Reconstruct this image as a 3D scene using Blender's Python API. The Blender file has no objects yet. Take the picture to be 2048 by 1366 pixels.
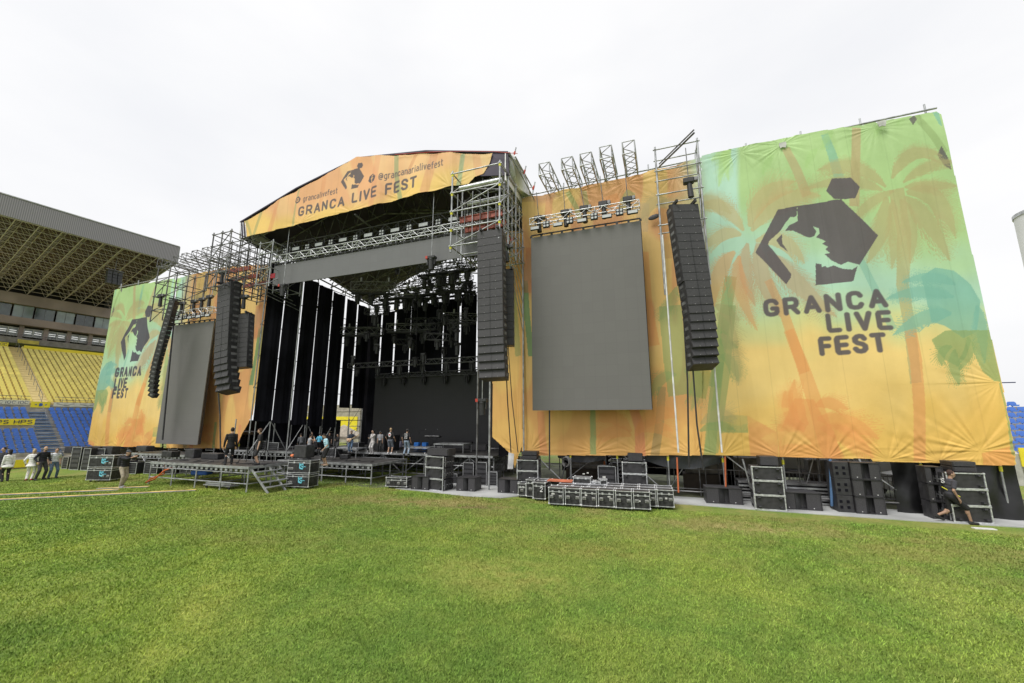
import bpy, math, random
import numpy as np
from math import sin, cos, tan, pi, radians, atan2, sqrt
from mathutils import Vector, Matrix
random.seed(7); RNG = np.random.default_rng(7)
S = bpy.context.scene; COL = S.collection

# ---------------------------------------------------------------- camera
F = 825.0; PITCH = atan2(155, 825); H = 3.4; YAW = radians(20.6)
cam_d = bpy.data.cameras.new('camera'); cam = bpy.data.objects.new('camera', cam_d); COL.objects.link(cam)
cam_d.sensor_width = 36; cam_d.sensor_fit = 'HORIZONTAL'; cam_d.lens = 36*F/2048; cam_d.clip_end = 2000; cam_d.clip_start = .05
cam.location = (0, 0, H); cam.rotation_euler = (pi/2+PITCH, 0, YAW); S.camera = cam
FW = np.array([-sin(YAW)*cos(PITCH), cos(YAW)*cos(PITCH), sin(PITCH)]); RT = np.array([cos(YAW), sin(YAW), 0.]); UP = np.cross(RT, FW)
O = np.array([0, 0, H])
# ---------------------------------------------------------------- world, sun, exposure
S.view_settings.view_transform = 'Standard'; S.view_settings.look = 'None'; S.view_settings.gamma = 1; S.view_settings.exposure = EXPO = 0.95
wd = bpy.data.worlds.new('World'); S.world = wd; wd.use_nodes = True
nt = wd.node_tree; nt.nodes.clear()
no = nt.nodes.new; lk = nt.links.new
SUN_EL = radians(58); SUN_AZ = radians(205)     # azimuth from +Y, clockwise: behind the camera, a little to its left
sky = no('ShaderNodeTexSky'); sky.sky_type = 'NISHITA'; sky.sun_disc = False; sky.sun_elevation = SUN_EL; sky.sun_rotation = SUN_AZ; sky.dust_density = 6; sky.air_density = 1.4
bw = no('ShaderNodeHueSaturation'); bw.inputs['Saturation'].default_value = .12; lk(sky.outputs[0], bw.inputs['Color'])
tc = no('ShaderNodeTexCoord'); mp = no('ShaderNodeMapping'); mp.inputs['Scale'].default_value = (1, 1, 2.6); lk(tc.outputs['Generated'], mp.inputs[0])
nz = no('ShaderNodeTexNoise'); nz.inputs['Scale'].default_value = 1.7; nz.inputs['Detail'].default_value = 5; nz.inputs['Roughness'].default_value = .5; lk(mp.outputs[0], nz.inputs['Vector'])
cr = no('ShaderNodeValToRGB'); cr.color_ramp.elements[0].position = .26; cr.color_ramp.elements[0].color = (4.85, 4.93, 5.15, 1)
cr.color_ramp.elements[1].position = .62; cr.color_ramp.elements[1].color = (5.6, 5.6, 5.65, 1); lk(nz.outputs[0], cr.inputs[0])
mx = no('ShaderNodeMixRGB'); mx.inputs[0].default_value = .93; lk(bw.outputs[0], mx.inputs[1]); lk(cr.outputs[0], mx.inputs[2])   # closed cloud cover over the sky
bg = no('ShaderNodeBackground'); bg.inputs[1].default_value = .095; lk(mx.outputs[0], bg.inputs[0])
wo = no('ShaderNodeOutputWorld'); lk(bg.outputs[0], wo.inputs[0])
sl = bpy.data.lights.new('sun', 'SUN'); sl.energy = 1.5; sl.angle = radians(28); sl.color = (1, .97, .92)
sun = bpy.data.objects.new('sun', sl); COL.objects.link(sun)
sd = Vector((sin(SUN_AZ)*cos(SUN_EL), cos(SUN_AZ)*cos(SUN_EL), sin(SUN_EL)))
sun.rotation_euler = sd.to_track_quat('Z', 'Y').to_euler()

# ---------------------------------------------------------------- from photo pixel to point
def ray(x, y): return FW*F + RT*(x-1024) + UP*(683-y)
def W(x, y, Y): d = ray(x, y); return Vector(O + d*Y/d[1])
def G(x, y, z=0): d = ray(x, y); return Vector(O + d*(z-H)/d[2])
def WX(x, y, X): d = ray(x, y); return Vector(O + d*X/d[0])

# ---------------------------------------------------------------- materials
def lin(c): return tuple((v/255/12.92 if v/255 <= .04045 else ((v/255+.055)/1.055)**2.4) for v in c)
MATS = {}
def mat(name, col, rough=.6, metal=0, var=.12, scale=3, bump=0, bscale=40, spec=.5, col2=None):
    if name in MATS: return MATS[name]
    m = bpy.data.materials.new(name); m.use_nodes = True; n = m.node_tree.nodes; l = m.node_tree.links; b = n['Principled BSDF']
    b.inputs['Roughness'].default_value = rough; b.inputs['Metallic'].default_value = metal; b.inputs['Specular IOR Level'].default_value = spec
    t = n.new('ShaderNodeTexCoord'); z = n.new('ShaderNodeTexNoise'); z.inputs['Scale'].default_value = scale; z.inputs['Detail'].default_value = 5; l.new(t.outputs['Object'], z.inputs['Vector'])
    x = n.new('ShaderNodeMixRGB'); c2 = col2 or tuple(v*(1-var*2) for v in col); c1 = col if col2 else tuple(min(1, v*(1+var)) for v in col)
    r = n.new('ShaderNodeValToRGB'); r.color_ramp.elements[0].position = .35; r.color_ramp.elements[1].position = .65; l.new(z.outputs[0], r.inputs[0])
    x.inputs[1].default_value = (*c2, 1); x.inputs[2].default_value = (*c1, 1); l.new(r.outputs[0], x.inputs[0]); l.new(x.outputs[0], b.inputs['Base Color'])
    if bump:
        z2 = n.new('ShaderNodeTexNoise'); z2.inputs['Scale'].default_value = bscale; l.new(t.outputs['Object'], z2.inputs['Vector'])
        bp = n.new('ShaderNodeBump'); bp.inputs['Strength'].default_value = bump; l.new(z2.outputs[0], bp.inputs['Height']); l.new(bp.outputs[0], b.inputs['Normal'])
    MATS[name] = m; return m
STEEL = mat('galvanised steel', (.42, .43, .44), .42, .55, .2, 2.5)
DSTEEL = mat('dull scaffold steel', (.19, .19, .195), .5, .45, .3, 2.5)
ALU = mat('aluminium', (.66, .67, .69), .38, .6, .16, 9)
BTRUSS = mat('black truss', (.075, .075, .08), .45, .3)
BLK = mat('black paint', (.026, .026, .028), .55, 0, .2, 8, .15, 90)
CABM = mat('speaker cabinet paint', (.036, .035, .038), .5, 0, .2, 5, .2, 120)
GRILLE = mat('speaker grille', (.05, .048, .052), .62, .1, .15, 30, .3, 200)
CASEB = mat('flight case laminate', (.034, .034, .035), .42, 0, .4, 9, .2, 30)
DRAPE = mat('black drape cloth', (.013, .013, .018), .9, 0, .35, .35, spec=.1)
TARPD = mat('dark roof tarpaulin', (.040, .028, .056), .6, 0, .2, .8)
TARPG = mat('grey tarpaulin', (.78, .76, .78), .55, 0, .12, 1.2)
YEL = mat('yellow tape', (.75, .7, .05), .5)
REDP = mat('red strap', (.5, .05, .03), .5)
ORG = mat('orange steel beam', (.30, .075, .05), .5, .1, .25, 5)
WHT = mat('white plastic', (.72, .72, .72), .45)
GLASSL = mat('lamp lens', (.50, .51, .53), .15, 0, .05)
DLENS = mat('dark lens', (.06, .065, .075), .08, .3)
DECK = mat('deck plywood', (.055, .052, .05), .55, 0, .3, 2)
CONC = mat('concrete', (.34, .33, .31), .85, 0, .15, 2, .2, 20)
RUB = mat('rubber', (.02, .02, .02), .7)

# ---------------------------------------------------------------- objects
def tag(o, label=None, cat=None, group=None, kind=None):
    if label: o['label'] = label
    if cat: o['category'] = cat
    if group: o['group'] = group
    if kind: o['kind'] = kind
    return o
def thing(name, label, cat, loc=(0, 0, 0), rz=0, group=None):
    o = bpy.data.objects.new(name, None); COL.objects.link(o); o.location = loc; o.rotation_euler = (0, 0, rz); o.empty_display_size = .3
    return tag(o, label, cat, group)
def kids(o): return [c for c in bpy.data.objects if c.parent == o]
def copy_tree(o, loc=None, rz=None, label=None, group=None, parent=None):
    c = o.copy(); COL.objects.link(c)
    if parent is not None: c.parent = parent
    if loc is not None: c.location = loc
    if rz is not None: c.rotation_euler = (0, 0, rz)
    if label: c['label'] = label
    if group: c['group'] = group
    for ch in KIDS.get(o.name, []):
        copy_tree(ch, parent=c)
    return c
KIDS = {}
class MB:
    def __init__(s): s.v = []; s.f = []; s.mi = []; s.sm = []
    def add(s, vs, fs, mi=0, sm=False):
        b = len(s.v); s.v += [tuple(v) for v in vs]; s.f += [tuple(i+b for i in f) for f in fs]; s.mi += [mi]*len(fs); s.sm += [sm]*len(fs); return s
    def box(s, c, d, rz=0, mi=0, M=None, bev=0):
        x, y, z = d[0]/2, d[1]/2, d[2]/2
        if bev:
            b = bev; vs = []
            for zz in (-z, -z+b, z-b, z):
                k = b if abs(zz) == z else 0
                for (a, e) in ((-x+b, -y+k), (x-b, -y+k), (x-k, -y+b), (x-k, y-b), (x-b, y-k), (-x+b, y-k), (-x+k, y-b), (-x+k, -y+b)): vs.append((a, e, zz))
            fs = [tuple(range(7, -1, -1)), tuple(range(24, 32))]
            for r in range(3):
                for i in range(8): fs.append((r*8+i, r*8+(i+1) % 8, r*8+8+(i+1) % 8, r*8+8+i))
        else:
            vs = [(-x, -y, -z), (x, -y, -z), (x, y, -z), (-x, y, -z), (-x, -y, z), (x, -y, z), (x, y, z), (-x, y, z)]
            fs = [(3, 2, 1, 0), (4, 5, 6, 7), (0, 1, 5, 4), (1, 2, 6, 5), (2, 3, 7, 6), (3, 0, 4, 7)]
        R = M if M is not None else Matrix.Rotation(rz, 4, 'Z')
        c = Vector(c); return s.add([R @ Vector(v) + c for v in vs], fs, mi)
    def tube(s, p, q, r=.025, n=6, mi=0, r2=None, cap=True):
        p = Vector(p); q = Vector(q); d = (q-p)
        if d.length < 1e-6: return s
        d.normalize(); a = d.orthogonal().normalized(); b = d.cross(a); r2 = r if r2 is None else r2; vs = []
        for k, (c, rr) in enumerate(((p, r), (q, r2))):
            for i in range(n): t = 2*pi*i/n; vs.append(c + (a*cos(t)+b*sin(t))*rr)
        fs = [(i, (i+1) % n, n+(i+1) % n, n+i) for i in range(n)]
        s.add(vs, fs, mi, True)
        if cap: s.add(vs, [tuple(range(n-1, -1, -1)), tuple(range(n, 2*n))], mi, False)
        return s
    def path(s, pts, r=.02, n=6, mi=0):
        pts = [Vector(p) for p in pts]; vs = []; L = len(pts)
        for k, p in enumerate(pts):
            d = (pts[min(k+1, L-1)]-pts[max(k-1, 0)]).normalized(); a = d.cross(Vector((.13, .2, .97))).normalized()
            if a.length < .1: a = d.orthogonal().normalized()
            b = d.cross(a)
            for i in range(n): t = 2*pi*i/n; vs.append(p+(a*cos(t)+b*sin(t))*r)
        fs = [(k*n+i, k*n+(i+1) % n, (k+1)*n+(i+1) % n, (k+1)*n+i) for k in range(L-1) for i in range(n)]
        return s.add(vs, fs, mi, True)
    def sph(s, c, r, n=10, m=7, mi=0, M=None):
        c = Vector(c); r = (r, r, r) if isinstance(r, (int, float)) else r; vs = [(0, 0, r[2])]
        for j in range(1, m):
            a = pi*j/m
            for i in range(n): t = 2*pi*i/n; vs.append((r[0]*sin(a)*cos(t), r[1]*sin(a)*sin(t), r[2]*cos(a)))
        vs.append((0, 0, -r[2])); fs = [(0, 1+i, 1+(i+1) % n) for i in range(n)]
        for j in range(m-2):
            for i in range(n): fs.append((1+j*n+i, 1+(j+1)*n+i, 1+(j+1)*n+(i+1) % n, 1+j*n+(i+1) % n))
        e = len(vs)-1; fs += [(e, 1+(m-2)*n+(i+1) % n, 1+(m-2)*n+i) for i in range(n)]
        M = M or Matrix.Identity(4); return s.add([M @ Vector(v)+c for v in vs], fs, mi, True)
    def prism(s, poly, h, M=None, mi=0):      # polygon in xy extruded along z
        n = len(poly); vs = [(x, y, 0) for x, y in poly]+[(x, y, h) for x, y in poly]
        M = M or Matrix.Identity(4)
        return s.add([M @ Vector(v) for v in vs], [tuple(range(n-1, -1, -1)), tuple(range(n, 2*n))]+[(i, (i+1) % n, n+(i+1) % n, n+i) for i in range(n)], mi)
    def build(s, name, m, parent=None, **k):
        me = bpy.data.meshes.new(name); me.from_pydata([tuple(v) for v in s.v], [], s.f)
        for x in (m if isinstance(m, (list, tuple)) else [m]): me.materials.append(x)
        me.polygons.foreach_set('material_index', s.mi); me.polygons.foreach_set('use_smooth', s.sm); me.update()
        return link(name, me, parent, **k)
def link(name, me, parent=None, **k):
    o = bpy.data.objects.new(name, me); COL.objects.link(o)
    if parent is not None: o.parent = parent; KIDS.setdefault(parent.name, []).append(o)
    if k: tag(o, **k)
    return o
def tb(name, p, q, r, m, parent, n=6): return MB().tube(p, q, r, n).build(name, m, parent)

def truss(name, label, p, q, w=.5, h=.5, m=ALU, r=.025, bay=.6, group=None, cat='truss', parent=None, seg=3.0, up=Vector((0, 0, 1))):
    p = Vector(p); q = Vector(q); d = q-p; L = d.length; u = d.normalized(); a = u.cross(up).normalized(); b = a.cross(u)
    t = parent if parent is not None else thing(name, label, cat, p, 0, group)
    off = Vector((0, 0, 0)) if parent is not None else p
    c4 = [a*w/2+b*h/2, -a*w/2+b*h/2, -a*w/2-b*h/2, a*w/2-b*h/2]
    for c in c4: tb('chord', p+c-off, q+c-off, r, m, t)
    mb = MB(); n = max(2, int(round(L/bay)))
    for i in range(n):
        A = p+u*L*i/n-off; B = p+u*L*(i+1)/n-off; fl = i % 2
        for k in range(4):
            c, e = c4[k], c4[(k+1) % 4]
            if fl: c, e = e, c
            mb.tube(A+c, B+e, r*.6, 5)
    for i in range(0, n+1):
        if i in (0, n) or (i*L/n) % seg < L/n:
            A = p+u*L*i/n-off
            for k in range(4): mb.tube(A+c4[k], A+c4[(k+1) % 4], r*.7, 5)
    mb.build('lacing', m, t); return t

def scaffold(t, xs, ys, zs, r=.03, m=STEEL, diag=True, z0=0, org=(0, 0, 0), skip=(), tags=False):
    org = Vector(org); P = lambda x, y, z: Vector((x, y, z))-org
    for x in xs:
        for y in ys: tb('post', P(x, y, z0), P(x, y, zs[-1]+.15), r*1.15, m, t)
    for z in zs:
        for y in ys: tb('ledger', P(xs[0]-.1, y, z), P(xs[-1]+.1, y, z), r*.9, m, t)
        for x in xs: tb('transom', P(x, ys[0]-.1, z), P(x, ys[-1]+.1, z), r*.9, m, t)
    if diag:
        zz = [z0]+list(zs) if z0 < zs[0]-.5 else list(zs)
        for k in range(len(zz)-1):
            for i in range(len(xs)-1):
                if (i+k) % 2 == 0: tb('diagonal_brace', P(xs[i], ys[0], zz[k]), P(xs[i+1], ys[0], zz[k+1]), r*.8, m, t)
            for j in range(len(ys)-1):
                x = xs[0] if k % 2 else xs[-1]
                tb('diagonal_brace', P(x, ys[j], zz[k]), P(x, ys[j+1], zz[k+1]), r*.8, m, t)
    if tags:
        mb = MB()
        for x in xs:
            for y in ys[:1]:
                for z in zs: mb.tube(P(x, y, z-.16), P(x, y, z-.04), r*1.5, 6)
        mb.build('marker_tape', YEL, t)
# ---------------------------------------------------------------- printed cloth
def vnoise(x, y, seed=0):
    xi = np.floor(x).astype(np.int64); yi = np.floor(y).astype(np.int64); fx = x-xi; fy = y-yi
    fx = fx*fx*(3-2*fx); fy = fy*fy*(3-2*fy)
    def h(a, b):
        n = (a*374761393+b*668265263+seed*974634777) & 0x7fffffff; n = ((n ^ (n >> 13))*1274126177) & 0x7fffffff; return ((n ^ (n >> 16)) & 0xffff)/65535.
    return (h(xi, yi)*(1-fx)+h(xi+1, yi)*fx)*(1-fy)+(h(xi, yi+1)*(1-fx)+h(xi+1, yi+1)*fx)*fy
def inpoly(px, py, poly):
    r = np.zeros(px.shape, bool); n = len(poly); j = n-1
    for i in range(n):
        xi, yi = poly[i]; xj, yj = poly[j]
        if yi != yj:
            c = ((yi > py) != (yj > py)) & (px < (xj-xi)*(py-yi)/(yj-yi)+xi); r ^= c
        j = i
    return r
def frond(x0, y0, cx, cy, x1, y1, w, n=26, seed=0, side=0):
    """a palm leaf: a tapering midrib blade and separate pointed leaflets on both sides"""
    rr = random.Random(seed+int(x0*7+y1*3)); L = math.hypot(cx-x0, cy-y0)+math.hypot(x1-cx, y1-cy); n = max(10, int(L/4.6)); polys = []; up = []; dn = []
    for k in range(n+1):
        t = k/n; x = (1-t)**2*x0+2*t*(1-t)*cx+t*t*x1; y = (1-t)**2*y0+2*t*(1-t)*cy+t*t*y1
        dx = 2*(1-t)*(cx-x0)+2*t*(x1-cx); dy = 2*(1-t)*(cy-y0)+2*t*(y1-cy); l = math.hypot(dx, dy) or 1; dx /= l; dy /= l
        pr = (sin(pi*min(1, t*.97+.04))**.8)*(1-.3*t)
        for lst, s in ((up, 1), (dn, -1)):
            big = side == 0 or side == s; q = w*1.3*pr*(1 if big else .45); base = q*(.40 if big else .35)
            lst.append((x-dy*s*base, y+dx*s*base))
            if k % 1 == 0 and t > .06:
                ln = q*rr.uniform(.75, 1.0); f = 1.0+.6*t; b = 2.1
                bx, by = x-dy*s*base*.6, y+dx*s*base*.6; tx, ty = x-dy*s*ln+dx*ln*f, y+dx*s*ln+dy*ln*f
                mx_, my_ = (bx+tx)/2-dx*1.5, (by+ty)/2-dy*1.5
                polys.append([(bx-dx*b, by-dy*b), (mx_-dx*b*.3, my_-dy*b*.3), (tx, ty), (mx_+dx*b*.8, my_+dy*b*.8), (bx+dx*b, by+dy*b)])
    return [up+[(x1, y1)]+dn[::-1]]+polys
def strip(pts, w0, w1):
    L = []; R = []; n = len(pts)
    for i, (x, y) in enumerate(pts):
        a = pts[max(0, i-1)]; b = pts[min(n-1, i+1)]; dx = b[0]-a[0]; dy = b[1]-a[1]; l = math.hypot(dx, dy); w = (w0+(w1-w0)*i/(n-1))/2
        L.append((x-dy/l*w, y+dx/l*w)); R.append((x+dy/l*w, y-dx/l*w))
    return L+R[::-1]
GLY = {  # strokes in a box of height 1
 'G': (.62, [[(.6, .8), (.52, .95), (.38, 1), (.22, 1), (.08, .93), (.02, .8), (0, .6), (0, .4), (.02, .2), (.08, .07), (.22, 0), (.38, 0), (.52, .05), (.6, .18), (.6, .42), (.36, .42)]]),
 'R': (.6, [[(0, 0), (0, 1), (.38, 1), (.52, .94), (.58, .8), (.58, .65), (.52, .5), (.38, .44), (0, .44)], [(.32, .44), (.6, 0)]]),
 'A': (.66, [[(0, 0), (.33, 1), (.66, 0)], [(.12, .3), (.54, .3)]]),
 'N': (.6, [[(0, 0), (0, 1), (.58, 0), (.58, 1)]]),
 'C': (.6, [[(.58, .8), (.5, .95), (.38, 1), (.22, 1), (.08, .93), (.02, .8), (0, .6), (0, .4), (.02, .2), (.08, .07), (.22, 0), (.38, 0), (.5, .05), (.58, .2)]]),
 'L': (.5, [[(0, 1), (0, .12), (.06, 0), (.5, 0)]]), 'I': (.06, [[(.03, 0), (.03, 1)]]),
 'V': (.62, [[(0, 1), (.31, 0), (.62, 1)]]), 'E': (.52, [[(.52, 1), (.06, 1), (0, .9), (0, .1), (.06, 0), (.52, 0)], [(0, .5), (.46, .5)]]),
 'F': (.52, [[(0, 0), (0, .9), (.06, 1), (.52, 1)], [(0, .5), (.45, .5)]]),
 'S': (.56, [[(.54, .82), (.44, .97), (.3, 1), (.16, .98), (.03, .86), (.03, .68), (.14, .56), (.42, .46), (.54, .34), (.54, .16), (.42, .03), (.26, 0), (.1, .04), (0, .18)]]),
 'T': (.6, [[(0, 1), (.6, 1)], [(.3, 1), (.3, 0)]]), 'H': (.58, [[(0, 0), (0, 1)], [(.58, 0), (.58, 1)], [(0, .5), (.58, .5)]]),
 'P': (.56, [[(0, 0), (0, 1), (.4, 1), (.55, .88), (.55, .58), (.4, .46), (0, .46)]]), 'O': (.64, [[(.2, 0), (.44, 0), (.62, .2), (.62, .8), (.44, 1), (.2, 1), (.02, .8), (.02, .2), (.2, 0)]]),
 'g': (.46, [[(.44, .68), (.44, -.12), (.34, -.26), (.05, -.26)], [(.44, .5), (.34, .68), (.12, .68), (0, .52), (0, .18), (.12, 0), (.34, 0), (.44, .2)]]),
 'r': (.3, [[(0, 0), (0, .68)], [(0, .45), (.12, .66), (.3, .68)]]),
 'a': (.44, [[(.04, .66), (.3, .68), (.42, .55), (.42, 0)], [(.42, .4), (.12, .4), (0, .28), (0, .12), (.12, 0), (.3, 0), (.42, .15)]]),
 'n': (.42, [[(0, 0), (0, .68)], [(0, .5), (.12, .66), (.3, .68), (.42, .55), (.42, 0)]]),
 'c': (.4, [[(.4, .52), (.3, .68), (.12, .68), (0, .54), (0, .14), (.12, 0), (.3, 0), (.4, .16)]]),
 'l': (.1, [[(.03, 1), (.03, 0), (.1, 0)]]), 'i': (.06, [[(.03, .68), (.03, 0)], [(.03, .92), (.03, .96)]]), 'v': (.4, [[(0, .68), (.2, 0), (.4, .68)]]),
 'e': (.42, [[(0, .36), (.42, .36), (.42, .55), (.3, .68), (.12, .68), (0, .54), (0, .14), (.12, 0), (.38, 0)]]),
 'f': (.28, [[(.28, 1), (.14, .98), (.08, .85), (.08, 0)], [(0, .66), (.26, .66)]]),
 's': (.38, [[(.36, .58), (.24, .68), (.1, .68), (.02, .55), (.1, .4), (.28, .32), (.36, .16), (.28, 0), (.1, 0), (0, .1)]]),
 't': (.28, [[(.08, .92), (.08, .1), (.16, 0), (.28, 0)], [(0, .66), (.26, .66)]]),
 '@': (.8, [[(.56, .3), (.5, .2), (.36, .18), (.26, .3), (.26, .5), (.36, .62), (.5, .6), (.56, .5), (.56, .3), (.64, .18), (.76, .26), (.78, .5), (.7, .76), (.5, .9), (.26, .88), (.06, .7), (0, .4), (.08, .1), (.28, -.08), (.6, -.1)]]),
 '2': (.5, [[(0, .8), (.1, .97), (.38, 1), (.5, .85), (.48, .65), (0, 0), (.5, 0)]]), '-': (.3, [[(0, .45), (.3, .45)]]), ' ': (.3, []), 'X': (.5, [[(0, 0), (.5, 1)], [(0, 1), (.5, 0)]]), 'Z': (.5, [[(0, 1), (.5, 1), (0, 0), (.5, 0)]]), 'D': (.56, [[(0, 0), (0, 1), (.32, 1), (.54, .8), (.54, .2), (.32, 0), (0, 0)]]),
}
def text_strokes(s, p0, p1, h, gap=.24):
    """s from point p0 to p1 (baseline, 2-D), letter height h -> polylines"""
    tw = sum(GLY[c][0] for c in s)+gap*(len(s)-1); L = p1[0]-p0[0]; sx = L/tw; out = []; x = 0
    for c in s:
        w, st = GLY[c]
        for pl in st:
            out.append([(p0[0]+(x+a)*sx, p0[1]+(x+a)/tw*(p1[1]-p0[1])+b*h) for a, b in pl])
        x += w+gap
    return out
def strokes_mask(X, Z, pls, w, soft):
    m = np.zeros(X.shape)
    for pl in pls:
        for (ax, az), (bx, bz) in zip(pl[:-1], pl[1:]):
            lo = min(ax, bx)-w; hi = max(ax, bx)+w; lz = min(az, bz)-w; hz = max(az, bz)+w
            idx = np.nonzero((X > lo) & (X < hi) & (Z > lz) & (Z < hz))[0]
            if not len(idx): continue
            x = X[idx]; z = Z[idx]; dx = bx-ax; dz = bz-az; t = np.clip(((x-ax)*dx+(z-az)*dz)/(dx*dx+dz*dz+1e-9), 0, 1)
            d = np.hypot(x-ax-t*dx, z-az-t*dz); m[idx] = np.maximum(m[idx], np.clip((w/2-d)/soft+.5, 0, 1))
    return m
def ppx(X, Y, Z):
    dx = X; dy = Y; dz = Z-H; z = dx*FW[0]+dy*FW[1]+dz*FW[2]
    return 1024+F*(dx*RT[0]+dy*RT[1])/z, 683-F*(dx*UP[0]+dy*UP[1]+dz*UP[2])/z
def c7(x, y): return (1380+x/2.4386, 200+y/2.4386)
def c8(x, y): return (1400+x/3.16, 660+y/3.16)
def c6(x, y): return (1000+x/2.4396, 380+y/2.4396)
OLIVE = (178, 166, 112); OLV2 = (170, 165, 95); TEAL = (118, 178, 160); PEACH = (226, 148, 86); BROWN = (190, 150, 110); GRN = (140, 165, 100); LGRN = (172, 210, 125); MINT = (168, 215, 180); ORNG = (232, 150, 80); PINK = (225, 130, 90)
def layers():
    A = []
    def fr(c, x0, y0, cx, cy, x1, y1, w, col, a=.6, n=26, cm=c7, side=0):
        p0 = cm(x0, y0); p1 = cm(cx, cy); p2 = cm(x1, y1); A.append((frond(*p0, *p1, *p2, w, n, c, side), col, a))
    def st(cm, pts, w0, w1, col, a=.6): A.append((strip([cm(*p) for p in pts], w0, w1), col, a))
    # right side stripes and streaks
    st(c7, [(655, 168), (690, 260), (735, 410)], 15, 22, TEAL, .6); st(c7, [(815, 130), (808, 300), (800, 520)], 18, 20, BROWN, .6)
    st(c7, [(465, 240), (520, 350), (570, 470)], 16, 20, BROWN, .5); st(c7, [(820, 760), (900, 920), (990, 1120)], 14, 17, TEAL, .45)
    st(c7, [(1100, 70), (1190, 180), (1240, 260)], 14, 16, GRN, .5); st(c7, [(200, 860), (165, 1100), (120, 1400)], 24, 24, GRN, .65); st(c8, [(120, 200), (85, 500), (60, 800)], 22, 24, GRN, .6)
    A.append(([c7(1070, 90), c7(1095, 70), c7(1110, 90), c7(1090, 120)], (95, 90, 90), .8)); A.append(([c7(1205, 270), c7(1225, 225), c7(1262, 290), c7(1275, 340), c7(1240, 320)], (95, 90, 90), .85))
    A.append(([c7(1185, 60), c7(1212, 55), c7(1230, 130), c7(1215, 120)], TEAL, .7))
    for k, (x1, y1) in enumerate([(100, 300), (140, 430), (190, 400)]): fr(60+k, 200, 230, 160, 260, x1, y1, 18, LGRN, .6)
    for k, (x1, y1) in enumerate([(900, 150), (1010, 90), (560, 300), (640, 210), (350, 330)]): fr(70+k, x1+60, y1-60, x1+20, y1-30, x1, y1+40, 14, (160, 200, 120), .5)
    # palm A
    st(c7, [(1010, 430), (1050, 650), (1040, 900), (1075, 1100), (1105, 1380)], 30, 24, OLIVE, .7)
    st(c8, [(1335, 0), (1370, 200), (1392, 500), (1395, 830)], 27, 24, PEACH, .58)
    for k, a in enumerate([(960, 420, 800, 240, 615, 350, 34, -1), (985, 380, 1050, 180, 1235, 275, 36, 1), (1040, 400, 1150, 280, 1300, 300, 26, 1), (1050, 420, 1180, 390, 1320, 420, 30, 1), (1060, 450, 1230, 400, 1300, 680, 38, 0),
                            (1050, 470, 1180, 560, 1275, 790, 36, 0), (1030, 480, 1110, 600, 1075, 800, 30, 0), (990, 480, 1010, 650, 985, 830, 26, 0), (960, 470, 960, 640, 860, 800, 36, 0), (940, 440, 780, 380, 540, 440, 34, 1), (1000, 440, 850, 520, 800, 600, 30, 1)]):
        fr(k, *a[:7], OLIVE, .7, 30, side=a[7])
    # palm B
    st(c7, [(380, 880), (465, 1060), (560, 1330)], 16, 22, ORNG, .55); st(c8, [(560, 0), (640, 200), (690, 350), (745, 520), (800, 700), (860, 830)], 20, 40, ORNG, .5)
    for k, a in enumerate([(260, 640, 170, 480, 60, 500, 26), (250, 660, 150, 620, 55, 740, 26), (290, 620, 330, 420, 520, 400, 34), (300, 640, 450, 430, 640, 470, 34), (320, 690, 480, 640, 560, 800, 30), (280, 700, 240, 850, 320, 1010, 26), (330, 700, 330, 880, 440, 1060, 34), (380, 740, 500, 900, 720, 1060, 40)]):
        fr(20+k, *a, (196, 168, 112) if k < 5 else BROWN, .62, 28)
    for k, a in enumerate([(220, 740, 110, 820, 120, 1010, 30), (240, 760, 200, 900, 330, 1130, 26)]): fr(30+k, *a, PEACH, .55)
    # palm C, orange
    A.append(([c8(*p) for p in [(600, 430), (720, 440), (780, 560), (850, 640), (900, 820), (500, 820), (495, 660)]], ORNG, .6))
    for k, a in enumerate([(680, 600, 560, 480, 600, 310, 30), (670, 620, 520, 560, 480, 700, 30), (730, 480, 820, 430, 945, 505, 24), (740, 560, 960, 560, 1130, 690, 36), (760, 620, 980, 640, 1095, 815, 34), (660, 640, 520, 520, 540, 380, 26)]):
        fr(40+k, *a, ORNG, .6, 28, c8)
    A.append(([c8(*p) for p in [(300, 540), (490, 650), (495, 800), (320, 800)]], PEACH, .6)); A.append(([c8(*p) for p in [(140, 545), (215, 538), (300, 542), (305, 650), (130, 650)]], GRN, .6)); A.append(([c8(*p) for p in [(1790, 780), (1975, 730), (1990, 870), (1800, 860)]], ORNG, .6))
    for k, a in enumerate([(560, 500, 240, 560, 60, 620, 26), (700, 720, 560, 640, 380, 690, 24)]): fr(46+k, *a, (235, 190, 100), .5, 24, c8)
    # palm D, teal
    A.append(([c7(*p) for p in [(1130, 860), (1200, 815), (1290, 830), (1370, 900), (1420, 980), (1400, 1130), (1340, 1160), (1250, 1100), (1180, 1080)]], TEAL, .75))
    for k, a in enumerate([(1300, 900, 1180, 830, 1030, 890, 20), (1290, 960, 1120, 900, 950, 975, 24), (1280, 1040, 1150, 1030, 985, 1150, 30), (1400, 1000, 1430, 1100, 1440, 1290, 26)]): fr(50+k, *a, TEAL, .75, 28)
    A.append(([c8(*p) for p in [(1715, 0), (1840, 0), (1860, 100), (1905, 325), (1862, 325), (1790, 260), (1735, 140)]], GRN, .75)); A.append(([c8(*p) for p in [(1895, 335), (1905, 325), (1990, 800), (1960, 780), (1930, 500)]], GRN, .7))
    A.append(([c8(*p) for p in [(1470, 60), (1560, 0), (1720, 0), (1725, 60), (1690, 170), (1640, 230), (1560, 190), (1500, 120)]], GRN, .75))
    for k, a in enumerate([(1600, 100, 1500, 130, 1540, 230, 20), (1620, 120, 1600, 240, 1650, 350, 24), (1700, 40, 1740, 160, 1640, 250, 20)]): fr(56+k, *a, GRN, .75, 20, c8)
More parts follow.
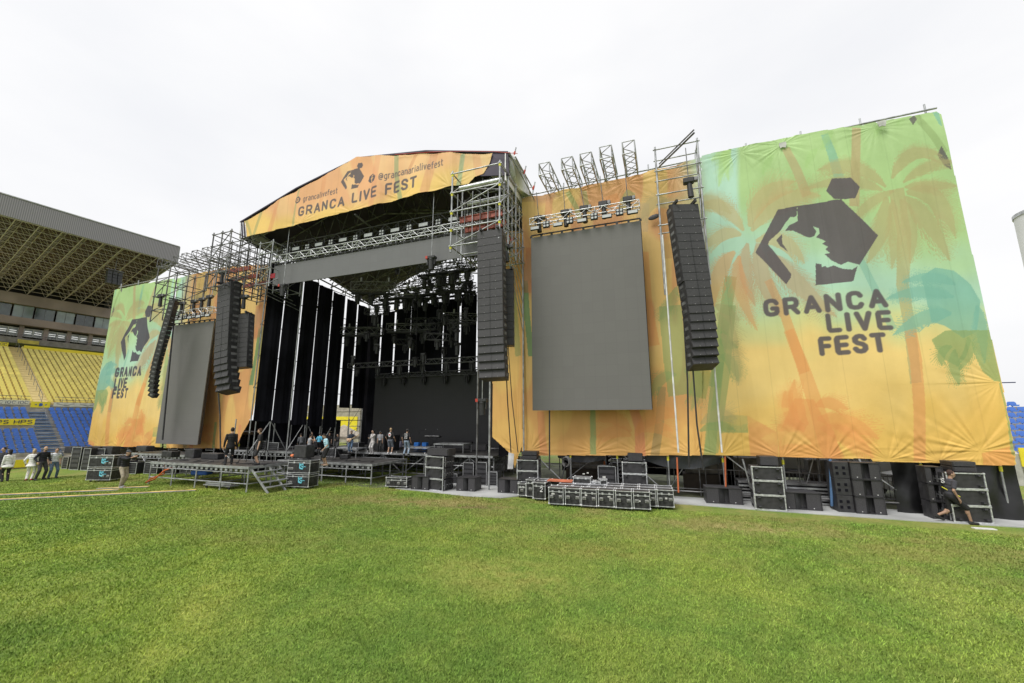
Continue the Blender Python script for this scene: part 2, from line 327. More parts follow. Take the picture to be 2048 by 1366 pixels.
    st(c8, [(150, 0), (180, 60), (240, 110)], 16, 4, GRN, .5)
    for k, a in enumerate([(120, 60, 170, 100, 250, 110, 16), (130, 160, 220, 180, 245, 330, 22), (0, 640, 120, 560, 230, 640, 18)]): fr(63+k, *a, GRN, .6, 20, c8)
    # centre banner behind the screen
    for pts, w, col, a in [([(195, 1080), (200, 1180), (215, 1300)], 14, PINK, .4), ([(452, 1060), (455, 1290)], 11, GRN, .75), ([(650, 1060), (680, 1160), (685, 1300)], 19, PINK, .6), ([(790, 960), (780, 1130), (755, 1300)], 16, (165, 140, 90), .65),
                           ([(830, 560), (850, 800), (880, 1000)], 44, GRN, .6), ([(940, 800), (985, 900), (960, 1010)], 34, (165, 165, 80), .6), ([(1120, 560), (1090, 900), (1030, 1280)], 26, GRN, .55), ([(120, 440), (130, 600), (150, 810)], 11, (105, 150, 100), .8), ([(90, 430), (115, 640)], 18, GRN, .5),
                           ([(330, 10), (370, 80), (390, 140)], 10, GRN, .6), ([(410, 0), (425, 90)], 9, GRN, .5), ([(640, 0), (590, 90)], 20, GRN, .5), ([(240, 30), (230, 190)], 14, (220, 150, 100), .6), ([(540, 20), (560, 80)], 26, ORNG, .5), ([(700, 300), (715, 560), (750, 760)], 22, ORNG, .55), ([(700, 60), (690, 200)], 24, (205, 170, 120), .6), ([(150, 280), (140, 500)], 20, (205, 120, 80), .45), ([(800, 60), (830, 330)], 26, (205, 150, 90), .5)]:
        st(c6, pts, w, w*1.1, col, a)
    for k, a in enumerate([(860, 470, 840, 560, 770, 640, 22), (900, 700, 1000, 560, 860, 460, 30), (860, 900, 760, 900, 740, 1010, 22), (900, 880, 1010, 900, 930, 1080, 30), (1060, 600, 1110, 640, 1165, 760, 26), (1050, 560, 1120, 590, 1170, 640, 22), (1080, 700, 1160, 780, 1165, 960, 26), (760, 80, 900, 20, 1040, 110, 26), (960, 60, 1040, 30, 1130, 120, 30), (840, 60, 720, 20, 690, 150, 24), (980, 1140, 1080, 1060, 1160, 1120, 24)]):
        fr(80+k, *a, GRN if k < 4 else OLIVE, .5, 22, c6)
    for k, a in enumerate([(660, 1200, 760, 1040, 860, 1090, 30), (660, 1180, 740, 1120, 850, 1180, 26), (640, 1180, 560, 1080, 480, 1100, 26), (640, 1200, 560, 1150, 470, 1210, 26), (110, 460, 160, 380, 160, 300, 18), (100, 60, 160, 20, 300, 30, 16)]): fr(95+k, *a, ORNG if k < 4 else BROWN, .5, 22, c6)
    return A
LAY = layers()
def sm(a, b, x): t = np.clip((x-a)/(b-a), 0, 1); return t*t*(3-2*t)
def art(px, py):
    """print of the palm banner, in sRGB 0-255, at photo points of the right wall"""
    n1 = vnoise(px/60, py/45, 3); n2 = vnoise(px/25, py/90, 5)
    yy = py+ (n1-.5)*70
    def mixc(a, b, t): return a+(b-a)*t[:, None]
    c = np.tile(np.array((172, 205, 136.)), (len(px), 1))
    c = mixc(c, np.array((176, 216, 194.)), (1-sm(1470, 1484, px-(py-400)*.02))*(1-sm(480, 560, yy)))
    lim = 350+np.clip((px-1480)*.22, 0, 90)
    c = mixc(c, np.array((170, 210, 184.)), sm(0, 150, yy-lim)); c = mixc(c, np.array((204, 212, 146.)), sm(560, 655, yy+(px-1650)*-.08)); c = mixc(c, np.array((240, 204, 122.)), sm(620, 720, yy)); c = mixc(c, np.array((233, 186, 88.)), sm(740, 900, yy-(px-1700)*-.15))
    # left of the tower the print runs through warm bands
    o = np.tile(np.array((232, 190, 112.)), (len(px), 1)); o = mixc(o, np.array((222, 160, 100.)), sm(.45, .6, n2)); o = mixc(o, np.array((232, 176, 92.)), sm(700, 900, yy)*.8)
    c = mixc(o, c, sm(1350, 1440, px-(py-600)*.08+ (n1-.5)*20))
    for poly, col, a in LAY:
        many = isinstance(poly[0], list); ps = poly if many else [poly]
        xs = [p[0] for q in ps for p in q]; ys = [p[1] for q in ps for p in q]
        idx = np.nonzero((px > min(xs)) & (px < max(xs)) & (py > min(ys)) & (py < max(ys)))[0]
        if not len(idx): continue
        X_ = px[idx]; Y_ = py[idx]; hit = np.zeros(len(idx), bool)
        for q in ps:
            qx = [p[0] for p in q]; qy = [p[1] for p in q]; w_ = np.nonzero((X_ > min(qx)) & (X_ < max(qx)) & (Y_ > min(qy)) & (Y_ < max(qy)))[0]
            if len(w_): hit[w_] |= inpoly(X_[w_], Y_[w_], q)
        k = idx[hit]; c[k] = c[k]*(1-a)+np.array(col)*a
    return c
LOGO = [[(663, 445), (690, 385), (783, 380), (828, 425), (805, 480), (740, 486), (700, 484)],
        [(318, 745), (428, 535), (522, 518), (520, 565), (508, 572), (490, 570), (465, 600), (440, 640), (385, 690), (380, 705), (440, 780), (493, 850), (490, 868), (468, 900)],
        [(420, 685), (448, 655), (450, 700), (478, 740), (440, 715)],
        [(522, 518), (700, 490), (735, 485), (918, 660), (826, 805), (770, 790), (735, 805), (690, 785), (655, 750), (682, 748), (660, 728), (672, 718), (645, 700), (662, 690), (635, 676), (615, 668), (632, 650), (628, 625), (600, 615), (618, 640), (608, 662), (585, 672), (560, 665), (530, 650), (500, 636), (462, 640), (485, 610), (512, 598), (525, 590)],
        [(612, 905), (612, 797), (640, 800), (645, 815), (660, 808), (668, 818), (700, 808), (745, 825), (790, 828), (815, 812), (795, 885)]]
def logo_world():                                   # emblem in metres, measured on the right wall
    out = []
    for pl in LOGO: out.append([(W(*c7(*p), 19.8).x, W(*c7(*p), 19.8).z) for p in pl])
    return out
LW = logo_world(); LX0 = min(p[0] for p in LW[1]); LX1 = max(p[0] for p in LW[3]); LZ0 = min(p[1] for p in LW[4]); LZ1 = sum(p[1] for p in LW[0])/len(LW[0])
INK = np.array((92, 84, 88.))
def put_logo(X, Z, c, x0, x1, z0, z1, shear=0, ink=INK, a=.93):
    for pl in LW:
        q = [(x0+(x-LX0)/(LX1-LX0)*(x1-x0), z0+(z-LZ0)/(LZ1-LZ0)*(z1-z0)+shear*(x-LX0)/(LX1-LX0)) for x, z in pl]
        k = inpoly(X, Z, q); c[k] = c[k]*(1-a)+ink*a
def put_text(X, Z, c, s, p0, p1, h, w, ink=INK, a=.93, soft=.04, gap=.24):
    m = strokes_mask(X, Z, text_strokes(s, p0, p1, h, gap), w, soft)[:, None]*a; c[:] = c*(1-m)+ink*m
def s2l(c): c = c/255.; return np.where(c <= .04045, c/12.92, ((c+.055)/1.055)**2.4)
def cloth_mat(name='printed banner cloth', k=.9):
    m = bpy.data.materials.new(name); m.use_nodes = True; n = m.node_tree.nodes; l = m.node_tree.links; b = n['Principled BSDF']; b.inputs['Roughness'].default_value = .55; b.inputs['Specular IOR Level'].default_value = .3
    a = n.new('ShaderNodeAttribute'); a.attribute_name = 'print'
    z = n.new('ShaderNodeTexNoise'); z.inputs['Scale'].default_value = 1.3; z.inputs['Detail'].default_value = 8; t = n.new('ShaderNodeTexCoord'); l.new(t.outputs['Object'], z.inputs['Vector'])
    r = n.new('ShaderNodeMapRange'); r.inputs[3].default_value = k*.9; r.inputs[4].default_value = k*1.06; l.new(z.outputs[0], r.inputs[0])
    x = n.new('ShaderNodeVectorMath'); x.operation = 'SCALE'; l.new(a.outputs['Color'], x.inputs[0]); l.new(r.outputs[0], x.inputs['Scale']); l.new(x.outputs[0], b.inputs['Base Color'])
    z2 = n.new('ShaderNodeTexNoise'); z2.inputs['Scale'].default_value = 5; z2.inputs['Detail'].default_value = 6; z2.inputs['Distortion'].default_value = 1.2; l.new(t.outputs['Object'], z2.inputs['Vector'])
    bp = n.new('ShaderNodeBump'); bp.inputs['Strength'].default_value = .1; bp.inputs['Distance'].default_value = .05; l.new(z2.outputs[0], bp.inputs['Height']); l.new(bp.outputs[0], b.inputs['Normal'])
    return m
CLOTH = cloth_mat()
def folds(X, Z, zb, zt, anchors=(), amp=1.0, seed=0):
    """out-of-plane shape of a hung banner: long vertical folds, sag between ties, creases running from its ties"""
    d = (vnoise(X*1.1, Z*.06, seed+1)-.5)*.16+(vnoise(X*3.0+Z*.1, Z*.12, seed+2)-.5)*.06+(vnoise(X*7+Z*.3, Z*.25, seed+4)-.5)*.018
    d += (vnoise(X*.5, Z*.35, seed+7)-.5)*.14
    for (ax, az, r) in anchors:
        dx = X-ax; dz = Z-az; rr = np.hypot(dx, dz)+.05; th = np.arctan2(dz, dx); d += np.exp(-rr/r)*np.minimum(rr, .8)*.055*(vnoise(th*9+ax, rr*.3, seed+9)-.5)*2
    return d*amp
def banner(name, label, Y, poly, colour, step=.035, anchors=(), amp=1.0, seed=0, mat_=None, group=None, cat='banner', thick=.006):
    xs = [p[0] for p in poly]; zs = [p[1] for p in poly]; x0, x1, z0, z1 = min(xs), max(xs), min(zs), max(zs)
    nx = int((x1-x0)/step)+2; nz = int((z1-z0)/step)+2; gx = np.linspace(x0, x1, nx); gz = np.linspace(z0, z1, nz)
    X, Z = np.meshgrid(gx, gz); X = X.ravel(); Z = Z.ravel()
    c = colour(X, Z); g_ = c.mean(1, keepdims=True); c = g_+(c-g_)*.9+4; c = c*(1-.07*np.clip(1-np.abs(((X+.4) % 1.27)-.63)/.02, 0, 1))[:, None]*(.965+.07*vnoise(X*.9, Z*.7, 71))[:, None]; lc = s2l(np.clip(c, 0, 255)); y = Y-folds(X, Z, z0, z1, anchors, amp, seed)
    v = np.stack([X-x0, y-Y, Z-z0], 1)
    i = np.arange(nx-1); j = np.arange(nz-1); I, J = np.meshgrid(i, j); a = (J*nx+I).ravel(); q = np.stack([a, a+1, a+nx+1, a+nx], 1)
    cx = X[q].mean(1); cz = Z[q].mean(1); q = q[inpoly(cx, cz, poly)]
    used = np.zeros(len(X), bool); used[q.ravel()] = True; rm = np.cumsum(used)-1; q = rm[q]; v = v[used]; lc = lc[used]
    me = bpy.data.meshes.new(name); me.vertices.add(len(v)); me.vertices.foreach_set('co', v.astype(np.float32).ravel()); me.loops.add(len(q)*4); me.loops.foreach_set('vertex_index', q.astype(np.int32).ravel())
    me.polygons.add(len(q)); me.polygons.foreach_set('loop_start', np.arange(len(q), dtype=np.int32)*4); me.polygons.foreach_set('use_smooth', np.ones(len(q), bool)); me.update(calc_edges=True)
    at = me.color_attributes.new('print', 'FLOAT_COLOR', 'POINT'); at.data.foreach_set('color', np.concatenate([lc, np.ones((len(lc), 1))], 1).astype(np.float32).ravel())
    me.materials.append(mat_ or CLOTH); o = link(name, me); o.location = (x0, Y, z0); return tag(o, label, cat, group)
YW = 19.8
XZ = lambda x, y, Y=YW: (W(x, y, Y).x, W(x, y, Y).z)
def col_right(X, Z):
    px, py = ppx(X, np.full_like(X, YW), Z); c = art(px, py)
    for pl in LW:
        k = inpoly(X, Z, pl); c[k] = c[k]*.07+INK*.93
    for s, a, b, t in (('GRANCA', (362, 1058), (968, 1008), (357, 985)), ('LIVE', (672, 1132), (992, 1118), (663, 1052)), ('FEST', (636, 1245), (965, 1228), (627, 1165))):
        p0 = XZ(*c7(*a)); p1 = XZ(*c7(*b)); h = XZ(*c7(*t))[1]-p0[1]; w = .17
        put_text(X, Z, c, s, (p0[0]+w/2, p0[1]+w*.4), (p1[0]-w/2, p1[1]+w*.4), h*.9, .185, gap=.46)
    return c
def col_left(X, Z):
    Xr = -32.7-X; Zr = (Z-1.24)/13.1*13.8+1.9; px, py = ppx(Xr, np.full_like(X, YW), Zr); c = art(px, py)
    a = XZ(241, 686); b = XZ(301, 672); t = XZ(299, 624); d = XZ(262, 724)
    put_logo(X, Z, c, a[0], b[0], d[1], t[1], 0, np.array((72, 70, 80.)))
    for s, p, q, h in (('GRANCA', (229, 755), (285, 747), (231, 738)), ('LIVE', (227, 776), (254, 773), (228, 758)), ('FEST', (223, 796), (257, 793), (225, 779))):
        p0 = XZ(*p); p1 = XZ(*q); hh = XZ(*h)[1]-p0[1]; put_text(X, Z, c, s, (p0[0]+.08, (p0[1]+p1[1])/2), (p1[0]-.08, (p0[1]+p1[1])/2), hh*.9, .19, np.array((72, 70, 80.)), gap=.5)
    return c
zb = 1.93
banner('palm_banner', 'tall palm banner with the biggest GRANCA LIVE FEST emblem, at the right end', YW,
       [XZ(1403, 312), XZ(1640, 262), XZ(1873, 222), XZ(1882, 228), XZ(2006, 770), XZ(2032, 930), XZ(1990, 931), XZ(1745, 922), XZ(1742, 918), XZ(1404, 910)], col_right, .023,
       [(XZ(x, 915)[0], 1.9, .9) for x in (1445, 1565, 1655, 1775, 1880)]+[(XZ(1965, 907)[0], 2.3, 1.7), (XZ(1999, 765)[0], XZ(1999, 765)[1], .8)]+[(XZ(x, 300)[0], 15.5, .8) for x in (1480, 1565, 1760)], 1.0, 1)
banner('palm_banner', 'orange and yellow palm banner hanging behind the large right video screen', YW+.05,
       [XZ(1045, 398), XZ(1300, 342), XZ(1403, 314), XZ(1405, 911), XZ(1180, 911), XZ(1042, 911)], col_right, .027, [(XZ(x, 910)[0], 1.9, .9) for x in (1060, 1190, 1280, 1390)]+[(XZ(x, 350)[0], 15.2, .8) for x in (1150, 1250, 1350)], 1.15, 11)
def col_narrow(X, Z):
    px, py = ppx(X, np.full_like(X, 20.6), Z); c = art(px+25, py); return c*.5+np.array((236, 188, 96.))*.5
banner('palm_banner', 'narrow yellow banner beside the main right speaker hang, lower corner gathered up', 20.6,
       [XZ(1000, 462, 20.6), XZ(1046, 462, 20.6), XZ(1044, 893, 20.6), XZ(1036, 912, 20.6), XZ(1030, 935, 20.6), XZ(1022, 908, 20.6), XZ(985, 874, 20.6), XZ(985, 700, 20.6)], col_narrow, .035, [(XZ(1036, 905, 20.6)[0], XZ(1036, 905, 20.6)[1], 1.4)], 1.2, 21)
banner('palm_banner', 'green and orange palm banner with black emblem at the far left of the stage', YW,
       [XZ(230, 580), XZ(345, 556), XZ(352, 562), XZ(326, 894), XZ(173, 893)], col_left, .032, [(XZ(x, 893)[0], 1.3, .9) for x in (200, 240, 290)], 1.0, 31)
banner('palm_banner', 'orange palm banner behind the left video screen', YW+.1,
       [XZ(352, 556), XZ(450, 532), XZ(545, 528), XZ(530, 640), XZ(505, 830), XZ(488, 862), XZ(470, 897), XZ(326, 896)], col_left, .032, [(XZ(x, 893)[0], 1.3, .9) for x in (340, 430, 470)], 1.2, 41)
# ---------------------------------------------------------------- stage roof
YR = 17.3
def col_roof(X, Z):
    n1 = vnoise(X*.55, Z*.35, 81); n2 = vnoise(X*.9+Z*.35, Z*.15, 82)
    c = np.tile(np.array((236, 172, 118.)), (len(X), 1)); t = sm(.42, .6, n2)[:, None]; c = c*(1-t)+np.array((240, 190, 130.))*t
    t = sm(16.4, 15.1, Z+(n1-.5)*1.2)[:, None] if False else (1-sm(15.2, 16.6, Z+(n1-.5)*1.6))[:, None]; c = c*(1-t)+np.array((240, 196, 104.))*t
    t = sm(-12, -8, X)[:, None]*.5; c = c*(1-t)+np.array((224, 196, 130.))*t
    for pts, w, col, a in [([(792, 308), (792, 350), (800, 400)], 12, (150, 165, 115), .7), ([(925, 310), (918, 360), (912, 385)], 9, (140, 170, 130), .7), ([(600, 380), (592, 410), (585, 450)], 7, (165, 165, 110), .65), ([(522, 425), (508, 470)], 9, (160, 160, 100), .6), ([(492, 440), (503, 472)], 8, (160, 160, 100), .6), ([(835, 305), (815, 345)], 9, (215, 150, 100), .6), ([(870, 305), (850, 380)], 20, (222, 150, 105), .5), ([(760, 300), (740, 420)], 16, (228, 150, 105), .4), ([(560, 400), (540, 460)], 14, (228, 150, 95), .5), ([(650, 350), (640, 420)], 12, (228, 150, 95), .4), ([(950, 305), (960, 370)], 16, (225, 160, 105), .5)]:
        pl = [XZ(*p, YR) for p in pts]; m = strokes_mask(X, Z, [pl], w*.026, .05)[:, None]*a; c = c*(1-m)+np.array(col)*m
    ink = np.array((92, 82, 84.))
    a = XZ(682, 362, YR); b = XZ(727, 350, YR); t = XZ(722, 330, YR); d = XZ(704, 377, YR); put_logo(X, Z, c, a[0], b[0], d[1], t[1], 0, ink)
    for s, p, q, h, w in (('GRANCA', (599, 432), (687, 410), 15, .125), ('LIVE', (704, 404), (752, 392), 17, .135), ('FEST', (771, 387), (832, 373), 18, .14), ('grancalivefest', (608, 404), (674, 386), 10, .05), ('@grancanarialivefest', (759, 360), (887, 332), 12, .055)):
        p0 = XZ(*p, YR); p1 = XZ(*q, YR); h = XZ(p[0], p[1]-h, YR)[1]-p0[1]; put_text(X, Z, c, s, p0, p1, h, w, ink, soft=.025, gap=.42 if s.isupper() else .3)
    for (x, y, r) in ((744, 357, 9.5), (597, 401, 8)):
        p = XZ(x, y, YR); r = r*.0275; k = inpoly(X, Z, [(p[0]+r*cos(pi/3*i+.25)*1.15, p[1]+r*sin(pi/3*i+.25)*1.1) for i in range(6)]); c[k] = ink
        lt = np.array((240, 180, 120.))
        if x > 700: m = strokes_mask(X, Z, [[(p[0]+.1, p[1]+.17), (p[0]+.02, p[1]+.17), (p[0], p[1]+.1), (p[0], p[1]-.2)], [(p[0]-.08, p[1]), (p[0]+.1, p[1])]], .055, .02)[:, None]
        else: m = strokes_mask(X, Z, [[(p[0]+.07*cos(i*pi/4), p[1]+.07*sin(i*pi/4)) for i in range(9)], [(p[0]+.14*cos(i*pi/2+.8), p[1]+.14*sin(i*pi/2+.8)) for i in range(5)]], .026, .015)[:, None]
        c = c*(1-m)+lt*m
    return c
apx = XZ(713, 313, YR); lev = XZ(490, 443, YR); rev = XZ(1000, 304, YR)
# a gable: the banner follows both roof slopes
rb = [XZ(492, 473, YR), XZ(490, 443, YR), XZ(560, 402, YR), XZ(640, 357, YR), apx, XZ(860, 308, YR), XZ(984, 305, YR), XZ(978, 325, YR), XZ(965, 345, YR), XZ(948, 352, YR), XZ(936, 365, YR), XZ(800, 397, YR), XZ(700, 422, YR), XZ(600, 448, YR), XZ(540, 463, YR)]
banner('roof_banner', 'orange gable banner across the stage roof reading GRANCA LIVE FEST with two small handles', YR, rb, col_roof, .028, [(XZ(x, y, YR)[0], XZ(x, y, YR)[1], .7) for x, y in ((600, 447), (700, 422), (800, 397), (900, 372))], 1.0, 51)
# ---------------------------------------------------------------- ground
WORN = [(940, 1014, 1.6, .5, (.14, .10, .06), 2.0), (860, 1006, 5.5, 1.3, (.34, .30, .12), 1.6), (1010, 1150, 2.6, 1.6, (.30, .32, .08), 1.5), (1480, 1055, 4, 1.2, (.34, .31, .12), 1.3), (1180, 1100, 3.5, 1.2, (.27, .28, .07), 1.2), (500, 1075, 6, 1.4, (.22, .25, .06), 1.2), (1850, 1110, 3, 1.0, (.25, .26, .07), 1.0)]
def grass_mat(blade=False):
    m = bpy.data.materials.new('turf blade' if blade else 'turf'); m.use_nodes = True; n = m.node_tree.nodes; l = m.node_tree.links; b = n['Principled BSDF']; b.inputs['Roughness'].default_value = .75; b.inputs['Specular IOR Level'].default_value = .2
    t = n.new('ShaderNodeTexCoord')
    def N(s, d=6, ro=.6, di=0, sc=(1, 1, 1)):
        q = n.new('ShaderNodeMapping'); q.inputs['Scale'].default_value = sc; l.new(t.outputs['Object'], q.inputs[0]); z = n.new('ShaderNodeTexNoise'); z.inputs['Scale'].default_value = s; z.inputs['Detail'].default_value = d; z.inputs['Roughness'].default_value = ro; z.inputs['Distortion'].default_value = di; l.new(q.outputs[0], z.inputs['Vector']); return z.outputs[0]
    def R(src, st):
        r = n.new('ShaderNodeValToRGB'); e = r.color_ramp.elements
        e[0].position, e[0].color = st[0][0], (*st[0][1], 1); e[1].position, e[1].color = st[-1][0], (*st[-1][1], 1)
        for p, c in st[1:-1]: k = e.new(p); k.color = (*c, 1)
        l.new(src, r.inputs[0]); return r.outputs[0]
    def M(a, c, f, ty='MIX'):
        x = n.new('ShaderNodeMixRGB'); x.blend_type = ty; l.new(a, x.inputs[1]); l.new(c, x.inputs[2])
        if isinstance(f, (int, float)): x.inputs[0].default_value = f
        else: l.new(f, x.inputs[0])
        return x.outputs[0]
    base = R(N(.28, 8, .62, .3), [(.30, (.078, .142, .026)), (.44, (.115, .178, .032)), (.58, (.165, .215, .042)), (.74, (.25, .265, .065))])
    mid = R(N(1.6, 8, .7, .5), [(.30, (.078, .142, .026)), (.5, (.13, .188, .034)), (.72, (.25, .275, .065))])
    c = M(base, mid, .38)
    n3 = R(N(.11, 5, .6, .4), [(.36, (1.0, 1.1, 1.1)), (.5, (1.18, 1.2, 1.2)), (.64, (1.36, 1.3, 1.18))]); c = M(c, n3, 1, 'MULTIPLY')
    if blade:
        at = n.new('ShaderNodeAttribute'); at.attribute_name = 'tint'; c = M(c, at.outputs['Color'], 1, 'MULTIPLY')
    if not blade: fine = R(N(16, 10, .82, 0, (1, .8, 1)), [(.36, (.30, .36, .26)), (.5, (1, 1, 1)), (.64, (1.9, 1.75, 1.7))]); c = M(c, fine, .8, 'MULTIPLY')
    if not blade: f2 = R(N(75, 4, .8), [(.3, (.5, .55, .5)), (.5, (1, 1, 1)), (.7, (1.6, 1.5, 1.5))]); c = M(c, f2, .7, 'MULTIPLY')
    # worn, dry turf along the front of the stage
    sp = n.new('ShaderNodeSeparateXYZ'); l.new(t.outputs['Object'], sp.inputs[0])
    mr = n.new('ShaderNodeMapRange'); mr.inputs[1].default_value = 9.5; mr.inputs[2].default_value = 16.5; l.new(sp.outputs[1], mr.inputs[0])
    w = n.new('ShaderNodeMath'); w.operation = 'MULTIPLY'; l.new(mr.outputs[0], w.inputs[0]); l.new(R(N(.5, 6, .6), [(.42, (0, 0, 0)), (.62, (.8, .8, .8))]), w.inputs[1])
    dry = R(N(5, 6, .7), [(.3, (.19, .20, .05)), (.7, (.36, .31, .12))]); c = M(c, dry, w.outputs[0])
    for (px_, py_, rx, ry, colr, am) in WORN:
        g0 = G(px_, py_); q = n.new('ShaderNodeMapping'); q.vector_type = 'TEXTURE'; q.inputs['Location'].default_value = (g0.x, g0.y, 0); q.inputs['Scale'].default_value = (rx, ry, 1); q.inputs['Rotation'].default_value = (0, 0, .1); l.new(t.outputs['Object'], q.inputs[0])
        gr = n.new('ShaderNodeTexGradient'); gr.gradient_type = 'SPHERICAL'; l.new(q.outputs[0], gr.inputs[0])
        mu = n.new('ShaderNodeMath'); mu.operation = 'MULTIPLY'; l.new(gr.outputs[0], mu.inputs[0]); l.new(R(N(1.7, 7, .7), [(.35, (0, 0, 0)), (.6, (1, 1, 1))]), mu.inputs[1])
        m3 = n.new('ShaderNodeMath'); m3.operation = 'MULTIPLY'; m3.use_clamp = True; m3.inputs[1].default_value = am; l.new(mu.outputs[0], m3.inputs[0]); c = M(c, R(N(6, 5, .7), [(.3, tuple(v*.8 for v in colr)), (.7, tuple(v*1.2 for v in colr))]), m3.outputs[0])
    l.new(c, b.inputs['Base Color'])
    if blade: return m
    bp = n.new('ShaderNodeBump'); bp.inputs['Strength'].default_value = .9; bp.inputs['Distance'].default_value = .03; l.new(N(22, 8, .8), bp.inputs['Height']); l.new(bp.outputs[0], b.inputs['Normal']); return m
GRASS = grass_mat()
MB().add([(-300, -200, 0), (300, -200, 0), (300, 500, 0), (-300, 500, 0)], [(0, 1, 2, 3)]).build('ground', GRASS, kind='structure')
FLOORM = mat('pale floor covering', (.40, .41, .41), .7, 0, .12, .7, .1, 15)
def flat(name, pts, z, m, **k):
    v = [(p.x, p.y, z) for p in pts]; return MB().add(v, [tuple(range(len(v)))]).build(name, m, **k)
def slab(name, pts, z0, z1, m, parent=None, **k):
    n = len(pts); v = [(p[0], p[1], z0) for p in pts]+[(p[0], p[1], z1) for p in pts]
    return MB().add(v, [tuple(range(n-1, -1, -1)), tuple(range(n, 2*n))]+[(i, (i+1) % n, n+(i+1) % n, n+i) for i in range(n)]).build(name, m, parent, **k)
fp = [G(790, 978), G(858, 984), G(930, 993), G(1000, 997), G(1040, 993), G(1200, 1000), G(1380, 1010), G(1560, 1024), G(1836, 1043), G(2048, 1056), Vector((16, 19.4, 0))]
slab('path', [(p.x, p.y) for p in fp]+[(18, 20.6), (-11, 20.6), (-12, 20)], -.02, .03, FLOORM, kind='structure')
slab('shaded_ground', [(-36, 19.3), (-14, 17.9), (-11.5, 20.2), (14, 20.2), (14, 30), (-12, 33), (-40, 33)], -.02, .012, mat('stage ground with wing shade', (.10, .11, .06), .95, 0, .3, 1.2), kind='structure')  # dark ground; the shadow under the wings is put into its colour
def strip3(name, label, a, b, w, cat, m2=YEL):
    a = G(*a); b = G(*b); d = (b-a).normalized(); n_ = Vector((-d.y, d.x, 0)); t = thing(name, label, cat, a)
    M = [Vector((0, 0, 0)), b-a]
    for nm, o0, o1, z, m in (('rubber_ramp', -w, 0, .035, mat('grey cable mat', (.2, .2, .19), .8)), ('cover_strip', 0, w*.55, .05, mat('yellow cable cover', (.62, .42, .10), .6, 0, .25, 1.5))):
        v = []
        for p in M:
            for o_, zz in ((o0, .004), (o0, z*.6), (o0+w*.2, z), (o1-w*.1, z), (o1, .004)): v.append(p+n_*o_+Vector((0, 0, zz)))
        MB().add(v, [(0, 1, 6, 5), (1, 2, 7, 6), (2, 3, 8, 7), (3, 4, 9, 8), (0, 4, 3, 2, 1), (5, 6, 7, 8, 9)]).build(nm, m, t)
    return t
strip3('cable_ramp', 'long yellow-edged cable ramp on the grass at left, the nearer of two', (-60, 1003), (392, 981), .16, 'cable ramp')
strip3('cable_ramp', 'long yellow-edged cable ramp on the grass at left, the farther of two', (-60, 993), (238, 980), .16, 'cable ramp')
strip3('cable_ramp', 'short pale cable ramp beside the feet of the man with the camera', (195, 978), (298, 974), .12, 'cable ramp')

# ---------------------------------------------------------------- grandstand on the left
TH = radians(9); SB = G(43, 937); SR = atan2(cos(TH), sin(TH))
BEIGE = mat('painted concrete', (.29, .235, .225), .85, 0, .1, .6); GREYP = mat('ribbed roof cladding', (.24, .24, .24), .5, .1, .05, .5); CREAM = mat('cream roof steel', (.50, .44, .44), .5, .1, .08, 3)
BRWN = mat('dark roof deck', (.085, .055, .062), .8, 0, .15, .7); YSEAT = mat('yellow seat', (.86, .74, .22), .42, 0, .08, 1.5); BSEAT = mat('blue seat', (.07, .18, .55), .4, 0, .12, 1.5)
YBOARD = mat('yellow board', (.82, .68, .03), .5, 0, .04); YSTEP = mat('yellow painted steps', (.60, .47, .20), .7, 0, .05); BSTEP = mat('blue painted steps', (.055, .14, .30), .6); NAVY = mat('navy print', (.02, .03, .10), .5); GLS = mat('box window glass', (.05, .075, .072), .1, 0, .3, .9, spec=.8)
LGLS = mat('pale window glass', (.20, .26, .25), .12, 0, .15, .8, spec=.8)
LITW = bpy.data.materials.new('strip light'); LITW.use_nodes = True; LITW.node_tree.nodes['Principled BSDF'].inputs['Emission Color'].default_value = (1, 1, .97, 1); LITW.node_tree.nodes['Principled BSDF'].inputs['Emission Strength'].default_value = .55
st = thing('grandstand', 'football grandstand at the left with yellow seats over blue seats and a lattice cantilever roof', 'grandstand', SB, SR)
S0, S1 = -5.0, 11.0; R1E = 11
def ext(name, prof, s0, s1, m, parent):            # profile in (o, z) extruded along s
    n = len(prof); v = [(s0, o, z) for o, z in prof]+[(s1, o, z) for o, z in prof]
    return MB().add(v, [tuple(range(n)), tuple(range(2*n-1, n-1, -1))]+[(i, n+i, n+(i+1) % n, (i+1) % n) for i in range(n)]).build(name, m, parent)
def seatmesh(mb, s, o, z, w=.3):
    # shell seat: back with rounded top, pan, side lips
    h = .34
    P = [(-w/2, 0, .10), (w/2, 0, .10), (w/2, .02, h*.75), (w*.34, .04, h), (-w*.34, .04, h), (-w/2, .02, h*.75)]
    Q = [(x, y+.035, zz) for x, y, zz in P]; v = [(s+x, o+y, z+zz) for x, y, zz in P+Q]
    mb.add(v, [(0, 1, 2, 3, 4, 5), (11, 10, 9, 8, 7, 6)]+[(i, 6+i, 6+(i+1) % 6, (i+1) % 6) for i in range(6)])
    mb.box((s, o-.12, z+.115), (w, .25, .04)); mb.box((s, o-.24, z+.08), (w*.9, .03, .09)); mb.box((s, o, z+.05), (.05, .05, .1))
prof = [(0, -.1), (0, .75)]; NB = 12
for k in range(NB): o = .55+k*.54; z = 1.0+k*.275; prof += [(o, z), (o+.54, z)]
prof += [(7.2, 4.6), (7.2, -.1)]; prof[1] = (0.55, .75)
ext('lower_terrace', prof, S0, S1, CONC, st)
NY = 24; prof = [(7.2, 3.6), (7.2, 4.75)]
for k in range(NY): o = 7.3+k*.52; z = 4.8+k*.243; prof += [(o, z), (o+.52, z)]
prof += [(19.9, 10.6), (19.9, 3.6)]; ext('upper_terrace', prof, S0, S1, YSTEP, st)
def aisle(s, k, base, w): return base < s < base+w
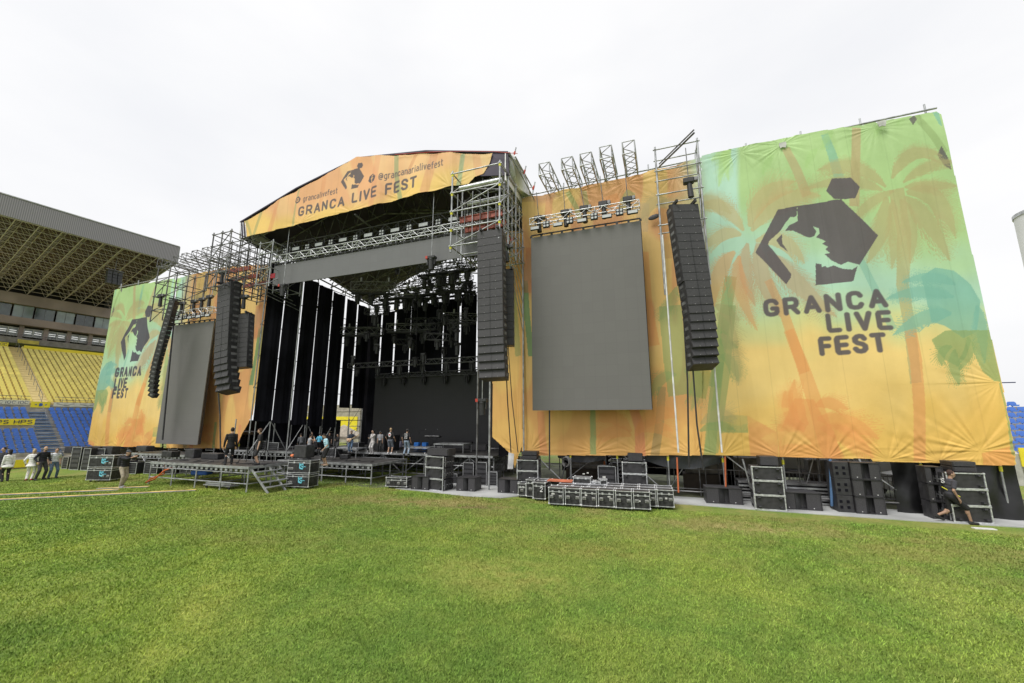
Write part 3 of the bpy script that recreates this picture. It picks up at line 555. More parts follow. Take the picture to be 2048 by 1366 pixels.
protoB = MB(); seatmesh(protoB, 0, 0, 0); protoB = protoB.build('seat', BSEAT, st); protoB.location = (0, 0, -3)
bl = []; yl = []
for k in range(NB):
    for i in range(int((S1-S0)/.40)):
        s = S0+.2+i*.40
        if 1.05 < s < 2.05 or (k in (6,) and s < 1.05): continue
        bl.append((s, .95+k*.54, 1.0+k*.275))
for k in range(NY):
    for i in range(int((S1-S0)/.40)):
        s = S0+.2+i*.40
        if 1.35 < s < 2.35: continue
        yl.append((s, 7.65+k*.52, 4.8+k*.243))
def seats(lst, m):
    # the hundred that show largest are parts of their own
    lst = sorted(lst, key=lambda p: (not (-1.7 < p[0] < 3.9), p[1], abs(p[0]-1)))
    me = MB(); seatmesh(me, 0, 0, 0); me0 = None
    for p in lst[:100]:
        if me0 is None: o = me.build('seat', m, st); me0 = o.data
        else: o = link('seat', me0, st)
        o.location = p
    r = MB()
    for p in lst[100:]: seatmesh(r, *p)
    r.build('seat_rows', m, st, kind='stuff')
bpy.data.objects.remove(protoB); KIDS[st.name].pop()
seats(bl, BSEAT); seats(yl, YSEAT)
# stairs
r = MB()
for k in range(24): r.box((1.55, .35+k*.27, .5+k*.1375+.25), (.96, .28, .06))
r.build('stair_flight', BSTEP, st)
MB().box((1.85, 13.45, 7.62), (1.0, 13.7, .05), M=Matrix.Rotation(math.atan(.243/.52), 4, 'X')).build('stair_flight', YSTEP, st)
hr = MB(); hr.tube((1.85, 7.4, 5.4), (1.85, 19.5, 11.2), .02); hr.tube((1.55, 3.5, 3.4), (1.55, 7, 5.4), .015)
for k in range(12): hr.tube((1.85, 7.4+k*1.1, 4.6+k*.52), (1.85, 7.4+k*1.1, 5.4+k*.52), .014)
hr.build('handrail', DSTEEL, st)
fr = MB()
for z in (5.0, 5.25):
    fr.tube((S0, 7.05, z), (1.1, 7.05, z), .02); fr.tube((2.5, 7.05, z), (S1, 7.05, z), .02)
for s in np.arange(S0, S1, .8):
    if not 1.1 < s < 2.5: fr.tube((s, 7.05, 4.5), (s, 7.05, 5.25), .014)
fr.build('front_rail', DSTEEL, st)
def board(s0, s1, o, z0, z1, m, words, wm=NAVY, lh=.6, tilt=0, parent=st, gap=.24, lw=.16):
    b = MB().box(((s0+s1)/2, o, (z0+z1)/2), (s1-s0, .05, z1-z0)).build('advert_board', m, parent); h = (z1-z0)*lh
    if words:
        mb = MB(); n = len(words); step = (s1-s0)/n
        for i, wd_ in enumerate(words):
            if not wd_: continue
            x0 = s0+step*i+step*.12; x1 = s0+step*(i+1)-step*.12
            for pl in text_strokes(wd_, (x0, (z0+z1)/2-h/2), (x1, (z0+z1)/2-h/2), h, gap):
                for p, q in zip(pl[:-1], pl[1:]):
                    mb.tube((p[0], o-.03, p[1]), (q[0], o-.03, q[1]), h*lw/2, 4)
        mb.build('lettering', wm, b)
    return b
board(S0, 1.1, 7.0, 4.55, 4.92, YBOARD if False else mat('white board', (.66, .64, .5), .5), ['IOC']*9, lh=.55)
board(1.2, 2.3, 7.0, 4.35, 4.82, YBOARD, None); bs = MB(); bs.box((1.75, 6.96, 4.58), (.18, .02, .24)); bs.tube((1.45, 6.96, 4.58), (1.5, 6.96, 4.6), .06, 5); bs.tube((2.0, 6.96, 4.55), (2.1, 6.96, 4.63), .03, 4); bs.build('emblem', mat('blue emblem', (.03, .12, .4), .5), KIDS[st.name][-1])
board(2.5, S1, 7.0, 4.45, 4.8, mat('white board', (.6, .6, .5), .5), ['V', 'V', 'V', 'V', 'V', 'V'], lh=.5)
board(S0, 1.02, 4.1, 2.95, 3.42, YBOARD, ['', 'HPS', 'HPS', 'HPS', 'HPS'], lh=.55, lw=.22)
board(S0, 1.35, 19.6, 10.55, 10.95, YBOARD, ['IOC']*9, lh=.6); board(2.4, S1, 19.6, 10.5, 10.85, YBOARD, None)
board(-4.5, .9, -.25, .1, .62, YBOARD, None, parent=st)
board(-3.5, -.1+.2, 19.7, 11.02, 11.45, mat('dull yellow board', (.5, .42, .07), .5), ['', 'ALEX'], lh=.5); board(1.9, 3.1+.3, 19.7, 11.05, 11.42, mat('dull yellow board', (.5, .42, .07), .5), None)
ext('perimeter_wall', [(-.1, 0), (-.1, .3), (.1, .3), (.1, 0)], S0, S1, CONC, st)
# boxes and press level
DK = mat('dark concourse wall', (.025, .023, .02), .8)
ext('concourse_wall', [(22.5, 8), (22.5, 16.2), (22.7, 16.2), (22.7, 8)], S0, S1, DK, st)
ext('back_wall', [(22.9, 16.0), (22.9, 17.9), (23.1, 17.9), (23.1, 16.0)], S0, R1E, DK, st)
ext('box_fascia', [(19.8, 15.05), (19.8, 16.15), (22.4, 16.15), (22.4, 15.05)], S0, S1, BEIGE, st)
ext('floor_slab', [(19.7, 12.95), (19.7, 13.7), (22.4, 13.7), (22.4, 12.95)], S0, S1, BEIGE, st)
ext('floor_slab', [(19.75, 11.02), (19.75, 11.6), (22.4, 11.6), (22.4, 11.02)], S0, S1, mat('grey painted parapet', (.2, .19, .18), .8), st)
for i, s in enumerate(np.arange(S0, S1-1, 1.55)):
    w = MB().box((s+.75, 20.3, 14.38), (1.42, .04, 1.3)).build('window', GLS if i % 2 else LGLS, st)
    f = MB();
    for x in (0, .5, 1.0): f.tube((s+.05+x*1.4, 20.27, 13.7), (s+.05+x*1.4, 20.27, 15.05), .018, 4)
    f.build('frame', DSTEEL, w)
WFR = mat('white window frame', (.5, .5, .48), .5)
for i, s in enumerate(np.arange(S0+.3, S1-1.5, 1.75)):
    w = MB().box((s+.7, 20.6, 12.3), (1.4, .04, .75)).build('window', mat('lit window glass', (.24, .26, .27), .15, 0, .25, 1.5), st)
    f = MB()
    for x in (0, .7, 1.4): f.box((s+x, 20.55, 12.3), (.07, .06, .85))
    f.box((s+.7, 20.55, 12.7), (1.4, .06, .06)); f.box((s+.7, 20.55, 11.9), (1.4, .06, .06)); f.build('frame', WFR, w)
    lt = MB();
    for zz in (12.42, 12.22): lt.box((s+.35, 20.57, zz), (.5, .01, .03)); lt.box((s+1.05, 20.57, zz-.02), (.5, .01, .03))
    lt.build('strip_light', LITW, w)
    MB().box((s+1.57, 20.5, 12.3), (.33, .3, 1.35)).build('pillar', BEIGE, st)
rl = MB()
for z in (11.75, 11.95): rl.tube((S0, 19.8, z), (S1, 19.8, z), .015, 5)
for s in np.arange(S0, S1, .22): rl.tube((s, 19.8, 11.6), (s, 19.8, 11.95), .01, 4)
rl.build('balcony_rail', DSTEEL, st)
for s in np.arange(S0+.2, S1, .45):
    pass
# roof
R1 = 8.67
def rib():
    m = bpy.data.materials.new('ribbed fascia'); m.use_nodes = True; n = m.node_tree.nodes; l = m.node_tree.links; b = n['Principled BSDF']; b.inputs['Roughness'].default_value = .5
    t = n.new('ShaderNodeTexCoord'); w = n.new('ShaderNodeTexWave'); w.inputs['Scale'].default_value = 2.6; w.inputs['Distortion'].default_value = 0; w.bands_direction = 'X'; l.new(t.outputs['Object'], w.inputs['Vector'])
    r = n.new('ShaderNodeValToRGB'); r.color_ramp.elements[0].color = (.16, .15, .165, 1); r.color_ramp.elements[1].color = (.31, .295, .315, 1); l.new(w.outputs[0], r.inputs[0]); l.new(r.outputs[0], b.inputs['Base Color']); return m
ext('roof_fascia', [(5.0, 19.15), (4.92, 20.78), (5.1, 20.82), (5.2, 19.15)], S0, R1, rib(), st)
ext('roof_coping', [(4.85, 20.8), (4.85, 20.88), (5.3, 20.88), (5.3, 20.8)], S0, R1+.05, mat('pale coping', (.42, .42, .43), .5), st)
ext('roof_deck', [(5.2, 20.2), (5.2, 20.6), (24, 17.8), (24, 17.4)], S0, R1, BRWN, st)
MB().add([(R1, 5.0, 19.1), (R1, 5.0, 20.85), (R1, 24, 20.85), (R1, 24, 16.1), (R1+.15, 5.0, 19.1), (R1+.15, 5.0, 20.85), (R1+.15, 24, 20.85), (R1+.15, 24, 16.1)], [(0, 1, 2, 3), (7, 6, 5, 4), (0, 4, 5, 1), (1, 5, 6, 2), (2, 6, 7, 3), (3, 7, 4, 0)]).build('gable_cladding', GREYP, st)
NO = 14
def lowp(s, k): return Vector((s, 5.2+k*14.8/NO, 19.15-k*3.0/NO))
def upp(s, k): p = lowp(s, k+.5); return p+Vector((0, 0, 1.0))
BAY = 1.32; ss = [R1-.2-i*BAY for i in range(11)]
for s in ss: tb('lower_chord', lowp(s, 0), lowp(s, NO), .034, CREAM, st)
for s in ss[:-1]: tb('upper_chord', upp(s-BAY/2, 0), upp(s-BAY/2, NO-1), .03, CREAM, st)
for k in range(0, NO+1): tb('cross_tie', lowp(ss[-1], k), lowp(ss[0], k), .026 if k else .05, CREAM, st)
lc = MB()
for s in ss[:-1]:
    for k in range(NO):
        u = upp(s-BAY/2, k)
        for p in (lowp(s, k), lowp(s-BAY, k), lowp(s, k+1), lowp(s-BAY, k+1)): lc.tube(u, p, .022, 4, cap=False)
    for k in range(NO-1): lc.tube(upp(s-BAY/2, k), upp(s-BAY*1.5, k) if s != ss[-2] else upp(s-BAY/2, k+1), .022, 4, cap=False)
lc.build('lacing', CREAM, st)
for i, s in enumerate(ss[:-1]):
    for q in (.32, .68):
        f = MB().tube((s-BAY*q, 5.25, 19.34), (s-BAY*q, 5.22, 19.40), .19, 12).build('floodlight', mat('floodlight housing', (.25, .25, .24), .5), st)
        MB().tube((s-BAY*q, 5.2, 19.28), (s-BAY*q, 5.23, 19.345), .165, 12).build('lens', mat('floodlight glass', (.45, .45, .43), .3), f)
for s in ss:
    tb('bracket', (s, 5.15, 19.15), (s-.25, 5.05, 19.5), .03, CREAM, st); tb('bracket', (s, 5.15, 19.15), (s+.25, 5.05, 19.5), .03, CREAM, st)
# house loudspeakers hung under that roof
p = SB+Matrix.Rotation(SR, 3, 'Z') @ Vector((4.9, 7.5, 17.2)); sc_ = thing('speaker_cluster', 'cluster of three hanging speaker columns under the grandstand roof', 'speakers', p, SR)
for j in range(3):
    for k in range(4): MB().box((.0+(j-1)*.38, -.05*k*k*.5, -.33*k), (.34, .5, .31), bev=.02).build('speaker_cabinet', mat('grey speaker box', (.045, .045, .05), .5), sc_)
MB().box((0, 0, .3), (1.3, .3, .08)).box((0, 0, .8), (.05, .05, 1.0)).build('hanging_frame', DSTEEL, sc_)

# ---------------------------------------------------------------- far end of the stadium, glimpsed through the stage
t = thing('grandstand', 'low end terrace with a yellow wall board glimpsed through the gap behind the stage', 'grandstand', (-42, 50, 0))
MB().box((0, 0, 2.2), (24, 1, 4.4)).box((0, 3, 5), (24, 6, 1.0)).build('wall', mat('pale end wall', (.36, .33, .27), .8), t)
for k in range(4): MB().box((-9+k*6, -.55, 2.6), (4.6, .06, 2.3)).build('advert_board', YBOARD, t)
MB().tube((-5.8, -.6, 2.3), (-5.8, -.66, 2.3), .55, 8).tube((10.2, -.6, 2.3), (10.2, -.66, 2.3), .55, 8).build('emblem', mat('violet emblem', (.15, .12, .35), .5), t)
# right hand stand: a wedge of blue seats beyond the end of the wall
rs = W(2010, 810, 30); rs.z = 0
t = thing('grandstand', 'slice of blue seated grandstand with a concrete side wall at the right edge', 'grandstand', rs)
for k in range(9):
    MB().box((6.5-k*.0, 1.0+k*.75, (1.3+k*.36)/2), (12.6, .76, 1.3+k*.36)).build('step', CONC, t)
    for i in range(8): mb = MB(); seatmesh(mb, 0, 0, 0, .44); o = mb.build('seat', BSEAT, t); o.location = (.75+i*.5, 1.0+k*.75, 1.3+k*.36)
v = [(-.1, .2, 0), (-.1, 8, 0), (-.1, 8, 4.7), (-.1, 7.4, 4.9), (-.1, .4, 1.7), (-.1, .2, 1.6)]; v += [(.25, y, z) for _, y, z in v]
MB().add(v, [(0, 1, 2, 3, 4, 5), (11, 10, 9, 8, 7, 6)]+[(i, 6+i, 6+(i+1) % 6, (i+1) % 6) for i in range(6)]).build('side_wall', mat('pale concrete', (.46, .45, .43), .8), t)
hr = MB(); hr.tube((0, .5, 2.6), (0, 7.4, 5.8), .035).tube((0, 7.4, 5.8), (5, 7.6, 5.8), .035)
for k in range(7): hr.tube((0, .5+k*1.15, 1.6+k*.53), (0, .5+k*1.15, 2.6+k*.533), .03)
hr.build('handrail', NAVY, t)
MB().box((5, .1, 1.45), (9.6, .06, .95)).build('advert_board', YBOARD, t)
mb = MB()
for pl in text_strokes('O', (.5, 1.15), (1.2, 1.15), .55): 
    for a_, b_ in zip(pl[:-1], pl[1:]): mb.tube((a_[0], .05, a_[1]), (b_[0], .05, b_[1]), .06, 4)
mb.build('lettering', NAVY, t)
p = W(2034, 428, 55); t = thing('floodlight_mast', 'tall white cylindrical tower beyond the right end of the stage', 'tower', (p.x+2.2, 55, 0))
MB().tube((0, 0, 0), (0, 0, p.z), 2.4, 32, r2=2.2).build('shaft', mat('white tower paint', (.6, .6, .62), .5, 0, .04, .3), t)
MB().tube((0, 0, p.z-.3), (0, 0, p.z+.05), 2.28, 32).build('rim', STEEL, t)

# ---------------------------------------------------------------- stage roof structure
rt = thing('stage_roof', 'dark tented roof over the concert stage with aluminium rafters', 'roof', (-16.3, 17.4, 15))
def rp(x, y, z): return Vector((x+16.3, y-17.4, z-15))
ROOF = [(-25.75, 15.0), (-25.75, 16.2), (-21.0, 17.65), (-16.3, 18.62), (-11.6, 17.9), (-6.75, 16.62), (-6.75, 15.1)]
for nm, r0, off, m in (('roof_tarp', ROOF[1:6], .0, TARPD),):
    v = []; n = len(r0)
    r1 = [(-25.75, 14.1), (-22.2, 15.75), (-16.3, 17.7), (-10.6, 15.9), (-6.75, 14.2)]
    for y, rr_ in ((17.38, r0), (30.2, r1)):
        for x, z in rr_: v.append(rp(x, y, z+.04))
        for x, z in rr_[::-1]: v.append(rp(x, y, z-.04))
    MB().add(v, [(i, (i+1) % (2*n), 2*n+(i+1) % (2*n), 2*n+i) for i in range(2*n)]+[tuple(range(2*n-1, -1, -1)), tuple(range(2*n, 4*n))]).build(nm, m, rt)
g_ = MB(); rr0 = [(x, z+.07) for x, z in ROOF[1:6]]; rr1 = [(-25.75, 14.17), (-22.2, 15.82), (-16.3, 17.77), (-10.6, 15.97), (-6.75, 14.27)]
rr0[0] = (-25.8, 16.1); rr0[-1] = (-6.7, 16.55); rr1[-1] = (-6.7, 14.2)
for (a_, b_, c_, d_) in zip(rr0[:-1], rr0[1:], rr1[:-1], rr1[1:]):
    v = [rp(a_[0], 17.5, a_[1]), rp(b_[0], 17.5, b_[1]), rp(d_[0], 30.25, d_[1]), rp(c_[0], 30.25, c_[1])]; v += [p+Vector((0, 0, .02)) for p in v]; g_.add(v, [(3, 2, 1, 0), (4, 5, 6, 7), (0, 1, 5, 4), (1, 2, 6, 5), (2, 3, 7, 6), (3, 0, 4, 7)])
g_.build('roof_cover', TARPG, rt)
def rafter(y, dep=1.0, m=DSTEEL):
    dz = (y-17.4)/12.8; mb = MB(); top = [(x, z-.18-dz*q) for (x, z), q in zip(ROOF[1:6], (2.1, 1.5, .95, 1.6, 2.4))]; bot = [(a, b-dz*.8) for a, b in [(-25.6, 14.6), (-21, 15.7), (-16.3, 16.6), (-11.6, 15.8), (-6.9, 14.7)]]
    for ln in (top, bot):
        for a_, b_ in zip(ln[:-1], ln[1:]): mb.tube(rp(a_[0], y, a_[1]), rp(b_[0], y, b_[1]), .05)
    for i in range(4):
        for j in range(4):
            f0 = j/4; f1 = (j+.5)/4; f2 = (j+1)/4; L = lambda ln, f: (ln[i][0]+(ln[i+1][0]-ln[i][0])*f, ln[i][1]+(ln[i+1][1]-ln[i][1])*f)
            A = L(bot, f0); B = L(top, f1); C = L(bot, f2); mb.tube(rp(A[0], y, A[1]), rp(B[0], y, B[1]), .03, 5); mb.tube(rp(B[0], y, B[1]), rp(C[0], y, C[1]), .03, 5)
    mb.build('rafter', m, rt)
for y in (17.6, 20.2, 22.8, 25.4, 26.7, 27.9, 29.0, 30.0): rafter(y)
for x in (-25.5, -23, -20.6, -18.3, -16.3, -14.3, -12, -9.6, -7.0):
    z = np.interp(x, [p[0] for p in ROOF[1:6]], [p[1] for p in ROOF[1:6]])-.3; tb('purlin', rp(x, 17.5, z), rp(x, 30.1, z-1.8), .04, DSTEEL, rt)
for x in (-25.5, -16.3, -7.0):
    for z in (15.05,): tb('tie_beam', rp(x, 17.5, z), rp(x, 30.1, z-1.2), .06, DSTEEL, rt)
cb = MB()
for i, y in enumerate((17.6, 20.2, 22.8, 25.4)):
    for a_, b_ in zip(ROOF[1:5], ROOF[2:6]): cb.tube(rp(a_[0], y, a_[1]-.3), rp(b_[0], y+2.6, b_[1]-.3), .015, 4); cb.tube(rp(b_[0], y, b_[1]-.3), rp(a_[0], y+2.6, a_[1]-.3), .015, 4)
cb.build('bracing_cable', STEEL, rt)
MB().box(rp(-6.9, 22, 15.85), (.05, 9.2, 1.5)).box(rp(-25.65, 22, 15.6), (.05, 9.2, 1.1)).build('side_flap', TARPG, rt)
# end pieces showing beside the gable banner
ep = MB(); a_, b_, c_, d_ = (W(984, 305, 17.42), W(1016, 303, 17.42), W(1018, 350, 17.42), W(960, 352, 17.42))
MB().add([p-rt.location for p in (a_, b_, c_, d_)]+[p-rt.location+Vector((0, .06, 0)) for p in (a_, b_, c_, d_)], [(3, 2, 1, 0), (4, 5, 6, 7), (0, 1, 5, 4), (1, 2, 6, 5), (2, 3, 7, 6), (3, 0, 4, 7)]).build('end_panel', TARPD, rt)
a_, b_, c_, d_ = (W(481, 446, 17.42), W(492, 441, 17.42), W(492, 474, 17.42), W(483, 476, 17.42))
MB().add([p-rt.location for p in (a_, b_, c_, d_)]+[p-rt.location+Vector((0, .06, 0)) for p in (a_, b_, c_, d_)], [(3, 2, 1, 0), (4, 5, 6, 7), (0, 1, 5, 4), (1, 2, 6, 5), (2, 3, 7, 6), (3, 0, 4, 7)]).build('end_panel', TARPD, rt)
for x in (481, 486, 491): tb('end_post', W(x, 445, 17.3)-rt.location, W(x+2, 476, 17.3)-rt.location, .03, ALU, rt)
# white tarpaulin falling off the right slope
v = [W(1019, 306, 17.6), W(1030, 310, 17.9), W(1050, 345, 18.9), W(1062, 392, 19.7), W(1040, 395, 19.9), W(1028, 370, 18.6), W(1019, 340, 17.8)]
g = MB(); c0 = sum(v, Vector((0, 0, 0)))/len(v)+Vector((0, .25, 0)); n = len(v)
g.add(v+[c0]+[p+Vector((0, .08, 0)) for p in v], [(i, (i+1) % n, n) for i in range(n)]+[(i, n+1+i, n+1+(i+1) % n, (i+1) % n) for i in range(n)]+[tuple(range(2*n, n, -1))], sm=True)
g.build('loose_tarp', TARPG, label='loose white tarpaulin hanging off the right end of the stage roof', cat='tarpaulin')
mb = MB(); mb.path([W(x, y, 17.2) for x, y in ((790, 309), (860, 304), (930, 302), (985, 303), (1035, 307))], .016); mb.build('ridge_strap', REDP, rt); KIDS[rt.name][-1].data.transform(Matrix.Translation(-rt.location))

# ---------------------------------------------------------------- screens
def screen_mat(name, c, rows=8):
    m = bpy.data.materials.new(name); m.use_nodes = True; n = m.node_tree.nodes; l = m.node_tree.links; b = n['Principled BSDF']; b.inputs['Roughness'].default_value = .62; b.inputs['Specular IOR Level'].default_value = .25
    t = n.new('ShaderNodeTexCoord'); q = n.new('ShaderNodeMapping'); q.inputs['Rotation'].default_value = (pi/2, 0, 0); l.new(t.outputs['Object'], q.inputs[0])
    br = n.new('ShaderNodeTexBrick'); br.offset = 0; br.inputs['Scale'].default_value = 1; br.inputs['Brick Width'].default_value = .5; br.inputs['Row Height'].default_value = .5; br.inputs['Mortar Size'].default_value = .004
    br.inputs['Color1'].default_value = (*[v*.98 for v in c], 1); br.inputs['Color2'].default_value = (*[v*1.02 for v in c], 1); br.inputs['Mortar'].default_value = (*[v*.84 for v in c], 1); l.new(q.outputs[0], br.inputs['Vector']); l.new(br.outputs[0], b.inputs['Base Color']); return m
SCR = screen_mat('led screen face', (.150, .146, .142)); SCR2 = screen_mat('dark led screen face', (.06, .06, .062)); SCR3 = screen_mat('header screen face', (.15, .15, .156))
def screen(label, px4, Y, m):
    tl, tr, br_, bl_ = [W(x, y, Y) for x, y in px4]; x0 = (tl.x+bl_.x)/2; x1 = (tr.x+br_.x)/2; z1 = (tl.z+tr.z)/2; z0 = (bl_.z+br_.z)/2
    t = thing('video_screen', label, 'screen', (x0, Y, z0)); MB().box(((x1-x0)/2, 0, (z1-z0)/2), (x1-x0, .06, z1-z0)).build('screen_face', m, t)
    f = MB(); n = int((x1-x0)/.5)
    for i in range(n+1): f.box((i*(x1-x0)/n, .11, (z1-z0)/2), (.04, .12, z1-z0-.02))
    f.box(((x1-x0)/2, .11, z1-z0-.06), (x1-x0-.05, .11, .05)); f.build('back_frame', BLK, t)
    f = MB(); 
    for i in range(n+1): f.box((i*(x1-x0)/n, .02, z1-z0+.06), (.10, .07, .1))
    f.box(((x1-x0)/2, .02, z1-z0+.14), (x1-x0, .06, .05)); f.build('hanging_bar', BLK, t); return x0, x1, z0, z1
RS = screen('large grey video screen hanging in front of the orange banner, right of the stage', [(1063, 478), (1281, 440), (1304, 818), (1065, 822)], 18.8, SCR)
LS = screen('large grey video screen hanging in front of the orange banner, left of the stage', [(347, 652), (422, 642), (403, 890), (313, 887)], 18.8, SCR)
HS = screen('long grey header screen across the top of the stage opening', [(549, 536), (958, 458), (958, 503), (545, 578)], 18.0, SCR3)
t = screen('wide dark video wall across the back of the stage', [(750, 752), (1040, 738), (1040, 893), (745, 893)], 27.6, SCR2)
MB().box((-20.0, 28.6, 2.6), (1, .1, 1)) if False else None

# ---------------------------------------------------------------- drapes
def drape(x0, y0, x1, y1, zb, zt, label, seed):
    n = 14; nz = 10; d = Vector((x1-x0, y1-y0, 0)); L = d.length; u = d/L; nn = Vector((-u.y, u.x, 0)); v = []; f = []
    for j in range(nz+1):
        for i in range(n+1):
            a = i/n; z = zb+(zt-zb)*j/nz; q = .05*sin(a*L*7+seed)+.03*sin(a*23+seed*2+j*.15); v.append(Vector((x0, y0, 0))+d*a+nn*q+Vector((0, 0, z)))
    for j in range(nz):
        for i in range(n): b = j*(n+1)+i; f.append((b, b+1, b+n+2, b+n+1))
    m = MB().add(v, f, sm=True); m.build('black_drape', DRAPE, label=label, cat='drape', group='black drapes round the stage')
XL = -23.7; ys_ = [18.3, 19.65, 21.05, 22.4, 23.75, 25.2, 26.6, 28.1]
for i in range(7):
    zt = 13.6-.13*i; drape(XL, ys_[i]+.05, XL, ys_[i+1]-.05, (3.25-.12*i) if i < 5 else 4.25, zt, 'black drape of the left stage side, number %s from the front' % ['one', 'two', 'three', 'four', 'five', 'six', 'seven'][i], i)
xr = [W(x, 755, 28.3).x for x in (728, 757, 785, 817, 850, 883, 918, 953, 990)]
for i in range(8): drape(xr[i]+.045, 28.3, xr[i+1]-.045, 28.3, .3 if i == 0 else 5.0, 12.3+.12*i, 'black drape across the back of the stage, %s from the left' % ['first', 'second', 'third', 'fourth', 'fifth', 'sixth', 'seventh', 'eighth'][i], 20+i)
drape(xr[-1]+.05, 28.35, -8.7, 28.35, 1.4, 13.3, 'black drape in the back right corner of the stage', 41)
drape(-8.6, 20.9, -8.6, 28.3, 1.4, 13.5, 'broad black drape closing the right side of the stage', 40)
drape(-25.5, 20.2, -25.5, 27.6, .05, 3.3, 'added black cloth darkening the wing behind the left side scaffold', 50)  # dark backing, added so the view under the drapes stays black
drape(-31, 22.3, -25.5, 22.3, .05, 3.3, 'added black cloth darkening the gap behind the lower right corner of the left orange banner', 51)  # second added backing, darkens the opening past the banner edge
# scaffold frames that carry the drapes
t = thing('drape_scaffold', 'tall scaffold carrying the black drapes on the left stage side', 'scaffold', (0, 0, 0))
for i, y in enumerate(ys_): tb('post', (XL-.12, y, 0), (XL-.12, y, 13.8), .035, STEEL, t); tb('post', (XL-1.4, y, 0), (XL-1.4, y, 3.4), .035, STEEL, t)
for z in (1.5, 3.3, 5.3, 7.3, 9.3, 11.3, 13.3): tb('ledger', (XL-.18, ys_[0], z), (XL-.18, ys_[-1], z-(.1 if z > 13 else 0)), .03, DSTEEL, t)
for i in range(0, 5): tb('diagonal_brace', (XL-.12, ys_[i], 3.3 if i % 2 else 1.3), (XL-.12, ys_[i+1], 1.3 if i % 2 else 3.3), .028, STEEL, t)
for i in range(0, 7, 2):
    for z in (5.3, 9.3): tb('diagonal_brace', (XL-.25, ys_[i], z), (XL-.25, ys_[i+1], z+2), .02, DSTEEL, t)
t = thing('drape_scaffold', 'tall scaffold carrying the black drapes across the back of the stage', 'scaffold', (0, 0, 0))
for x in xr: tb('post', (x, 28.5, 0), (x, 28.5, 13.2), .035, DSTEEL, t)
for z in (5.3, 7.3, 9.3, 11.3, 12.6): tb('ledger', (xr[0], 28.55, z), (xr[-1], 28.55, z), .03, DSTEEL, t)
for i in range(0, 8, 2): tb('diagonal_brace', (xr[i], 28.6, 5.3), (xr[i+1], 28.6, 7.3), .025, DSTEEL, t)
# seen through the gap low at the back left
t = thing('scaffold_tower', 'open scaffold frame at the back left of the stage, with sky and yellow boards behind', 'scaffold', (0, 0, 0)); scaffold(t, [-25.6, -24.3], [28.6, 30.0], [1.4, 2.8, 4.6], .025, DSTEEL)

# ---------------------------------------------------------------- header truss and blinders
def at(x, y, Y): return W(x, y, Y)
hx0, hx1, hz0, hz1 = HS
truss('truss', 'bright aluminium truss above the header screen', (hx0-.1, 18.05, hz1+.42), (hx1+.1, 18.05, hz1+.42), .4, .4, ALU, .028, .45)
p0 = at(600, 500, 18.6); p1 = at(952, 428, 18.6); z = (p0.z+p1.z)/2
truss('truss', 'black lighting truss behind the header screen carrying blinder lamps', (hx0-.1, 18.7, z), (hx1+.1, 18.7, z), .6, .8, BTRUSS, .035, .9)
def blinder(p, four, label, group, s=1.0):
    t = thing('blinder_lamp' if four else 'strobe_lamp', label, 'stage lamp', p, 0, group)
    if four:
        MB().box((0, 0, 0), (.36*s, .12*s, .36*s), bev=.02).build('housing', BLK, t)
        for x in (-.085, .085):
            for z in (-.085, .085): MB().tube((x*s, -.07*s, z*s), (x*s, -.085*s, z*s), .06*s, 10).build('lamp_lens', GLASSL, t)
    else:
        MB().box((0, 0, 0), (.62*s, .14*s, .26*s), bev=.02).build('housing', BLK, t); MB().box((0, -.08*s, 0), (.56*s, .02*s, .19*s)).build('lamp_lens', GLASSL, t)
    MB().box((0, .02, .26*s), (.04, .04, .25*s)).build('bracket', BLK, t); return t
g = 'lamps on the truss above the header screen'
b4 = blinder((0, 0, 0), True, 'four-lens blinder lamp on the truss above the header screen', g); b1 = blinder((0, 0, 0), False, 'rectangular strobe lamp on the truss above the header screen', g)
first = {True: b4, False: b1}; usd = set()
nb = 15
for i in range(nb):
    f = i % 2 == 0; x = hx0+.5+(hx1-hx0-1.2)*i/(nb-1); loc = Vector((x, 18.25, hz1+1.05))
    if f not in usd: first[f].location = loc; usd.add(f)
    else: copy_tree(first[f], loc)
    # equal neighbours keep a shared label
# ---------------------------------------------------------------- moving heads
def moving_head(p, s=1.0, tilt=0.0, rz=0, label='black moving head lamp hanging from a stage truss', group='moving head lamps in the stage rig'):
    t = thing('moving_head_lamp', label, 'stage lamp', p, rz, group)
    MB().box((0, 0, -.08*s), (.42*s, .34*s, .16*s), bev=.02*s).build('base', CABM, t)
    y = MB(); y.box((-.21*s, 0, -.34*s), (.06*s, .14*s, .42*s)); y.box((.21*s, 0, -.34*s), (.06*s, .14*s, .42*s)); y.box((0, 0, -.17*s), (.44*s, .14*s, .05*s)); y.build('yoke', CABM, t)
    M = Matrix.Rotation(tilt, 4, 'X'); c = Vector((0, 0, -.46*s)); a = M @ Vector((0, 0, .22*s)); b = M @ Vector((0, 0, -.34*s)); mb = MB(); mb.sph(c+a*.9, .15*s, 10, 6); mb.tube(c+a, c+a*.0, .16*s, 12); mb.tube(c, c+b, .16*s, 12, r2=.14*s); h = mb.build('head', BLK, t)
    MB().tube(c+b, c+b*1.03, .12*s, 12).build('lens', DLENS, h); return t
mhs = moving_head((0, 0, 0)); first_mh = [mhs]
def mh(p, s=1.0, rz=0, tilt=None, label=None):
    if first_mh: o = first_mh.pop(); o.location = p; o.rotation_euler = (0, 0, rz)
    else: o = copy_tree(mhs, p, rz)
    o.scale = (s, s, s); return o
def panel_lamp(p, label='narrow white LED panel lamp standing on a stage truss'):
    t = thing('panel_lamp', label, 'stage lamp', p, 0, 'LED panel lamps in the stage rig'); MB().box((0, 0, .18), (.16, .08, .36), bev=.01).build('housing', BLK, t); MB().box((0, -.045, .18), (.12, .01, .3)).build('lens', GLASSL, t); return t
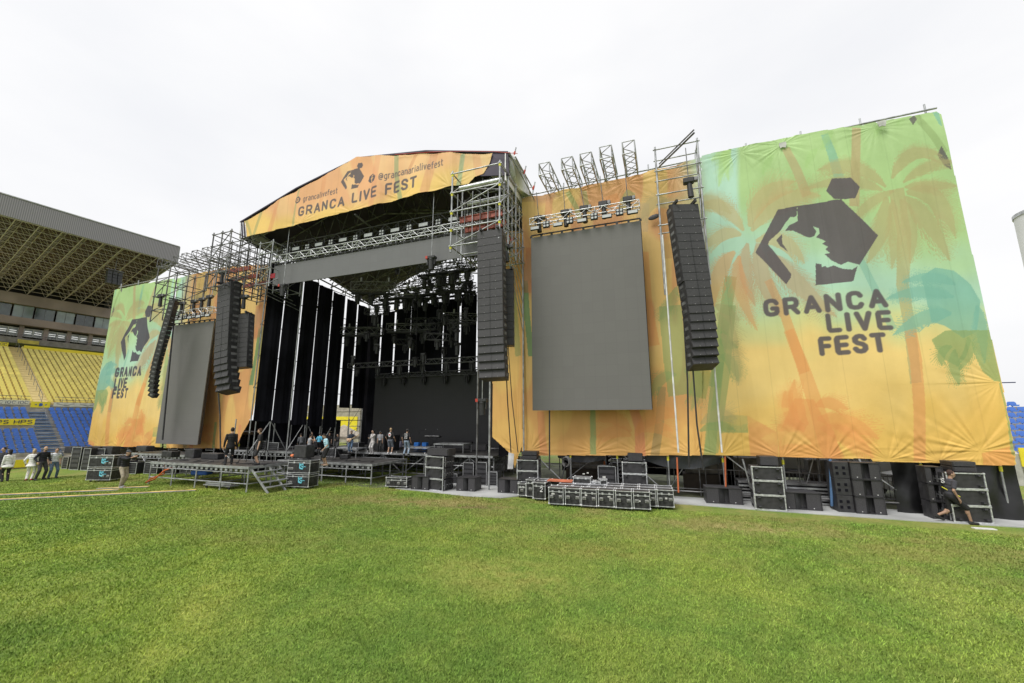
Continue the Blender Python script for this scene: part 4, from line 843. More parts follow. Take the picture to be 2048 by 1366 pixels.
PLs = [panel_lamp((0, 0, 0))]; PL0 = PLs[0]
def pl(p):
    if PLs: o = PLs.pop(); o.location = p
    else: copy_tree(PL0, p)
# rig trusses over the stage: from pixel pairs at a chosen depth
RIG = [((705, 572), (790, 578), 22.0, .75), ((790, 578), (872, 592), 22.4, .6), ((838, 540), (952, 528), 21.5, .5), ((620, 602), (664, 610), 23.5, .55), ((680, 657), (765, 667), 25.0, .6), ((775, 648), (860, 662), 25.2, .6), ((885, 637), (953, 634), 24.8, .65), ((560, 588), (572, 590), 20.0, .5), ((872, 585), (952, 560), 24.0, .55), ((745, 600), (952, 582), 27.2, .5), ((800, 575), (945, 552), 25.5, .4), ((760, 590), (930, 573), 23.0, .4), ((850, 545), (950, 535), 27.0, .4)]
g = 'lighting trusses hanging over the stage'
names = ['upper left lighting truss over the stage, its square end bright', 'upper middle lighting truss over the stage', 'lighting truss just under the open gable', 'short lighting truss close to the left drapes', 'lower left lighting truss over the stage', 'lower middle lighting truss over the stage', 'lower right lighting truss beside the main speaker hang', 'small truss end hanging at the left front of the stage', 'sloping truss under the open gable on the right', 'long truss along the top of the rear drapes', 'thin black truss crossing below the open gable, farther one', 'thin black truss crossing below the open gable, nearer one', 'short thin truss high in the open gable']
for (a, b, Y, w), nm in zip(RIG, names):
    p = W(*a, Y); q = W(*b, Y+ (1.2 if w > .5 else 0)); z = (p.z+q.z)/2; p.z = z; q.z = z+(.0)
    truss('truss', nm, p, q, w, w*.8, mat('worn truss', (.25, .25, .25), .45, .5) if w > .55 else BTRUSS, .026, .5, g)
    L = (q-p).length; n = max(1, int(L/.95))
    MB().box((p+q)/2+Vector((0, 0, -w*.4-.16)), (max(.5, L), .3, .1), rz=atan2(q.y-p.y, q.x-p.x)).build('truss_skirt', BLK, label='black trim board under the '+nm.replace(',', ''), cat='trim board')
    for i in range(n):
        c = p+(q-p)*((i+.5)/n)+Vector((0, random.uniform(-.2, .2), -w*.4-.26)); mh(c, random.uniform(.8, 1.05), random.uniform(-.6, .6))
        if i % 2 == 0: pl(c+Vector((.2, 0, w*.9+.2)))
for k in range(12):
    mh(W(random.uniform(790, 948), random.uniform(535, 600), random.uniform(21.5, 26)), random.uniform(.55, .8), random.uniform(-1, 1))
for k in range(22):   # lamps hung lower, over the middle of the stage
    x = random.choice([random.uniform(690, 945), random.uniform(800, 940)]); y = random.uniform(600, 715); Y = random.uniform(22, 27); p = W(x, y, Y); mh(p, random.uniform(.75, 1.0), random.uniform(-1, 1))
    if k % 3 == 0:
        L = 1.6; a = random.uniform(-.5, .5); truss('truss', 'short black truss with lamps hanging low over the stage', p+Vector((-L/2*cos(a), -L/2*sin(a), .3)), p+Vector((L/2*cos(a), L/2*sin(a), .3+random.uniform(-.2, .3))), .4, .4, BTRUSS, .022, .4, 'short trusses hanging low over the stage')
    MB().tube(p+Vector((0, 0, .2)), p+Vector((0, 0, 16.5-p.z)), .012, 4).build('hanging_cable', BLK, label='thin cable holding a low stage lamp', cat='cable', group='cables over the stage')
for a, b, Y, nm in (((698, 734), (956, 716), 24.5, 'long thin truss across the stage above the rear video wall, upper of the two'), ((753, 755), (958, 741), 27.3, 'long thin truss along the top edge of the rear video wall')):
    p = W(*a, Y); q = W(*b, Y); q.x = -9; z = (p.z+W(*b, Y).z)/2; p.z = q.z = z; truss('truss', nm, p, q, .32, .32, mat('grey truss', (.16, .16, .165), .45, .5), .02, .35)
    for i in range(7): mh(p+(q-p)*((i+.4)/7)+Vector((0, 0, -.15)), .8)
# cables with hanging spots
def hung_spot(a, b, Y, lab):
    p = W(*a, Y); q = W(*b, Y); q.x = p.x; q.y = p.y
    t = thing('hanging_spotlight', lab, 'stage lamp', q); tb('cable', p-q, (0, 0, .2), .02, STEEL, t); MB().box((0, 0, .12), (.5, .3, .14), bev=.02).build('base', BLK, t); MB().box((-.22, 0, .12), (.12, .31, .15)).build('strap', REDP, t)
    MB().tube((0, 0, 0), (0, 0, -.55), .15, 12, r2=.13).sph((0, 0, 0), .16).build('head', BLK, t); MB().box((-.2, 0, -.1), (.05, .12, .35)).box((.2, 0, -.1), (.05, .12, .35)).build('yoke', BLK, t); return t
hung_spot((868, 386), (862, 520), 17.6, 'follow spot hanging on a long cable in front of the header screen')
hung_spot((579, 458), (566, 575), 17.6, 'follow spot hanging on a long cable at the left front of the stage')
hung_spot((965, 757), (963, 806), 17.5, 'follow spot hanging on a cable below the main right speaker hang')

# ---------------------------------------------------------------- speaker hangs
def line_array(label, top, bottom, Y, width, n, rz, curve=.4, big=0, depth=.55, dots=True, lean=0):
    p = W(*top, Y); q = W(*bottom, Y); Hh = p.z-q.z; h = Hh/n; t = thing('line_array', label, 'speaker array', (p.x, Y, p.z), rz)
    t.rotation_euler = (Matrix.Rotation(-math.asin((q.x-p.x)/Hh), 3, 'Y') @ Matrix.Rotation(rz, 3, 'Z')).to_euler()
    z = 0; y = 0; ang = 0
    for k in range(n):
        f = k/(n-1); a = radians(curve*22)*max(0, (f-.55)/.45)**1.5+lean; M = Matrix.Rotation(-a, 4, 'X'); w = width if k < big or not big else width*.93
        # splayed cabinet, narrower at the back
        hw = w/2; d = depth; hh = h*.995/2
        v = [(-hw, 0, -hh), (hw, 0, -hh), (hw, 0, hh), (-hw, 0, hh), (-hw*.96, d, -hh*.96), (hw*.96, d, -hh*.96), (hw*.96, d, hh*.96), (-hw*.96, d, hh*.96)]
        c = Vector((0, y, z-h/2)); v = [M @ Vector(u)+c for u in v]
        cb = MB().add(v, [(0, 1, 2, 3), (5, 4, 7, 6), (1, 5, 6, 2), (4, 0, 3, 7), (3, 2, 6, 7), (4, 5, 1, 0)]).build('speaker_cabinet', CABM, t)
        def face(x0, x1, y0): return [M @ Vector(u)+c for u in [(x0, y0, -hh*.9), (x1, y0, -hh*.9), (x1, y0, hh*.9), (x0, y0, hh*.9), (x0, .01, -hh*.9), (x1, .01, -hh*.9), (x1, .01, hh*.9), (x0, .01, hh*.9)]]
        FQ = [(0, 1, 2, 3), (0, 4, 5, 1), (1, 5, 6, 2), (2, 6, 7, 3), (3, 7, 4, 0)]
        MB().add(face(-hw*.97, hw*.97, -.012), FQ).build('grille', GRILLE, cb)
        if k > 3: MB().add(face(-hw*.03, hw*.03, -.022), FQ).build('divider', BLK, cb)
        if dots:
            for sx in (-1, 1): MB().box(M @ Vector((sx*hw*.45, -.016, -hh*.78))+c, (.022, .01, .02)).build('badge', mat('grey badge', (.4, .4, .4), .5), cb)
        for sx in (-1, 1): MB().box(M @ Vector((sx*hw*.967, .3*d/.55, hh*.1))+c, (.03, d*.5, hh*.7)).build('side_rigging', DSTEEL, cb)
        z -= h*cos(a); y += h*sin(a)*.95
    fm = MB(); fm.box((0, depth*.5, .08), (width*.95, .12, .1)); fm.box((-width*.35, depth*.5, .08), (.08, depth*1.5, .12)); fm.box((width*.35, depth*.5, .08), (.08, depth*1.5, .12)); fm.build('flying_frame', BLK, t)
    return t
la = line_array('main speaker hang at the right edge of the stage opening, tall and straight', (979, 461), (981, 755), 16.4, 1.22, 19, radians(3), .55, 0, .6)
line_array('speaker hang at the right in front of the outer banner, turned outward', (1370, 408), (1421, 728), 17.2, 1.12, 20, radians(24), .9, 10, .6)
line_array('narrow side speaker hang tucked behind the main right hang', (1014, 540), (1014, 690), 17.6, .62, 10, radians(14), .1, 0, .5, False)
line_array('main speaker hang at the left edge of the stage opening, tall and straight', (449, 566), (437, 783), 16.6, 1.22, 17, radians(-2), .7, 0, .7)
line_array('speaker hang at the far left seen from its side against the green banner', (344, 600), (290, 794), 17.2, .46, 22, radians(-66), 1.0, 9, .36)
line_array('shorter speaker hang between the main left hang and the stage', (482, 628), (476, 735), 17.2, 1.0, 11, radians(20), .1, 0, .6, False)
def cable(pts, r, lab, m=BLK, cat='cable', grp=None):
    o = MB().path(pts, r, 6).build('cable', m, label=lab, cat=cat)
    if grp: o['group'] = grp
    return o
cable([W(1357, 470, 17.9), W(1375, 760, 17.9), W(1378, 935, 17.9)], .035, 'thick black cable hanging from the outer right speaker hang, left of two')
cable([W(1385, 726, 17.8), W(1394, 850, 17.8), W(1407, 940, 17.8)], .035, 'thick black cable hanging from the outer right speaker hang, right of two')
cable([W(1010, 690, 17.9), W(1015, 800, 17.9), W(1022, 905, 18.2)], .025, 'dark cable running down in front of the narrow yellow banner, left of two')
cable([W(1016, 690, 17.9), W(1024, 800, 17.9), W(1036, 905, 18.2)], .02, 'dark cable running down in front of the narrow yellow banner, right of two')
cable([W(1099, 820, 18.9), W(1099, 940, 18.9)], .035, 'black cable dropping below the right video screen')
cable([W(437, 787, 17.2), W(440, 830, 17.2), W(441, 900, 17.2)], .04, 'thick black cable dropping below the main left speaker hang')
cable([W(352, 602, 18.2), W(342, 700, 18.2), W(325, 880, 18.2)], .05, 'black cable bundle beside the left video screen')
# riggings above the hangs
def hook(a, b, Y, lab):
    p = W(*a, Y); t = thing('chain_hoist', lab, 'hoist', p); q = W(*b, Y)-p; tb('chain', (0, 0, .1), q, .02, DSTEEL, t)
    MB().box((0, 0, 0), (.42, .26, .24), bev=.03).build('motor', BLK, t); MB().tube((.02, 0, -.1), (.05, 0, -.75), .10, 8, r2=.12).build('chain_bag', BLK, t); MB().box((.28, 0, .02), (.16, .2, .18), bev=.02).build('gearbox', DSTEEL, t); return t
for i, (a, b) in enumerate([((1077, 437), (1073, 385)), ((1130, 425), (1126, 372)), ((1168, 417), (1160, 366)), ((1206, 408), (1200, 352)), ((1255, 399), (1250, 340))]):
    hook(a, b, 18.7, 'black chain hoist over the right video screen, %s from the left' % ['first', 'second', 'third', 'fourth', 'fifth'][i])
for i, (a, b) in enumerate([((364, 607), (366, 560)), ((388, 603), (392, 550)), ((404, 599), (412, 545)), ((419, 594), (426, 540))]):
    hook(a, b, 18.7, 'black chain hoist over the left video screen, %s from the left' % ['first', 'second', 'third', 'fourth'][i])
hook((1377, 362), (1371, 296), 17.4, 'chain hoist hanging inside the right speaker tower'); hook((1012, 495), (1010, 462), 17.6, 'chain hoist above the narrow side speaker hang at right'); hook((488, 594), (486, 560), 17.2, 'chain hoist above the shorter left speaker hang'); hook((322, 592), (330, 560), 17.2, 'chain hoist at the top of the far left speaker hang'); hook((445, 545), (446, 520), 16.8, 'chain hoist above the main left speaker hang')
# lighting truss on top of each video screen
for (X0, X1, Z0, Z1), side, n in ((RS, 'right', 9), (LS, 'left', 9)):
    z = Z1+.55; truss('truss', 'bright lighting truss hung just above the %s video screen' % side, (X0, 18.75, z+.25), (X1, 18.75, z+.25), .35, .35, ALU, .024, .4)
    g = 'lamps above the %s video screen' % side; f4 = f1 = None
    for i in range(n):
        x = X0+.3+(X1-X0-.6)*i/(n-1); four = i % 2 == 1; lab = ('four-lens blinder lamp' if four else 'rectangular strobe lamp')+' on the truss above the %s video screen' % side
        if four:
            if f4 is None: f4 = blinder((x, 18.5, z-.1), True, lab, g, .95)
            else: copy_tree(f4, (x, 18.5, z-.1))
        else:
            if f1 is None: f1 = blinder((x, 18.5, z-.2), False, lab, g, .75)
            else: copy_tree(f1, (x, 18.5, z-.2))

# ---------------------------------------------------------------- towers and wing scaffolds
XRt = W(1045, 395, 19.8).x
t = thing('roof_tower', 'scaffold bay hung with orange steel beams at the right end of the stage roof', 'scaffold', (XRt, 16.5, 11.4))
o_ = (XRt, 16.5, 11.4); xs = [XRt-2.55, XRt]; scaffold(t, xs, [16.5, 17.6, 18.7, 19.8], [11.6, 12.5, 13.4, 14.4, 15.45], .04, STEEL, True, 11.3, o_, tags=True)
for k in range(7):
    for y in (17.0, 18.1, 19.2):
        x = XRt-2.5+k*.42; tb('rod', Vector((x, y, 11.4+.3*(k % 3)))-Vector(o_), Vector((x, y, 14.6-.4*(k % 2)))-Vector(o_), .022, DSTEEL if k % 2 else STEEL, t)
for k in range(9):
    tb('diagonal_rod', Vector((XRt-.05, 16.6+.1*k, 15.2-.45*k))-Vector(o_), Vector((XRt+.0, 19.75, 13.9-.75*k))-Vector(o_), .022, STEEL, t)
    tb('diagonal_rod', Vector((XRt-1.6-.1*k, 17.0+.25*k, 14.8-.3*k))-Vector(o_), Vector((XRt-.2, 18.0+.2*k, 13.6-.3*k))-Vector(o_), .018, STEEL, t)
for z, y in ((13.2, 17.1), (12.9, 17.6), (12.2, 18.2), (12.5, 18.6)):
    b = MB(); b.box((-1.25, y-16.5, z-11.4+.14), (2.3, .12, .03)); b.box((-1.25, y-16.5, z-11.4-.14), (2.3, .12, .03)); b.box((-1.25, y-16.5, z-11.4), (2.3, .03, .28))
    for i in range(5): b.box((-2.2+i*.48, y-16.53, z-11.4), (.05, .03, .27))
    b.build('steel_beam', ORG, t)
tb('roll_beam', Vector((XRt-2.4, 17.0, 14.9))-Vector(o_), Vector((XRt-.1, 17.0, 14.9))-Vector(o_), .11, ALU, t, 10); tb('roll_beam', Vector((XRt-2.4, 17.9, 14.5))-Vector(o_), Vector((XRt-.1, 17.9, 14.5))-Vector(o_), .11, ALU, t, 10)
tb('post', (0, 3.3, -11.4), (0, 3.3, 0), .045, STEEL, t); tb('post', (-2.55, 3.3, -11.4), (-2.55, 3.3, 0), .045, DSTEEL, t)
tb('post', Vector((W(978, 965, 19.2).x, 19.2, 0))-Vector(o_), Vector((W(978, 965, 19.2).x, 19.2, 6))-Vector(o_), .05, STEEL, t)
for a, b in (((1018, 304, 17.2), (1068, 398, 19.7)), ((1000, 322, 16.5), (1045, 395, 19.8)), ((1030, 312, 17.3), (1066, 378, 19.6))): tb('brace_pole', W(*a)-Vector(o_), W(*b)-Vector(o_), .035, STEEL, t)
for x, y in ((1030, 303), (1050, 340), (1068, 372)): mb = MB().tube(W(x-3, y+16, 18.4)-Vector(o_), W(x+2, y-8, 18.4)-Vector(o_), .035).tube(W(x-9, y+3, 18.4)-Vector(o_), W(x+1, y+2, 18.4)-Vector(o_), .025); mb.build('tarp_pole', STEEL, t); MB().tube(W(x-2, y+8, 18.4)-Vector(o_), W(x, y, 18.4)-Vector(o_), .05).build('strap', REDP, t)
t = thing('roof_tower', 'scaffold bay of crowded poles at the left end of the stage roof', 'scaffold', (-27, 16.5, 11)); o_ = Vector((-27, 16.5, 11))
pa = W(427, 475, 16.3); pb = W(463, 465, 16.3)
scaffold(t, [pa.x, (pa.x+pb.x)/2, pb.x], [16.3, 17.5, 18.7, 19.7], [11.4, 12.3, 13.2, 14.1, 14.9], .035, DSTEEL, True, 11.2, o_)
for k in range(8):
    for y in (16.8, 18.0, 19.2): tb('rod', Vector((pa.x+.3+k*.42, y, 11.6+.25*(k % 3)))-o_, Vector((pa.x+.3+k*.42, y, 14.2-.3*(k % 3)))-o_, .018, DSTEEL, t)
for k in range(10): tb('diagonal_rod', Vector((pa.x+.2*k, 16.4, 14.6-.3*k))-o_, Vector((pa.x+1.2+.3*k, 19.8, 13.6-.35*k))-o_, .02, DSTEEL, t)
scaffold(t, [pb.x+1.2, pb.x+2.3], [17.4, 18.6, 19.7], [11.6, 12.6, 13.6, 14.3], .032, STEEL, True, 11.4, o_)
for z, y in ((12.7, 17.2), (12.4, 17.8), (12.2, 18.6)): MB().box((pa.x+27+1.2, y-16.5, z-11), (2.4, .12, .25)).build('steel_beam', ORG, t)
MB().box((pb.x+27+1.8, 1.6, 1.3), (.5, .3, .3)).build('motor', mat('red hoist', (.35, .02, .03), .5), t)
for y in (19.6,): tb('post', Vector((pb.x+2.6, y, 0))-o_, Vector((pb.x+2.6, y, 14))-o_, .04, STEEL, t)
# speaker tower on the right, standing proud of the wall
t = thing('speaker_tower', 'slim scaffold tower rising above the right banner to carry the outer speaker hang', 'scaffold', (1, 18.6, 0)); o_ = Vector((1, 18.6, 0))
xa = W(1310, 300, 18.6).x; xb = W(1394, 280, 18.6).x; top = W(1310, 300, 18.6).z
scaffold(t, [xa, xb], [18.6, 19.5], [12.0, top-2.3, top-1.1, top], .036, STEEL, False, 9.0, o_)
for x in (xa, xb):
    for k in range(4): z = 9.6+k*1.4; tb('diagonal_brace', Vector((x, 18.6 if k % 2 else 19.5, z))-o_, Vector((x, 19.5 if k % 2 else 18.6, z+1.4))-o_, .02, DSTEEL, t)
p = W(1319, 333, 19.6)-o_; q = W(1388, 266, 17.0)-o_; MB().tube(p, q, .045, 6).tube(p+Vector((0, 0, .14)), q+Vector((0, 0, .14)), .035, 6).build('jib_beam', DSTEEL, t)
for a, b in (((1325, 470, 18.4), (1357, 905, 18.4)), ((1404, 460, 18.4), (1444, 905, 18.4))): MB().tube(W(*a)-o_, W(*b)-o_, .035, 8).build('conduit', WHT, t)
# black gash in the cloth beside the tower
MB().sph(W(1308, 434, 19.62), (.28, .03, .13), 12, 6, M=Matrix.Rotation(-.25, 4, 'Y')).build('wind_vent', BLK, label='small dark eye-shaped vent cut in the orange banner beside the speaker tower', cat='vent')
# cantilever trusses reaching forward over each video screen
for i, (b0, f0) in enumerate([((1108, 388), (1072, 328)), ((1150, 378), (1127, 315)), ((1185, 371), (1160, 307)), ((1222, 360), (1201, 293)), ((1264, 350), (1247, 283))]):
    b = W(*b0, 19.95); y = G(f0[0], f0[1], b.z+.7).y; f = Vector((b.x, y, b.z+.35)); b.z += .35
    truss('cantilever_truss', 'square truss jutting out over the right video screen, %s from the left' % ['first', 'second', 'third', 'fourth', 'fifth'][i], Vector((b.x, 20.6, b.z)), f, .55, .62, STEEL, .035, .5, 'trusses jutting out over the right screen')
for i, (b0, f0) in enumerate([((372, 549), (366, 507)), ((397, 543), (390, 503)), ((414, 538), (405, 498)), ((434, 533), (418, 494)), ((455, 528), (430, 490))]):
    b = W(*b0, 19.95); yf = max(16.6, G(f0[0], f0[1], b.z+.65).y); b.z += .3; truss('cantilever_truss', 'square truss jutting out over the left video screen, %s from the left' % ['first', 'second', 'third', 'fourth', 'fifth'][i], Vector((b.x, 20.6, b.z)), Vector((b.x, yf, b.z)), .55, .62, DSTEEL, .03, .5, 'trusses jutting out over the left screen')
t = thing('speaker_tower', 'slim scaffold tower carrying the far left speaker hang', 'scaffold', (-33, 18.6, 0)); o_ = Vector((-33, 18.6, 0)); pa = W(318, 535, 17.2); pb = W(342, 530, 17.2)
scaffold(t, [pa.x, pb.x], [17.2, 18.4, 19.6], [10.8, 11.8, 12.8, pa.z], .035, DSTEEL, True, 10.0, o_)
# top rail and posts of the wing walls
def wing(label, x0, x1, px_top, n, zt0, zt1, back, zlev, tags=True):
    t = thing('wing_scaffold', label, 'scaffold', (x0, YW, 0)); o_ = Vector((x0, YW, 0))
    for i in range(n):
        f = i/(n-1); x = x0+(x1-x0)*f; zt = zt0+(zt1-zt0)*f
        tb('post', Vector((x, YW+.22, 0))-o_, Vector((x, YW+.22, zt+.45))-o_, .035, STEEL, t); tb('post', Vector((x, back, 0))-o_, Vector((x, back, zt))-o_, .035, DSTEEL, t)
        for z in zlev: tb('transom', Vector((x, YW+.22, z))-o_, Vector((x, back, z))-o_, .028, DSTEEL, t)
        if i < n-1 and i % 2 == 0: tb('diagonal_brace', Vector((x, YW+.3, 2.0))-o_, Vector((x0+(x1-x0)*(i+1)/(n-1), YW+.3, .1))-o_, .03, STEEL, t)
    tb('top_rail', Vector((x0, YW+.1, zt0+.1))-o_, Vector((x1+.3, YW+.1, zt1+.1))-o_, .04, STEEL, t)
    for z in zlev: tb('ledger', Vector((x0, YW+.28, z))-o_, Vector((x1, YW+.28, z))-o_, .028, DSTEEL, t)
    if tags: 
        mb = MB()
        for i in range(n): x = (x1-x0)*i/(n-1); mb.tube((x, .22, 1.6), (x, .22, 1.78), .05)
        mb.build('marker_tape', YEL, t)
    return t
wt = wing('scaffold behind the right banners of the stage wall', XRt+.1, 10.7, None, 9, 15.45, 15.75, 22.2, (.35, 2.0, 4.5, 8, 12))
wing('scaffold behind the left banners of the stage wall', -43.5, -26.9, None, 8, 14.4, 14.7, 22.2, (.35, 1.5, 4.5, 8, 12))
for i, x in enumerate((1565, 1763)):
    p = W(x, 290 if i == 0 else 247, YW-.1); MB().prism([(-.13, .1), (.12, .12), (.15, .0), (.1, -.17), (-.02, -.12), (-.1, -.16), (-.14, -.02)], .04, Matrix.Translation(p) @ Matrix.Rotation(pi/2, 4, 'X')).build('cloth_patch', mat('white patch', (.5, .5, .48), .8), label='white rag tied over the %s lashing on the top edge of the right banner' % ('left' if i == 0 else 'right'), cat='rag')

# ---------------------------------------------------------------- under the wings
slab('wing_platform', [(-6.6, 20.6), (10.9, 20.6), (10.9, 22.4), (-6.6, 22.4)], 2.5, 2.62, DECK, label='plank platform behind the right banners', cat='platform')
slab('wing_platform', [(-43, 20.6), (-26.5, 20.6), (-26.5, 26), (-43, 26)], 2.35, 2.55, DECK, label='plank platform behind the left banners', cat='platform')
def skirt(label, pts, zb, zt, m=None):
    m = m or mat('black plastic sheet', (.012, .012, .013), .32, 0, .3, 1.5, .5, 3); mb = MB()
    for (a, b) in zip(pts[:-1], pts[1:]):
        n = 20; v = []
        for j in range(7):
            for i in range(n+1):
                f = i/n; x = a[0]+(b[0]-a[0])*f; y = a[1]+(b[1]-a[1])*f; z0 = zb[0]; z = z0+(zt-z0)*j/6; v.append((x, y-.08*sin(f*9+j*.7)-.05*sin(f*23-j), z-.12*sin(f*pi)*(j/6)))
        mb.add(v, [(j*(n+1)+i, j*(n+1)+i+1, (j+1)*(n+1)+i+1, (j+1)*(n+1)+i) for j in range(6) for i in range(n)], sm=True)
    return mb.build('plastic_skirt', m, label=label, cat='sheet')
x1836 = G(1800, 1034).x
skirt('glossy black plastic sheet closing the wall base at the far right', [(W(1780, 930, 20.1).x, 20.1), (11.1, 20.0)], (.03,), 2.15)
skirt('added black sheet darkening the back of the space under the right platform', [(-6.4, 25.8), (1.2, 25.8)], (.3,), 2.3, DRAPE)  # added backing that keeps the space behind the wall dark
skirt('added black sheet darkening the back of the space under the left platform', [(-43, 25.8), (-26, 25.8)], (.3,), 2.3, DRAPE)  # same added dark backing for the left wing
for i, (a, b) in enumerate(((1115, 1210), (1290, 1440))):
    p = W(a, 915, 20.2); q = W(b, 915, 20.2); v = []
    for j in range(5):
        for k in range(17): f = k/16; v.append((p.x+(q.x-p.x)*f, 20.25-.06*sin(f*14+j), 1.9-j*.09-.12*sin(f*pi)*j/4*(1.5+i)))
    MB().add(v, [(j*17+k, j*17+k+1, (j+1)*17+k+1, (j+1)*17+k) for j in range(4) for k in range(16)], sm=True).build('tarp_roll', mat('dark grey tarp', (.05, .055, .065), .45), label='dark tarpaulin sagging under the %s part of the orange banner' % ('left' if i == 0 else 'middle'), cat='tarpaulin')
# ballast, barriers, trailer, stacked platforms
def ballast(p, w, lab):
    t = MB().box((0, 0, .4), (w, .8, .8), bev=.05).build('ballast_block', mat('weathered concrete', (.17, .165, .15), .9, 0, .2, 3, .3, 12), label=lab, cat='ballast'); t.location = p
for x, y, w, l in ((1175, 950, 1.9, 'behind the road cases'), (1420, 945, 2.2, 'right of the framed speaker stack'), (1480, 945, 1.6, 'left of the tall speaker stack'), (1645, 938, 1.2, 'beside the blue pipe')):
    p = W(x, y, 22.6); ballast((p.x, 22.6, .85), w, 'weathered concrete ballast block under the right wing, '+l); MB().box((p.x, 22.6, .42), (w*1.1, .9, .84)).build('pallet_stack', mat('dark timber', (.06, .05, .04), .9), label='dark timber stack carrying the ballast block '+l, cat='pallets')
def barrier(p, n, lab, rz=0):
    t = thing('crowd_barrier', lab, 'barrier', p, rz, 'crowd barriers stored under the stage'); w = 2.2
    MB().tube((0, 0, .15), (w, 0, .15), .022).tube((0, 0, 1.1), (w, 0, 1.1), .022).tube((0, 0, .05), (0, 0, 1.1), .022).tube((w, 0, .05), (w, 0, 1.1), .022).build('frame', DSTEEL, t)
    mb = MB()
    for i in range(1, 14): mb.tube((w*i/14, 0, .15), (w*i/14, 0, 1.1), .011, 5)
    mb.build('bars', DSTEEL, t); mb = MB().tube((.2, -.3, .02), (.2, .3, .02), .022).tube((w-.2, -.3, .02), (w-.2, .3, .02), .022); mb.build('foot', DSTEEL, t); return t
b0 = barrier((W(1440, 960, 21.6).x, 21.6, .03), 14, 'grey crowd barrier standing under the right wing')
for i, (x, y) in enumerate(((1520, 21.9), (1580, 22.3), (1610, 21.4), (1660, 22.0))): copy_tree(b0, (W(x, 960, y).x, y, .03), random.uniform(-.1, .1))
for x in range(790, 1030, 40): copy_tree(b0, (W(x, 940, 26.5).x, 26.5, .02), .02, label='crowd barrier standing in a row behind the under-stage scaffold')
t = thing('trailer', 'grey box trailer parked behind the scaffold under the right wing', 'trailer', (1.2, 24.8, .03)); MB().box((4.0, 0, 1.75), (8.4, 1.6, 1.5), bev=.04).build('body', mat('trailer side', (.27, .27, .27), .5, 0, .1, 1), t); MB().box((4.0, 0, .75), (8.2, 1.2, .3)).build('chassis', BLK, t)
for x in (.9, 2.0, 6.4, 7.4): MB().tube((x, -.75, .36), (x, -.55, .36), .34, 18).build('wheel', RUB, t)
t = thing('van', 'white van seen behind the scaffold under the right wing', 'van', (W(1780, 950, 23.5).x, 23.5, .03))
prof = [(-.2, .35), (-.2, 1.0), (.25, 1.1), (.7, 1.65), (2.6, 1.7), (2.6, .35)]; MB().prism(prof, 1.6, Matrix.Translation((0, .8, 0)) @ Matrix.Rotation(pi/2, 4, 'X')).build('body', WHT, t); MB().box((.5, -.02-.8, 1.3), (.5, .02, .35)).build('side_window', DLENS, t)
for x in (.35, 2.1): MB().tube((x, -.85, .33), (x, -.65, .33), .33, 18).build('wheel', RUB, t)
MB().box((-.22, -.5, .7), (.05, .3, .15)).build('headlight', GLASSL, t)
def pole(name, lab, a, b, Y, r, m, cat='pole'): return MB().tube(W(*a, Y), W(*b, Y), r, 8).build(name, m, label=lab, cat=cat)
for i, (a, b) in enumerate((((1354, 915), (1357, 985)), ((1450, 912), (1452, 985)))): pole('ratchet_strap', 'orange ratchet strap hanging under the banner, %s of two' % ('left' if i == 0 else 'right'), a, b, 19.9, .035, mat('orange strap', (.6, .16, .06), .6), 'strap')
pole('support_pipe', 'blue steel pipe standing under the orange banner', (1660, 918), (1664, 1012), 19.7, .05, mat('blue pipe', (.08, .16, .3), .5))
for i, (x0, x1) in enumerate(((1485, 1500), (1660, 1690), (1718, 1740))):
    MB().tube(W(x0, 918, 19.75), W(x1, 970, 19.75), .035).build('brace_pole', STEEL, label='slanting steel brace under the orange banner, %s from the left' % ['first', 'second', 'third'][i], cat='pole')
lp = MB();
t = thing('platform_stack', 'stack of folded stage platforms lying under the right wing', 'platforms', (W(1480, 980, 21).x, 21, .03))
for k in range(6): MB().box((2.2, 0, .06+k*.14), (4.6, 1.1, .07)).build('platform', DSTEEL if k % 2 else STEEL, t)
t = thing('platform_stack', 'stack of folded stage platforms behind the framed speaker stack', 'platforms', (W(1215, 960, 22).x, 22, .03))
for k in range(9): MB().box((1.0, 0, .2+k*.19), (1.7, 1.1, .06)).build('platform', DSTEEL if k % 2 else STEEL, t)
MB().tube((0, 0, 0), (0, 0, .55), .14, 12, r2=.03).box((0, 0, .01), (.36, .36, .03)).build('traffic_cone', mat('orange cone', (.7, .2, .04), .5), label='orange traffic cone standing among the gear under the orange banner', cat='cone').location = W(1210, 945, 21.8)

# ---------------------------------------------------------------- stage decks
ZD = 1.35
t = thing('stage_deck', 'main black stage deck on scaffold legs', 'stage', (-16, 22, 0)); o_ = Vector((-16, 22, 0))
MB().box((-1.0+.0, 3.2, ZD-.06), (15.2, 6.4, .1)).build('deck_boards', DECK, t)
MB().box((-1.0, -.03, ZD-.05), (15.2, .06, .12)).build('edge_rail', STEEL, t)
for i in range(11):
    x = -8.4+i*1.5
    for y in (.1, 1.6, 3.2, 5.0): tb('post', (x, y, 0), (x, y, ZD-.1), .035, STEEL if y < .2 else DSTEEL, t)
    if i < 10: tb('diagonal_brace', (x, .1, ZD-.15 if i % 2 else .15), (x+1.5, .1, .15 if i % 2 else ZD-.15), .025, STEEL, t)
for y in (.1, 1.6, 3.2): tb('ledger', (-8.4, y, .75), (6.6, y, .75), .028, STEEL, t); tb('ledger', (-8.4, y, .2), (6.6, y, .2), .028, DSTEEL, t)
lc = MB()
for i in range(36):
    x = -8.3+i*.42; lc.tube((x, 1.9, ZD-.15), (x+.42, 1.9, .5), .018, 4); lc.tube((x, 1.9, .5), (x+.42, 1.9, ZD-.15), .018, 4)
lc.build('truss_lacing', DSTEEL, t)
